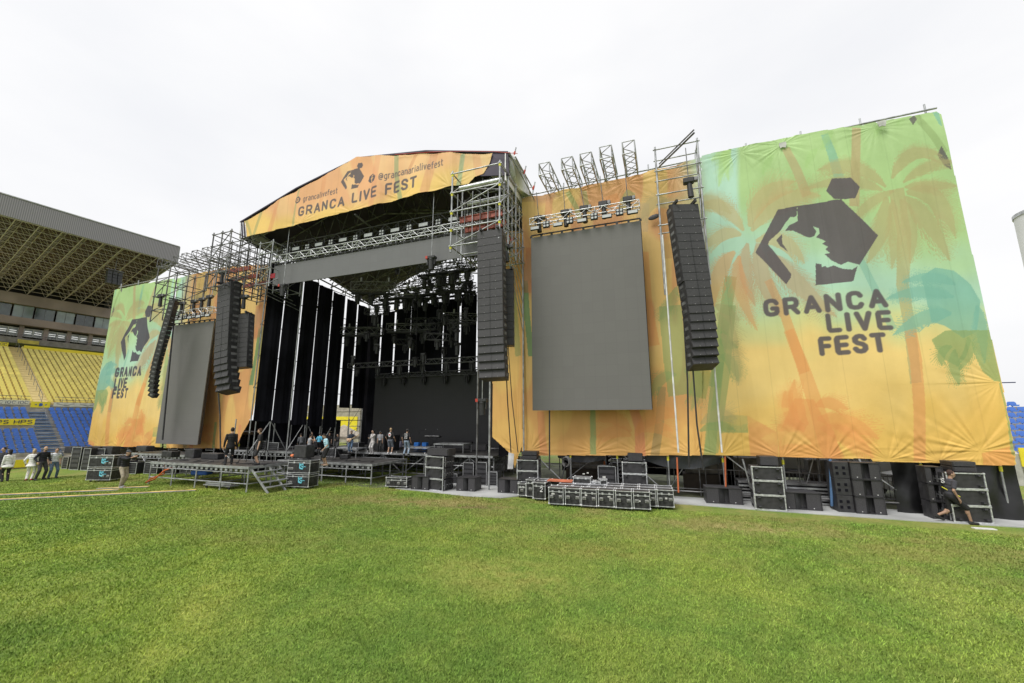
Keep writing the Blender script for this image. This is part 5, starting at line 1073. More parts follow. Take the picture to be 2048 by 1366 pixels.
for i, x in enumerate((-6.8, -5.2, -3.6, -2.0, .2, 2.2, 4.2)): tb('knob', (x, -.05, ZD), (x, -.05, ZD+.09), .03, WHT, t)
MB().box((-16.5, 26.4, .5), (15, .1, 1.0)).build('light_panel', mat('pale sheet', (.4, .4, .38), .7), label='pale sheeting behind the under-stage scaffold', cat='sheet')
MB().tube((-16.9, 24.5, .62), (-16.9, 24.6, .62), .3, 14).build('cable_reel', mat('yellow reel', (.45, .42, .05), .5), label='yellow cable reel under the main stage deck', cat='reel')
# low side platforms left of centre, stepping toward the camera
def platform(label, x0, x1, y0, y1, z, nx, ny, rail=True, m=STEEL):
    t = thing('low_platform', label, 'stage', (x0, y0, 0)); w = x1-x0; d = y1-y0
    MB().box((w/2, d/2, z-.03), (w-.02, d-.02, .05)).build('deck_boards', DECK, t)
    e = MB(); e.box((w/2, -.02, z-.05), (w+.06, .05, .12)).box((w/2, d+.02, z-.05), (w+.06, .05, .12)).box((-.02, d/2, z-.05), (.05, d, .12)).box((w+.02, d/2, z-.05), (.05, d, .12)); e.build('edge_frame', STEEL, t)
    for i in range(nx+1):
        for j in range(ny+1): tb('post', (w*i/nx, d*j/ny, 0), (w*i/nx, d*j/ny, z-.08), .035, m, t)
    for j in (0, ny):
        tb('ledger', (0, d*j/ny, z*.32), (w, d*j/ny, z*.32), .03, m, t); tb('ledger', (0, d*j/ny, z-.3), (w, d*j/ny, z-.3), .022, m, t)
    for i in range(nx+1): tb('transom', (w*i/nx, 0, z*.32), (w*i/nx, d, z*.32), .026, m, t)
    c = MB()
    for i in range(int(w/.35)): c.box((.18+i*.35, -.01, z-.19), (.16, .03, .1))
    c.build('rail_clips', m, t); return t
platform('low silver-edged platform nearest the camera, its steps at the right end', -26.2, -18.9, 14.7, 17.2, 1.16, 4, 2)
platform('low platform left of centre where the man in the light blue shirt stands', -21.6, -14.9, 18.6, 21.7, 1.05, 4, 2)
platform('long low platform in front of the left banner', -33.5, -26.5, 17.6, 19.4, 1.2, 5, 1)
platform('raised wing platform at the left side of the main stage', -27.5, -22.0, 19.9, 22.0, 1.4, 4, 2)
t = thing('steps', 'grey metal steps down from the low platform onto the grass', 'steps', (-18.85, 14.8, 0))
for s_ in (0, .95, 1.5): MB().box((.62, s_, .52), (1.6, .05, .09), M=Matrix.Rotation(radians(40), 4, 'Y')).build('stringer', STEEL, t)
for k in range(4): MB().box((.2+k*.26, .75, .9-k*.22), (.24, 1.5, .04)).build('tread', STEEL, t)
t = thing('hand_truck', 'flat trolley of silver bars lying under the low platform', 'trolley', (-22.2, 15.1, 0)); MB().box((1.0, 0, .16), (1.9, .5, .05)).box((1.0, .15, .24), (1.8, .06, .06)).box((1, -.15, .24), (1.8, .06, .06)).build('bed', STEEL, t)
for x in (.2, 1.8): MB().tube((x, -.2, .06), (x, -.16, .06), .06, 10).build('wheel', RUB, t)
MB().path([(-25.6, 15.0, 1.0), (-25.2, 14.8, .55), (-25.9, 14.6, .3), (-26.1, 14.5, .1), (-25.5, 14.55, .3), (-24.9, 14.6, .75), (-24.6, 14.8, .9)], .035).build('strap', mat('orange webbing', (.6, .13, .03), .6), label='orange webbing strap dangling from the corner of the low platform', cat='strap')
MB().box((-23.5, 15.6, .62), (.9, .5, .25), rz=.3, bev=.05).build('blue_bag', mat('blue bag', (.03, .12, .5), .6), label='blue bag lying under the low platform', cat='bag')
# risers, desk and gear on the main deck
def riser(x0, x1, y, z, h, lab, d=1.2, m=None):
    t = thing('stage_riser', lab, 'riser', (x0, y, z)); w = x1-x0; MB().box((w/2, d/2, h-.04), (w, d, .08)).build('top', m or STEEL, t)
    for a in (.04, w-.04):
        for b in (.04, d-.04): tb('leg', (a, b, 0), (a, b, h-.08), .03, STEEL, t)
    return t
g_ = lambda x, y, z=ZD: G(x, y, z)
p = W(680, 905, 21.9); riser(p.x, p.x+1.9, 21.2, 1.0, .62, 'silver stage riser table beside the man in the light blue shirt', 1.0)
p = W(883, 895, 24.2); riser(p.x, p.x+2.1, 23.2, ZD, .55, 'low grey riser standing at the right front of the deck', 1.2); p = W(835, 900, 24.2); riser(p.x, p.x+1.6, 23.0, ZD, .3, 'lower grey riser beside the taller one on the deck', 1.0)
p = W(682, 905, 23.0); t = MB().box((1.0, 1, 0), (2.0, .9, .5)); 
p = g_(710, 903); MB().box((p.x+.75, 23.9, ZD+.5), (2.1, .7, 1.0), bev=.02).build('control_desk', mat('black desk cloth', (.022, .022, .024), .7), label='black covered mixing desk behind the singer', cat='desk')
p = W(755, 902, 23.4); MB().box((p.x+.3, 23.5, ZD+.5), (.7, .6, 1.0), bev=.02).build('stage_box', BLK, label='tall black flight box between the singer and the man in shorts', cat='case')
for x in (834, 850): p = W(x, 897, 24.5); MB().box((p.x, 24.5, ZD+.28), (.35, .3, .45), bev=.03).build('blue_crate', mat('blue crate', (.02, .16, .55), .5), label='bright blue crate on the deck, %s of the pair' % ('left' if x < 840 else 'right'), cat='crate')
p = W(797, 897, 25.2); MB().box((p.x-.3, 25.2, ZD+.3), (1.1, .3, .4), bev=.02).build('keyboard_case', mat('lilac case', (.45, .44, .6), .5), label='pale lilac case lying on the deck between two men', cat='case')
def mic_stand(x, y, Y, lab):
    p = W(x, y, Y); t = thing('microphone_stand', lab, 'stand', (p.x, Y, ZD)); tb('pole', (0, 0, 0), (0, 0, 1.2), .014, BLK, t); tb('boom', (-.1, 0, 1.15), (.45, 0, 1.35), .012, BLK, t)
    for a in (0, 2.1, 4.2): tb('leg', (0, 0, .12), (.3*cos(a), .3*sin(a), 0), .012, BLK, t)
    MB().sph((.47, 0, 1.36), .035).build('microphone', DSTEEL, t)
mic_stand(838, 890, 24.6, 'black microphone stand on the right of the deck'); mic_stand(700, 900, 24.6, 'black microphone stand beside the guitarist'); mic_stand(862, 888, 25.0, 'black microphone stand near the grey risers')
def keys(x, Y, lab):
    p = W(x, 890, Y); t = thing('keyboard', lab, 'keyboard', (p.x, Y, ZD)); MB().box((0, 0, .85), (1.2, .35, .1), bev=.02).build('body', BLK, t); MB().box((0, -.09, .91), (1.1, .15, .02)).build('keys', WHT, t)
    for s_ in (-1, 1): tb('stand_leg', (-.4*s_, 0, 0), (.4*s_, 0, .8), .02, BLK, t)
keys(865, 25.3, 'black keyboard on a crossed stand on the right of the deck')
def drums(x, Y):
    p = W(x, 890, Y); t = thing('drum_kit', 'drum kit standing on the dark left part of the deck', 'drum kit', (p.x, Y, ZD)); MB().tube((0, -.25, .3), (0, .25, .3), .3, 20).build('bass_drum', mat('drum shell', (.05, .05, .06), .3), t)
    MB().tube((0, -.27, .3), (0, -.25, .3), .29, 20).build('drum_skin', mat('drum skin', (.3, .3, .3), .5), t)
    for a in (-.45, .45): MB().tube((a, 0, .55), (a, 0, .75), .17, 16).build('tom', STEEL, t)
    for a in (-.8, .8): tb('cymbal_stand', (a, 0, 0), (a, 0, 1.1), .015, STEEL, t); MB().tube((a, 0, 1.1), (a, 0, 1.115), .25, 18, r2=.05).build('cymbal', mat('brass', (.4, .33, .15), .3, 1), t)
drums(640, 25.5)
# white tent beyond the left wing
p = W(675, 872, 29.5); t = thing('canopy_tent', 'small beige canopy tent behind the stage at left', 'tent', (p.x, 30.2, 0)); z = 1.9
MB().add([(-1.6, -1, z), (1.6, -1, z), (1.6, 1, z), (-1.6, 1, z), (0, 0, z+1.0), (-1.6, -1, z-.25), (1.6, -1, z-.25), (1.6, 1, z-.25), (-1.6, 1, z-.25)], [(0, 1, 4), (1, 2, 4), (2, 3, 4), (3, 0, 4), (5, 6, 1, 0), (6, 7, 2, 1), (7, 8, 3, 2), (8, 5, 0, 3)]).build('canopy', mat('beige canvas', (.45, .40, .33), .8), t)
for a in (-1.5, 1.5):
    for b in (-.9, .9): tb('leg', (a, b, 0), (a, b, z), .03, STEEL, t)
# ---------------------------------------------------------------- flight cases
CYAN = mat('cyan stencil paint', (.18, .62, .75), .6); HND = mat('recessed handle plate', (.38, .38, .37), .4, .6, .15, 30)
def flight_case(label, p, w=.62, d=.6, h=.74, rz=0, group=None, lid=.14, wheels=True, mark=False, hx=(-.3, .3), hz=.45, lab2=None):
    t = thing('road_case', label, 'flight case', p, rz, group); b = .10 if wheels else 0
    MB().box((0, 0, b+h/2), (w-.03, d-.03, h-.03)).build('body', CASEB, t)
    e = MB(); x, y = w/2-.012, d/2-.012; z0 = b+.012; z1 = b+h-.012; T = .026
    for s in (-1, 1):
        for q in (-1, 1): e.box((s*x, q*y, b+h/2), (T, T, h-.02)); 
        for z in (z0, z1, z1-lid): e.box((0, s*y, z), (w-.02, T*1.02, T)); e.box((s*x, 0, z), (T*1.02, d-.02, T))
        for q in (-1, 1):
            for z in (z0, z1): e.box((s*x, q*y, z), (.06, .06, .055), bev=.012)
    e.build('edge_trim', ALU, t)
    for s in hx: 
        hb = MB().box((s*w, -d/2+.003, b+h*hz), (.14, .02, .11), bev=.006).build('handle_plate', HND, t); MB().box((s*w, -d/2-.012, b+h*hz-.01), (.09, .015, .018)).build('grip', BLK, hb)
    for s in (-.22, .22): MB().box((s*w, -d/2-.002, b+h-lid), (.07, .015, .08)).build('latch', ALU, t)
    if wheels:
        for s in (-1, 1):
            for q in (-1, 1): c = MB(); c.tube((s*w*.36-.014, q*d*.34, .045), (s*w*.36+.014, q*d*.34, .045), .045, 10); c.box((s*w*.36, q*d*.34, .085), (.05, .06, .03)); c.build('caster', RUB, t)
    if mark:
        m = MB(); x0 = w*.02
        for pl in text_strokes('t', (x0, b+h*.36), (x0+.1, b+h*.36), .3)+text_strokes('S', (x0+.1, b+h*.38), (x0+.24, b+h*.38), .17)+text_strokes('-', (x0+.26, b+h*.36), (x0+.38, b+h*.36), .2)+[[(x0+.17+.13*cos(a*pi/6), b+h*.38+.085+.13*sin(a*pi/6)) for a in range(2, 11)]]:
            for (a, c), (a2, c2) in zip(pl[:-1], pl[1:]): m.tube((a, -d/2-.0, c), (a2, -d/2-.0, c2), .018, 4)
        m.build('stencil', CYAN, t)
    return t
# the field of road cases in front of the right wing
gA = G(1096, 1013); gB = G(1303, 1026); rzf = atan2(gB.y-gA.y, gB.x-gA.x); u = (gB-gA).normalized(); v_ = Vector((-u.y, u.x, 0)); NC = 6; wc = (gB-gA).length/NC
proto = None; nth = ['first', 'second', 'third', 'fourth', 'fifth', 'sixth', 'seventh', 'eighth']; gf = 'road cases parked in a block on the grass'
for r in range(3):
    for i in range(NC+ (1 if r else 0)):
        p = gA+u*wc*(i+.5+(.35 if r else 0))+v_*(.32+r*.66)+Vector((0, 0, 0)); off = (0, .03, -.02, .04, 0, .02)[(i*3+r) % 6]; p = p+v_*off
        lab = ('black road case in the front row of the parked block, %s from the left' % nth[i]) if r == 0 else ('black road case at the right end of the parked block, %s row from the front' % nth[r] if i == NC else 'black road case with silver edges inside the parked block, seen mostly by its lid')
        if proto is None: proto = flight_case(lab, p, wc*.93, .6, .62, rzf, gf); first_rc = proto
        else: copy_tree(proto, p, rzf+random.uniform(-.02, .02), lab, gf)
q = G(1079, 1003); flight_case('black road case with a white number on its side, left of the front row', q+Vector((.0, .35, 0)), .56, .7, .66, rzf-.1, gf, hx=()); 
m = MB()
for pl in text_strokes('2', (-.05, .3), (.06, .3), .16):
    for (a, c), (a2, c2) in zip(pl[:-1], pl[1:]): m.tube((a+.1, -.356, c+.1), (a2+.1, -.356, c2+.1), .02, 4)
m.build('stencil', WHT, bpy.data.objects[[o.name for o in bpy.data.objects if o.name.startswith('road_case')][-1]])
for (x, y), lab, s in (((1043, 996), 'small dark road case at the far left of the block, nearest the framed stack', .36), ((1060, 998), 'narrow road case second from the left end of the block', .38)):
    p = G(x, y)+Vector((0, .3, 0)); flight_case(lab, p, s, .6, .7 if s > .37 else .5, rzf, gf, hx=(0,))
for k, (x, z) in enumerate(((1060, .88), (1085, .88), (1110, .9))):
    p = G(x+12, 1000); flight_case('road case in the left rear of the block, %s of three' % nth[k], Vector((p.x+.2*k, 18.6, 0)), .9, .62, .64, rzf, gf)
p = G(1146, 972, .88); flight_case('small open silver-edged case lying on top of the parked road cases', Vector((p.x, 18.2, .73)), .75, .4, .26, 0, None, lid=.04, wheels=False, hx=())
p = G(1108, 966, .88); MB().box((p.x-.1, 18.3, .77), (1.1, .5, .05)).build('red_board', mat('orange board', (.55, .16, .08), .6), label='flat orange board lying on top of the parked road cases', cat='board')
for k in range(3): p = G(1172+k*12, 969, .88); flight_case('small white-edged tray on top of the parked road cases, %s from the left' % nth[k], Vector((p.x, 18.2, .73)), .3, .3, .12+.1*(k == 2), .2*k, None, lid=.03, wheels=False, hx=())
# cases with the cyan stencil
def stencil_pair(x0, y0, n, w, h, lab, side, rz=0, top=True):
    p = G(x0, y0)
    for k in range(n):
        flight_case(lab % ('lower', 'upper')[k], p+Vector((0, .35, k*(h+.06+.1))), w, .7, h, rz, 'stencilled flight cases', mark=True, hx=side, hz=.35, lid=.1, wheels=k == 0)
stencil_pair(592, 978, 2, 1.3, .60, 'black flight case with a cyan stencil at left centre, %s of the stacked pair', (-.42, -.30), .12)
stencil_pair(191, 964, 2, 1.35, .62, 'black flight case with a cyan stencil near the left banner, %s of the stacked pair', (.18, .38), .35)
p = G(592, 978); MB().box((0, 0, .3), (.8, .6, .62), bev=.03).build('monitor_wedge', CABM, label='black cabinet standing on top of the stencilled cases at left centre', cat='speaker').location = p+Vector((-.1, .4, 1.48))
MB().sph((0, 0, 0), (.12, .1, .08)).build('glove', mat('orange glove', (.7, .2, .08), .7), label='orange glove lying left of the cabinet on the stencilled cases', cat='glove').location = p+Vector((-.65, .2, 1.56))
p = G(790, 978); flight_case('low black flight case with silver edges on the grass in front of the main deck', p+Vector((0, .3, 0)), 1.15, .55, .44, .12, None, hx=(-.38, .1, .42), hz=.4, lid=.12)

# ---------------------------------------------------------------- framed subwoofers and loose speakers
def framed_sub(label, p, w, h, rz=0, group=None):
    t = thing('framed_subwoofer', label, 'speaker', p, rz, group); d = .8
    MB().box((0, d/2, h/2), (w-.05, d, h-.04)).build('cabinet', CABM, t)
    e = MB(); T = .035
    for s in (-1, 1): e.box((s*(w/2-.018), -.02, h/2), (T, T, h-.01)); e.box((0, -.02, h/2+s*(h/2-.018)), (w, T, T)); e.box((s*(w/2-.018), d/2, h/2-s*0), (.02, d, .02)); e.box((s*(w/2-.01), .12, h/2), (.02, .03, h-.06)); 
    for s in (-1, 1):
        for q in (-1, 1): e.box((s*(w/2-.02), -.025, h/2+q*(h/2-.02)), (.065, .06, .06), bev=.012)
    e.build('metal_frame', ALU, t)
    for s in (-1, 1):
        for q in (-1, 1): c = MB(); c.box((s*(w/2-.16), -.015, h/2+q*(h/2-.1)), (.13, .03, .09)); c.tube((s*(w/2-.2), -.05, h/2+q*(h/2-.1)), (s*(w/2-.12), -.05, h/2+q*(h/2-.1)), .035, 8); c.build('caster', BLK, t)
    for s_ in (-1, 1):
        for k in range(3): MB().box((s_*(w/2+.01), .2+.2*k, h*.5), (.02, .07, h*.4)).build('side_handle', DSTEEL, t)
    return t
nm3 = ('bottom', 'middle', 'top')
def sub_stack(a, b, ytop, lab, n=3, rz=0, top2=None, show=3):
    p = G(*a); q = G(*b); q2 = Vector((q.x, q.y, 0)); w = (q2-p).length; c = (p+q2)/2; rz = atan2(q.y-p.y, q.x-p.x); X = (a[0]+b[0])/2; ht = W(X, ytop, c.y).z/n
    for k in range(n): framed_sub('silver-framed black subwoofer, %s one of the stack %s' % (nm3[k], lab), c+Vector((0, 0, k*ht+.03)), w, ht, rz, 'silver-framed subwoofers')
    if top2:
        x0, x1, yt, m = top2; z0 = n*ht+.03; P = W(x0, yt, c.y+.3); Q = W(x1, yt, c.y+.3); hh = (P.z-z0)/m
        for k in range(m): 
            tt = thing('stacked_speaker', 'black speaker box on top of the framed stack %s%s' % (lab, '' if m == 1 else (', lower', ', upper')[k]), 'speaker', ((P.x+Q.x)/2, c.y+.25, z0+k*hh), rz)
            MB().box((0, .3, hh/2), (Q.x-P.x, .6, hh-.015), bev=.015).build('cabinet', CABM, tt); MB().box((0, -.012, hh/2), ((Q.x-P.x)*.94, .03, hh*.82)).build('grille', GRILLE, tt)
sub_stack((850, 980), (886, 984), 914, 'right of the low flight case', top2=(853, 900, 896, 1))
sub_stack((1034, 988), (1077, 990), 921, 'below the gathered yellow banner', top2=(1044, 1074, 902, 2))
sub_stack((1247, 996), (1297, 999), 926, 'behind the block of road cases', top2=(1255, 1285, 905, 1))
sub_stack((1511, 1020), (1574, 1024), 935, 'right of the road cases', top2=(1518, 1555, 912, 1))
sub_stack((1908, 1046), (1988, 1050), 948, 'beside the walking man', top2=(1900, 1950, 922, 2))
def sub(label, p, w=1.1, h=.58, d=.8, rz=0, group='plain black subwoofers'):
    t = thing('subwoofer', label, 'speaker', p, rz, group); x = w/2
    b = MB(); b.box((0, d/2+.12, h/2), (w, d-.2, h), bev=.01); b.box((-x+.01, .1, h/2), (.02, .24, h)); b.box((x-.01, .1, h/2), (.02, .24, h)); b.box((0, .1, .01), (w, .24, .02)); b.box((0, .1, h-.01), (w, .24, .02)); b.build('cabinet', CABM, t)
    [MB().box((s_*w*.31, .02, h/2), (w*.34, .03, h*.93)).build('grille', GRILLE, t) for s_ in (-1, 1)]
    MB().prism([(-w*.13, .0), (w*.02, .16), (w*.02, .2), (-w*.13, .2)], h*.93, Matrix.Translation((0, .0, h*.035))).build('port_wedge', mat('port paint', (.05, .05, .052), .5), t)
    [MB().box((s_*w*.3, -.0, .07), (.03, .01, .025)).build('badge', WHT, t) for s_ in (-1, 1)]; return t
subs = [((1450, 1010), 'right of the road cases on the pale strip', 0), ((1605, 1022), 'right of the tall framed stack', 0), ((888+42, 984), 'on the pale floor beside the centre framed stack', 0), ((1014, 988), 'left of the framed stack under the gathered banner', 0), ((838, 981), 'beside the low flight case', 0)]
for (x, y), l, k in subs:
    p = G(x, y); sub('plain black subwoofer with a centre port, '+l, p+Vector((0, .05, .03)), 1.35 if x > 1400 else .95, .62, .8, .05)
p = G(1722, 1030); 
for k in range(3):
    sub('plain black subwoofer with port in the stack beside the van, %s one' % nm3[k], p+Vector((.36, .1, .03+k*.6)), .9, .59, .8, .05)
    t = thing('subwoofer', 'black subwoofer turned sideways with handle holes, %s one of the left column beside the van' % nm3[k], 'speaker', p+Vector((-.36, .15, .03+k*.6)), .05, 'side-turned subwoofers'); MB().box((0, .4, .295), (.5, .8, .585), bev=.01).build('cabinet', CABM, t)
    h = MB(); 
    for a in (-.14, .08):
        for b in (.18, .38): h.box((a, -.005, b), (.09, .02, .10))
    h.build('handle_hole', DRAPE, t)
p = G(1856, 1040); 
for k in range(3): sub('plain black subwoofer, %s one of the column left of the walking man' % nm3[k], p+Vector((.45, .15, .03+k*.58)), .5, .57, .5, .05)
# gear round the stage front
def rack(label, p, w, h, d=.6, rz=0):
    t = thing('equipment_rack', label, 'rack', p, rz); MB().box((0, d/2, h/2), (w, d, h)).build('case', BLK, t); e = MB()
    for s in (-1, 1): e.box((s*w/2, -.01, h/2), (.03, .03, h))
    e.box((0, -.01, h), (w, .03, .03)).box((0, -.01, .02), (w, .03, .03)); e.build('metal_frame', ALU, t)
    for k in range(4): MB().box((0, -.015, h*(.2+.2*k)), (w*.82, .02, h*.12)).build('rack_unit', mat('rack panel', (.06, .06, .065), .4), t)
for (x, y), w, h, l in (((936, 978), .6, 1.1, 'left of a pair under the centre of the stage'), ((962, 980), .6, 1.15, 'right of a pair under the centre of the stage'), ((985, 982), .5, .7, 'near the post under the yellow banner'), ((1215, 975), .8, 1.2, 'behind the road cases'), ((905, 985), .5, .5, 'low one beside the centre framed stack')):
    q = W(x, y, 20.3); rack('dark equipment rack with silver edges, '+l, (q.x, 20.3, .03), w, h)
# cases and racks in front of the left wing
lg = [((147, 940), .8, 1.5), ((168, 941), .6, 1.45), ((240, 948), .9, .8), ((262, 948), .7, .7), ((300, 948), 1.0, .7), ((335, 948), .8, .75), ((370, 948), .8, .8), ((402, 948), 1.0, .7), ((128, 938), .5, .8), ((112+80, 940), 1.0, 1.4)]
for k, ((x, y), w, h) in enumerate(lg):
    p = G(x, y); rack('black case with silver edges in the row before the left banner, %s from the left' % ['third', 'fourth', 'sixth', 'seventh', 'eighth', 'ninth', 'tenth', 'eleventh', 'second', 'fifth'][k] if k != 8 else 'small black case with silver edges nearest the blue seats', p, w, h, .6, .15)
for k, (x0, x1, y0, y1) in enumerate(((133, 150, 893, 906), (180, 205, 893, 908), (207, 230, 893, 908), (276, 298, 892, 902), (200, 222, 905, 918))):
    P = W(x0, y1, 17.6); Q = W(x1, y0, 17.6); t = MB().box((0, 0, 0), (Q.x-P.x, .5, Q.z-P.z), bev=.03).build('stacked_speaker', CABM, label='black speaker box on the row of cases before the left banner, %s from the left' % nth[k], cat='speaker'); t.location = ((P.x+Q.x)/2, 17.7, (P.z+Q.z)/2)
for k, (x, y, Y, w, h) in enumerate(((460, 912, 20.5, 1.1, .9), (377, 905, 20.0, .9, .8), (345, 905, 20.0, 1.0, .8), (420, 905, 20.2, .9, .8), (520, 908, 20.6, .9, .7), (545, 908, 20.8, .9, .6))):
    p = W(x, y, Y); rack('silver-edged case on the raised left platforms, %s from the left' % ['fourth', 'second', 'first', 'third', 'fifth', 'sixth'][k], (p.x, Y, 1.25), w, h)
for k, (x, Y) in enumerate(((610, 21.5), (575, 21.6), (660, 21.0), (705, 22.6), (625, 22.8))):
    p = W(x, 905, Y); rack('low silver-framed case on the middle platforms, %s' % ['left of the bending man', 'near the thin scaffold post', 'right of the bending man', 'beside the guitarist', 'behind the man in the grey vest'][k], (p.x, Y, 1.36 if Y > 22 else 1.06), .9, .5)
# band gear, dark clutter deep on the stage
for k, (x, Y, w, h) in enumerate(((560, 25, 1.2, .8), (590, 26, .9, 1.1), (615, 26.5, 1.0, .7), (665, 26, .8, .9), (925, 26.5, 1.4, .5), (960, 25.5, 1.2, .45), (900, 26.6, 1.0, .35))):
    p = W(x, 890, Y); t = thing('amplifier', 'black amplifier box at the back of the stage, %s' % ['far left', 'second from the left', 'third from the left', 'behind the guitarist', 'behind the grey risers', 'rightmost', 'low one before the video wall'][k], 'amplifier', (p.x, Y, ZD)); MB().box((0, 0, h/2), (w, .5, h), bev=.02).build('cabinet', BLK, t); MB().box((0, -.26, h*.45), (w*.88, .02, h*.7)).build('grille', GRILLE, t)
MB().path([W(1110, 990, 18.9), W(1124, 955, 19.3), W(1132, 925, 19.4)], .03).build('cable', BLK, label='black cable looped beside the scaffold post behind the road cases', cat='cable')
mb = MB()
for k in range(4): mb.path([W(1131, 924, 19.4)+Vector((.16*cos(a*.6)+.02*k, .02*k, .22*sin(a*.6)+.01*k)) for a in range(12)], .02)
mb.build('cable_coil', mat('grey cable', (.15, .15, .15), .6), label='coil of grey cable hung on the scaffold behind the road cases', cat='cable')
v = [W(1017, 905, 20.0), W(1028, 908, 20.0), W(1026, 938, 20.0), W(1015, 938, 20.0)]; MB().add(v+[p+Vector((0, .03, 0)) for p in v], [(3, 2, 1, 0), (4, 5, 6, 7), (0, 1, 5, 4), (1, 2, 6, 5), (2, 3, 7, 6), (3, 0, 4, 7)]).build('white_cloth', mat('white cloth', (.62, .62, .62), .8), label='white cloth hanging below the narrow yellow banner', cat='cloth')
p = G(1968, 1058); MB().box((p.x, p.y, .012), (.55, .18, .024), rz=.1).build('pale_board', WHT, label='small pale board lying on the grass behind the walking man', cat='board')
for k in range(5): p = G(880+k*9, 1030+random.uniform(-3, 3)); 

# ---------------------------------------------------------------- people
SK = [(.46, .29, .20), (.30, .18, .12)]
def skin(c): return mat('skin %.2f' % c[0], c, .55, 0, .06, 8)
def cl(n, c): return mat(n, c, .85, 0, .12, 9, .3, 60)
def remesh(mb, name, m, parent, vox=.012, smooth=2):
    o = mb.build(name, m, parent); md = o.modifiers.new('r', 'REMESH'); md.mode = 'VOXEL'; md.voxel_size = vox; md.use_smooth_shade = True
    s = o.modifiers.new('s', 'SMOOTH'); s.iterations = smooth; s.factor = .5
    dg = bpy.context.evaluated_depsgraph_get(); me = bpy.data.meshes.new_from_object(o.evaluated_get(dg)); old = o.data; o.modifiers.clear(); o.data = me; bpy.data.meshes.remove(old); return o
def limb(mb, p, q, r1, r2, n=10): mb.tube(p, q, r1, n, r2=r2); mb.sph(p, r1, n, 7); mb.sph(q, r2, n, 7)
def ik(a, b, l1, l2, hint):
    d = b-a; L = min(d.length, (l1+l2)*.998); u = d.normalized(); x = (l1*l1-l2*l2+L*L)/(2*L); h = sqrt(max(0, l1*l1-x*x)); n = (hint-u*hint.dot(u)).normalized(); return a+u*x+n*h, a+u*L
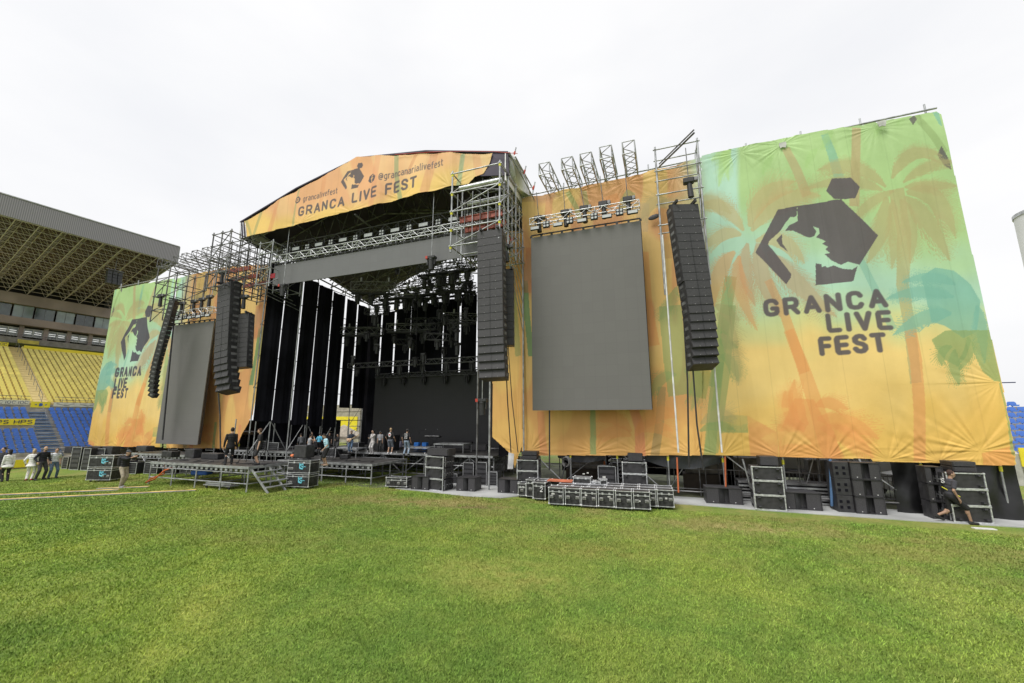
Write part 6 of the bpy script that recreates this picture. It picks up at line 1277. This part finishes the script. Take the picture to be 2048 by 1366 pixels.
def person(label, p, face, height=1.75, feet=((-.1, 0), (.1, 0)), hands=((-.22, .05, .82), (.22, .05, .82)), lean=0.0, lean_side=0.0, head=(0, 0), skin_c=SK[0], shirt=(.02, .02, .02), sleeves=.5, trousers=(.03, .03, .035), legs=1.0, hair=(.02, .015, .012), longhair=0, bald=False, cap=None, shoes=(.02, .02, .02), hip=.93, coat=0, heel=(0, 0), female=False, extras=None, beard=False, vox=.013, glasses=False, band=None):
    """x right, y forward, z up in the person's own frame; face = heading angle of +y"""
    k = height/1.75; t = thing('person', label, 'person', p, face-pi/2); V = Vector
    t.scale = (k, k, k)
    hc = V((0, 0, hip)); Ls = Matrix.Rotation(-lean, 3, 'X') @ Matrix.Rotation(lean_side, 3, 'Y')
    hc.y = (feet[0][1]+feet[1][1])/2 - .0
    chest = hc+Ls @ V((0, 0, .34)); neck = hc+Ls @ V((0, .0, .53)); hd = neck+Ls @ V((0, .03, .0))+V((0, .02+.06*sin(head[0]), .17*cos(head[0])*1.0)); sw = .185 if not female else .165; hw = .095
    body = MB(); S_ = MB(); T_ = MB()
    # torso
    def torso(mb, e, low=0):
        for f, (rx, ry) in ((-.04, (.155, .11)), (.06, (.15, .105)), (.16, (.138 if female else .15, .098)), (.27, (.155, .108)), (.37, (.175, .112)), (.45, (.165, .095))):
            if f < low: continue
            mb.sph(hc+Ls @ V((0, 0, f)), (rx+e, ry+e, .10+e*.5), 14, 9, M=Ls.to_4x4())
    torso(body, 0); limb(body, neck-Ls @ V((0, 0, .06)), neck+(hd-neck)*.45, .062, .055)
    Hm = (Matrix.Rotation(head[1], 3, 'Z') @ Matrix.Rotation(-lean*.5-head[0], 3, 'X')).to_4x4()
    body.sph(hd, (.075, .095, .118), 14, 10, M=Hm); body.sph(hd+Hm @ V((0, .03, -.065)), (.055, .06, .055), 12, 8, M=Hm)
    body.sph(hd+Hm @ V((0, .1, -.015)), (.014, .022, .024), 8, 6, M=Hm); body.sph(hd+Hm @ V((0, .088, -.062)), (.026, .012, .01), 8, 5, M=Hm); body.sph(hd+Hm @ V((0, .08, .03)), (.05, .02, .014), 8, 5, M=Hm)
    for s in (-1, 1): body.sph(hd+Hm @ V((s*.078, -.005, -.01)), (.012, .022, .034), 8, 6, M=Hm)
    sho = []
    for i, s in enumerate((-1, 1)):
        sh = neck+Ls @ V((s*sw, 0, -.075)); hnd = V(hands[i]); hnd.y += 0; el, wr = ik(sh, hnd, .29, .26, V((s*.5, -1, -.3)) if hands[i][2] < 1.2 else V((s*.9, -.3, -.9)))
        limb(body, sh, el, .052, .04); limb(body, el, wr, .04, .027)
        d = (wr-el).normalized(); sd = d.cross(V((0, 1, 0.2))).normalized(); fw = sd.cross(d)
        pm = wr+d*.05; body.sph(pm, .034, 8, 6); body.tube(wr, wr+d*.085, .027, 8, r2=.034); body.sph(wr+d*.085, .034, 8, 6)
        for j in range(4):       # fingers, each bent at the knuckle
            b0 = wr+d*.095+sd*(j-1.5)*.019; ln = (.065, .078, .074, .058)[j]; b1 = b0+d*ln*.5-fw*.008*1; b2 = b1+(d*.7-fw*.7).normalized()*ln*.55; limb(body, b0, b1, .0105, .0095, 6); limb(body, b1, b2, .0095, .008, 6)
        th0 = wr+d*.03-sd*s*.03; limb(body, th0, th0+(d*.7-sd*s*.7)*.05, .012, .010, 6); limb(body, th0+(d*.7-sd*s*.7)*.05, th0+(d*.95-sd*s*.6)*.08, .010, .008, 6)
        S_.sph(sh, .07, 10, 7)
        if sleeves > 0:
            if sleeves <= .5: limb(S_, sh, sh+(el-sh)*sleeves*1.5, .072, .062)
            else: limb(S_, sh, el, .07, .056); limb(S_, el, el+(wr-el)*min(1, (sleeves-.5)*2), .055, .042)
        # legs
        hp = hc+V((s*hw, 0, -.03)); ft = V((feet[i][0], feet[i][1], .085+heel[i])); kn, ak = ik(hp, ft, .44, .44, V((s*.12, 1, 0)))
        limb(body, hp, kn, .085, .056); limb(body, kn, ak, .056, .036); body.sph(kn+(ak-kn)*.3+V((0, -.015, 0)), (.054, .056, .09), 10, 7)
        toe = ak+V((s*.02, .15, -.05-heel[i]*.55)); limb(body, ak+V((0, -.03, -.045)), toe, .035, .026)
        if legs > .55: limb(T_, hp, kn, .10, .074); limb(T_, kn, kn+(ak-kn)*(legs-.5)*2*.97, .075, .06)
        else: limb(T_, hp, kn+(kn-hp)*.02, .105, .088)
        sh_ = MB(); limb(sh_, ak+V((0, -.035, -.04)), toe, .05, .042); sh_.sph(ak+V((0, -.01, -.01)), (.05, .055, .05), 10, 7); sho.append(sh_)
    torso(S_, .018, .0); 
    if coat: 
        for f in (0, -.06, -.12): S_.sph(hc+V((0, 0, f)), (.17-f*coat*.5, .13-f*coat*.5, .09), 14, 8)
    T_.sph(hc+V((0, 0, .0)), (.172, .127, .12), 14, 9)
    remesh(body, 'body', skin(skin_c), t, vox)
    remesh(S_, 'shirt', cl('cloth %s' % str(shirt), shirt), t, vox); remesh(T_, 'trousers', cl('cloth %s' % str(trousers), trousers), t, vox)
    for s_ in sho: remesh(s_, 'shoe', cl('shoe %s' % str(shoes), shoes), t, vox)
    if not bald:
        h_ = MB(); h_.sph(hd+Hm @ V((0, -.022, .028)), (.083, .096, .112), 14, 10, M=Hm)
        if longhair: limb(h_, hd+Hm @ V((0, -.06, .0)), hd+Hm @ V((0, -.08, -longhair)), .075, .06)
        if beard: h_.sph(hd+Hm @ V((0, .042, -.09)), (.05, .05, .04), 10, 7, M=Hm)
        o = remesh(h_, 'hair', cl('hair %s' % str(hair), hair), t, .012)
    elif beard: 
        h_ = MB(); h_.sph(hd+Hm @ V((0, .042, -.09)), (.05, .05, .04), 10, 7, M=Hm); remesh(h_, 'beard', cl('hair %s' % str(hair), hair), t, .012)
    if cap: c_ = MB(); c_.sph(hd+Hm @ V((0, -.01, .05)), (.09, .105, .085), 14, 9, M=Hm); c_.sph(hd+Hm @ V((0, .11, .045)), (.06, .07, .012), 12, 6, M=Hm); remesh(c_, 'cap', cl('cap', cap), t, .012)
    for s in (-1, 1): MB().sph(hd+Hm @ V((s*.031, .086, .012)), (.012, .008, .008), 8, 6, M=Hm).build('eye', mat('eye', (.03, .02, .02), .2), t)
    if glasses: MB().box(hd+Hm @ V((0, .098, .014)), (.13, .012, .03), M=Hm).build('glasses', mat('dark glasses', (.01, .01, .01), .15), t)
    if extras: extras(t, dict(hc=hc, chest=chest, neck=neck, hd=hd, Ls=Ls))
    return t
CAMA = lambda p: atan2(-p[1], -p[0])       # heading toward the camera
def place(x, y, z=0): g = G(x, y, z); return Vector((g.x, g.y, z))
def hgt(p, x, ytop): return W(x, ytop, p.y).z-p.z
def backprint(col, txt):
    def f(t, J):
        m = MB(); c = J['chest']; 
        for r_, w_ in enumerate(txt):
            for pl in text_strokes(w_, (-.1, c.z+.08-r_*.13), (.1, c.z+.08-r_*.13), .10):
                for (a, b), (a2, b2) in zip(pl[:-1], pl[1:]): m.tube((-a, c.y-.132, b), (-a2, c.y-.132, b2), .014, 4)
        m.build('back_print', cl('print %s' % str(col), col), t)
    return f
# group on the grass at the left
p = place(9, 963); person('woman seen from behind in long white jacket and dark trousers, left of group', p, CAMA(p)+pi+.3, 1.72, shirt=(.75, .74, .72), sleeves=1, coat=1.3, trousers=(.02, .02, .025), hair=(.012, .01, .01), longhair=.16, female=True, shoes=(.02, .02, .02))
p = place(-3, 958); person('person in dark clothes half hidden at the left edge of the photo', p, CAMA(p)-.9, 1.78, shirt=(.03, .03, .04), sleeves=1, hair=(.02, .015, .01))
p = place(57, 961); person('blond woman seen from behind in a white jacket and white trousers', p, CAMA(p)+pi-.3, 1.72, shirt=(.78, .76, .74), sleeves=1, coat=1.2, trousers=(.75, .73, .70), hair=(.42, .30, .16), longhair=.08, female=True, shoes=(.3, .05, .05), hands=((-.3, .12, .95), (.28, .05, .85)))
p = place(76, 960); person('broad bearded man in black sweater and dark trousers beside the blond woman', p, CAMA(p)+.5, 1.86, shirt=(.012, .012, .02), sleeves=1, trousers=(.045, .045, .05), bald=True, beard=True, hair=(.05, .035, .025), feet=((-.2, 0), (.2, .15)), hands=((-.28, .16, .95), (.25, .14, .95)))
p = place(102, 957); person('man in white shirt and blue jeans at the right end of the group', p, CAMA(p)+.35, 1.72, shirt=(.62, .64, .68), sleeves=.5, trousers=(.10, .15, .22), hair=(.03, .02, .015), feet=((-.2, 0), (.14, .05)), hands=((-.25, .03, .92), (.25, .03, .92)), head=(0, -.3))
# man filming
def filmer(t, J):
    MB().box(J['chest']+Vector((0, -.24, -.05)), (.34, .22, .46), bev=.06).build('backpack', cl('backpack cloth', (.015, .015, .016)), t)
    MB().box((-.0, .66, 1.46), (.09, .03, .16), bev=.01).build('phone', BLK, t)
p = place(240, 975); person('man in a dark jacket, cap and beige trousers filming with raised arms, black backpack on', p, atan2(.15, 1), 1.86, shirt=(.018, .018, .022), sleeves=.75, trousers=(.36, .31, .23), cap=(.06, .065, .07), hands=((-.06, .62, 1.42), (.07, .62, 1.42)), lean=.16, feet=((-.1, -.06), (.1, .14)), hair=(.02, .02, .02), extras=filmer, shoes=(.25, .25, .26))
# walker at the right
def stick(t, J): MB().tube((.2, .1, .86), (-.02, -.22, 1.13), .014, 6).build('yellow_stick', YEL, t)
def walker(t, J):
    stick(t, J)
    m = MB()
    for pl in text_strokes('S', (-.08, 1.25), (.04, 1.25), .14):
        for (a, b), (a2, b2) in zip(pl[:-1], pl[1:]): m.tube((a-.06, -.125, b), (a2-.06, -.125, b2), .018, 4)
    m.build('back_print', cl('white print', (.7, .7, .7)), t)
p = place(1914, 1047); person('curly-haired man in black shorts and a grey T-shirt striding right with a yellow stick', p, .12, 1.78, shirt=(.045, .045, .055), sleeves=.45, trousers=(.015, .015, .016), legs=.5, hair=(.05, .025, .02), feet=((-.08, -.44), (.08, .34)), hands=((-.24, .28, .95), (.24, .02, .82)), lean=.16, hip=.86, heel=(.14, 0), extras=walker, vox=.011, skin_c=(.36, .22, .15), head=(0, -.2))
p0 = bpy.data.objects[[o.name for o in bpy.data.objects if o.name.startswith('person')][-1]]
# men on the platforms, left
Z1 = 1.16
p = place(457, 929, Z1); person('bearded man in black hoodie and black trousers on the low left platform', p, 2.6, hgt(p, 457, 855), shirt=(.012, .012, .014), sleeves=1, trousers=(.012, .012, .014), feet=((-.14, -.05), (.12, .1)), beard=True, hands=((-.26, .12, .86), (.24, .1, .82)), coat=.3)
p = place(516, 929, Z1); person('man in a black T-shirt, shorts and sunglasses standing on the low left platform', p, -2.2, hgt(p, 521, 857), shirt=(.014, .014, .016), sleeves=.5, trousers=(.02, .02, .022), legs=.5, feet=((-.22, 0), (.2, .05)), hands=((-.34, .1, .82), (.34, .1, .82)), beard=True, hair=(.07, .035, .02), glasses=True, head=(0, -.4))
p = place(652, 931, 1.05); person('man in a pale blue T-shirt and black shorts looking down on the middle platform', p, -2.1, hgt(p, 650, 866), shirt=(.42, .66, .76), sleeves=.5, trousers=(.015, .015, .016), legs=.5, lean=.22, head=(.5, 0), feet=((-.12, 0), (.16, .04)), hands=((-.2, .25, .9), (.25, .0, .9)), shoes=(.4, .27, .2))
p = place(616, 918, 1.1); person('man in a sleeveless grey top standing behind the stencilled cases, hand to his face', p, 1.2, hgt(p, 614, 868), shirt=(.34, .35, .37), sleeves=0, trousers=(.02, .02, .022), hands=((-.22, .12, .9), (.1, .28, 1.45)), lean=.05)
p = place(636, 906, ZD); person('man in a bright blue T-shirt seen from behind on the stage', p, 1.7, hgt(p, 637, 866)*1.0, shirt=(.10, .42, .60), sleeves=.5, trousers=(.012, .012, .014), hands=((-.28, .25, 1.05), (.24, .25, 1.0)), lean=.12)
p = place(601, 908, ZD); person('stooping person in a faded grey top on the dark left part of the stage', p, 2.8, hgt(p, 600, 870)*1.1, shirt=(.10, .105, .115), sleeves=1, trousers=(.05, .05, .055), lean=.35, hands=((-.2, .3, .9), (.2, .3, .9)))
p = place(622, 901, ZD); person('man in dark clothes standing between the grey vest and the bright blue shirt', p, -1.4, hgt(p, 622, 864), shirt=(.015, .015, .017), sleeves=.5)
p = place(657, 901, ZD); person('man in black standing right of the pale blue T-shirt', p, -1.0, hgt(p, 655, 866), shirt=(.01, .01, .012), sleeves=.5, trousers=(.02, .02, .02))
p = place(674, 903, ZD); person('man in a black shirt and grey trousers standing with arms folded near the guitarist', p, -1.8, hgt(p, 674, 868), shirt=(.012, .012, .014), sleeves=1, trousers=(.07, .07, .075), hands=((-.02, .2, 1.15), (.05, .22, 1.12)))
def guitar(t, J):
    g = MB().sph((.12, .24, .98), (.2, .035, .13), 14, 8, M=Matrix.Rotation(-.5, 4, 'Y')).sph((.0, .24, 1.03), (.13, .034, .10), 12, 7).build('guitar_body', mat('pale guitar', (.62, .42, .26), .3), t)
    MB().box((-.36, .26, 1.22), (.62, .03, .05), M=Matrix.Rotation(.48, 4, 'Y')).build('guitar_neck', mat('guitar neck', (.5, .36, .2), .4), t); MB().box((-.67, .26, 1.39), (.16, .03, .08), M=Matrix.Rotation(.48, 4, 'Y')).build('guitar_head', mat('guitar neck', (.5, .36, .2), .4), t)
p = place(701, 905, ZD); person('guitarist in a dark blue T-shirt and jeans playing a pale electric guitar', p, -1.3, hgt(p, 703, 861), shirt=(.02, .03, .05), sleeves=.5, trousers=(.12, .19, .30), hands=((-.45, .32, 1.28), (.16, .3, 1.0)), head=(.45, 0), extras=guitar, shoes=(.3, .3, .3))
p = place(744, 908, ZD); person('singer with long hair in a pale loose suit holding a microphone to her mouth', p, -1.7, hgt(p, 744, 860), shirt=(.50, .47, .46), sleeves=1, trousers=(.52, .50, .50), longhair=.2, female=True, hands=((-.05, .16, 1.45), (.18, .22, 1.15)), coat=.8, shoes=(.5, .5, .5), extras=lambda t, J: MB().tube((-.03, .2, 1.46), (-.02, .14, 1.56), .017, 8).sph((-.02, .135, 1.57), .026).build('microphone', BLK, t))
p = place(759, 903, ZD); person('person in a pale grey top behind the tall black box, cap and glasses', p, -1.2, hgt(p, 760, 862), shirt=(.40, .40, .42), sleeves=.5, trousers=(.03, .03, .03), cap=(.1, .1, .1), glasses=True)
p = place(779, 908, ZD); person('fair-haired man in a black T-shirt with a white and red back print and denim shorts', p, 1.75, hgt(p, 779, 856), shirt=(.015, .015, .016), sleeves=.5, trousers=(.16, .18, .22), legs=.5, hair=(.45, .32, .18), feet=((-.12, 0), (.14, 0)), hands=((-.3, .12, .95), (.3, .12, .95)), shoes=(.75, .75, .75),
       extras=lambda t, J: (MB().sph(J['chest']+Vector((0, -.128, .02)), (.11, .012, .15), 10, 7).build('back_print', cl('white print', (.6, .6, .6)), t), MB().sph(J['chest']+Vector((0, -.137, .02)), (.08, .01, .05), 10, 7).build('back_print', cl('red print', (.5, .05, .05)), t)))
p = place(812, 910, ZD); person('man in a black T-shirt with white back lettering and light blue jeans', p, 1.7, hgt(p, 813, 858), shirt=(.012, .012, .014), sleeves=.5, trousers=(.28, .36, .46), feet=((-.16, 0), (.16, 0)), hands=((-.3, .02, .92), (.3, .02, .92)), extras=backprint((.65, .65, .65), ['XX', 'XX', 'XX']), hair=(.03, .02, .015), cap=(.02, .02, .02))
# ---------------------------------------------------------------- standing blades of the near turf
def blades():
    rg = np.random.default_rng(3); N = 900000
    r = 4.5+ (rg.random(N)**1.15)*33; a = YAW+ (rg.random(N)-.5)*2*radians(57); x = -np.sin(a)*r; y = np.cos(a)*r
    h = (.018+.03*rg.random(N))*(.8+.5*vnoise(x*1.3, y*1.3, 91)); t = rg.random(N)*2*pi; ok = (y < 17.6) | (x < -12.5); x = np.where(ok, x, -30+x); w = (.0028+.0035*rg.random(N))*np.clip(r/7.5, 1, 3.2); h *= np.clip(1.15-r*.012, .7, 1)
    la = rg.random(N)*2*pi; ll = h*(.25+.8*rg.random(N)); g = np.cos(la)*ll+.006; k = np.sin(la)*ll
    dx = np.cos(t)*w; dy = np.sin(t)*w; v = np.empty((N, 4, 3))
    v[:, 0] = np.stack([x-dx, y-dy, np.zeros(N)], 1); v[:, 1] = np.stack([x+dx, y+dy, np.zeros(N)], 1)
    v[:, 2] = np.stack([x+g+dx*.25, y+k+dy*.25, h], 1); v[:, 3] = np.stack([x+g*.45-dx*.9, y+k*.45-dy*.9, h*.6], 1)
    me = bpy.data.meshes.new('grass'); me.vertices.add(N*4); me.vertices.foreach_set('co', v.astype(np.float32).ravel()); me.loops.add(N*4); me.loops.foreach_set('vertex_index', np.arange(N*4, dtype=np.int32)); me.polygons.add(N); me.polygons.foreach_set('loop_start', np.arange(N, dtype=np.int32)*4); me.update(calc_edges=True)
    c = rg.random(N)[:, None]; n = vnoise(x*.7, y*.7, 92)[:, None]; n2 = vnoise(x*3.1, y*3.1, 93)[:, None]
    v0 = (.95+1.0*c)*(.85+.3*n2); col = v0*np.array((1.0, 1.0, .95)); m = (rg.random(N) < .06); col[m] = np.array((2.1, 1.8, 2.4)); m = rg.random(N) < .12; col[m] *= .6
    at = me.color_attributes.new('tint', 'FLOAT_COLOR', 'POINT'); at.data.foreach_set('color', np.repeat(np.concatenate([col, np.ones((N, 1))], 1), 4, 0).astype(np.float32).ravel())
    m = grass_mat(True)
    me.materials.append(m); tag(link('grass', me), 'short mown grass of the pitch', 'grass', kind='stuff')
blades()
# ---------------------------------------------------------------- clutter on the low platforms
def tripod(x, y, Y, z, lab, h=1.5):
    p = W(x, y, Y); t = thing('tripod_stand', lab, 'stand', (p.x, Y, z)); tb('pole', (0, 0, .4), (0, 0, h), .02, BLK, t)
    for a in (.4, 2.5, 4.6): tb('leg', (0, 0, .75), (.45*cos(a), .45*sin(a), 0), .018, BLK, t)
tripod(492, 925, 16.0, 1.16, 'black tripod stand on the low platform between the two men in black'); tripod(528, 925, 16.6, 1.16, 'black tripod stand on the low platform right of the man in shorts', 1.2)
tripod(668, 925, 20.0, 1.05, 'black tripod stand on the middle platform', 1.3)
for k, (x, Y, w, h, m, l) in enumerate(((340, 16.6, .9, .35, CASEB, 'low black crate at the left end of the nearest platform'), (385, 16.9, .7, .5, CABM, 'small black monitor box on the nearest platform'), (425, 16.8, 1.1, .3, BLK, 'flat black box on the nearest platform beside the hoodie man'), (600, 20.8, .6, .45, CABM, 'black box on the middle platform behind the stencilled cases'), (690, 20.6, .5, .25, BLK, 'small dark box on the middle platform, right edge'))):
    z = 1.16 if Y < 18 else 1.05; p = W(x, 920, Y); o = MB().box((0, 0, h/2), (w, .5, h), rz=.1*k, bev=.02).build('equipment_box', m, label=l, cat='box'); o.location = (p.x, Y, z+.01)
for k in range(6):
    x = -25.5+k*1.2; o = MB().path([(x+.4*a*.3, 15.6+.3*sin(a*.9+k), 1.185) for a in range(8)], .018).build('cable', BLK, label='loose black cable lying across the nearest low platform', cat='cable'); o['group'] = 'cables on the nearest platform'
for k in range(5):
    x = -20.8+k*1.1; o = MB().path([(x+.35*a*.3, 19.6+.4*sin(a*.8+k), 1.075) for a in range(9)], .018).build('cable', BLK, label='loose black cable lying across the middle platform', cat='cable'); o['group'] = 'cables on the middle platform'
for k in range(7):
    o = MB().path([(-20+k*1.5, 21.94, 1.3), (-19.7+k*1.5, 21.9, .9-.1*(k % 3)), (-19.3+k*1.5, 21.92, 1.28)], .016).build('cable', BLK, label='black cable looping down from the front edge of the main deck', cat='cable'); o['group'] = 'cables looping off the deck edge'
# more legs and braces under the right wing
t = thing('support_scaffold', 'extra scaffold legs and braces under the orange banner on the right', 'scaffold', (0, 20.9, 0))
for x in (1120, 1225, 1335, 1400, 1470, 1545, 1600, 1640, 1700, 1745):
    p = W(x, 960, 20.9); tb('post', (p.x, 0, .03), (p.x, 0, 2.45), .026, DSTEEL, t); tb('post', (p.x+.3, .9, .03), (p.x+.3, .9, 2.4), .022, DSTEEL, t)
for a, b in ((1120, 1225), (1335, 1400), (1470, 1545), (1600, 1640), (1640, 1700), (1700, 1745)):
    p = W(a, 960, 20.9); q = W(b, 960, 20.9); tb('diagonal_brace', (p.x, -.04, .2), (q.x, -.04, 2.2), .02, STEEL, t)
for z in (.35, 1.2, 2.15): tb('ledger', (-6, -.05, z), (8, -.05, z), .022, DSTEEL, t)
# paper labels and tape on some of the parked cases
lm = [mat('paper label', (.6, .6, .57), .7), mat('red tape label', (.5, .05, .06), .6), mat('yellow tape label', (.6, .5, .08), .6)]
rc = [o for o in bpy.data.objects if o.name.startswith('road_case') and o.parent is None]
for k, o in enumerate(rc):
    if k % 3 != 1: MB().box((random.uniform(-.12, .12), -.303, random.uniform(.3, .6)), (random.uniform(.06, .13), .006, random.uniform(.04, .08))).build('paper_label', lm[(k*7) % 3 if k % 4 == 0 else 0], o)
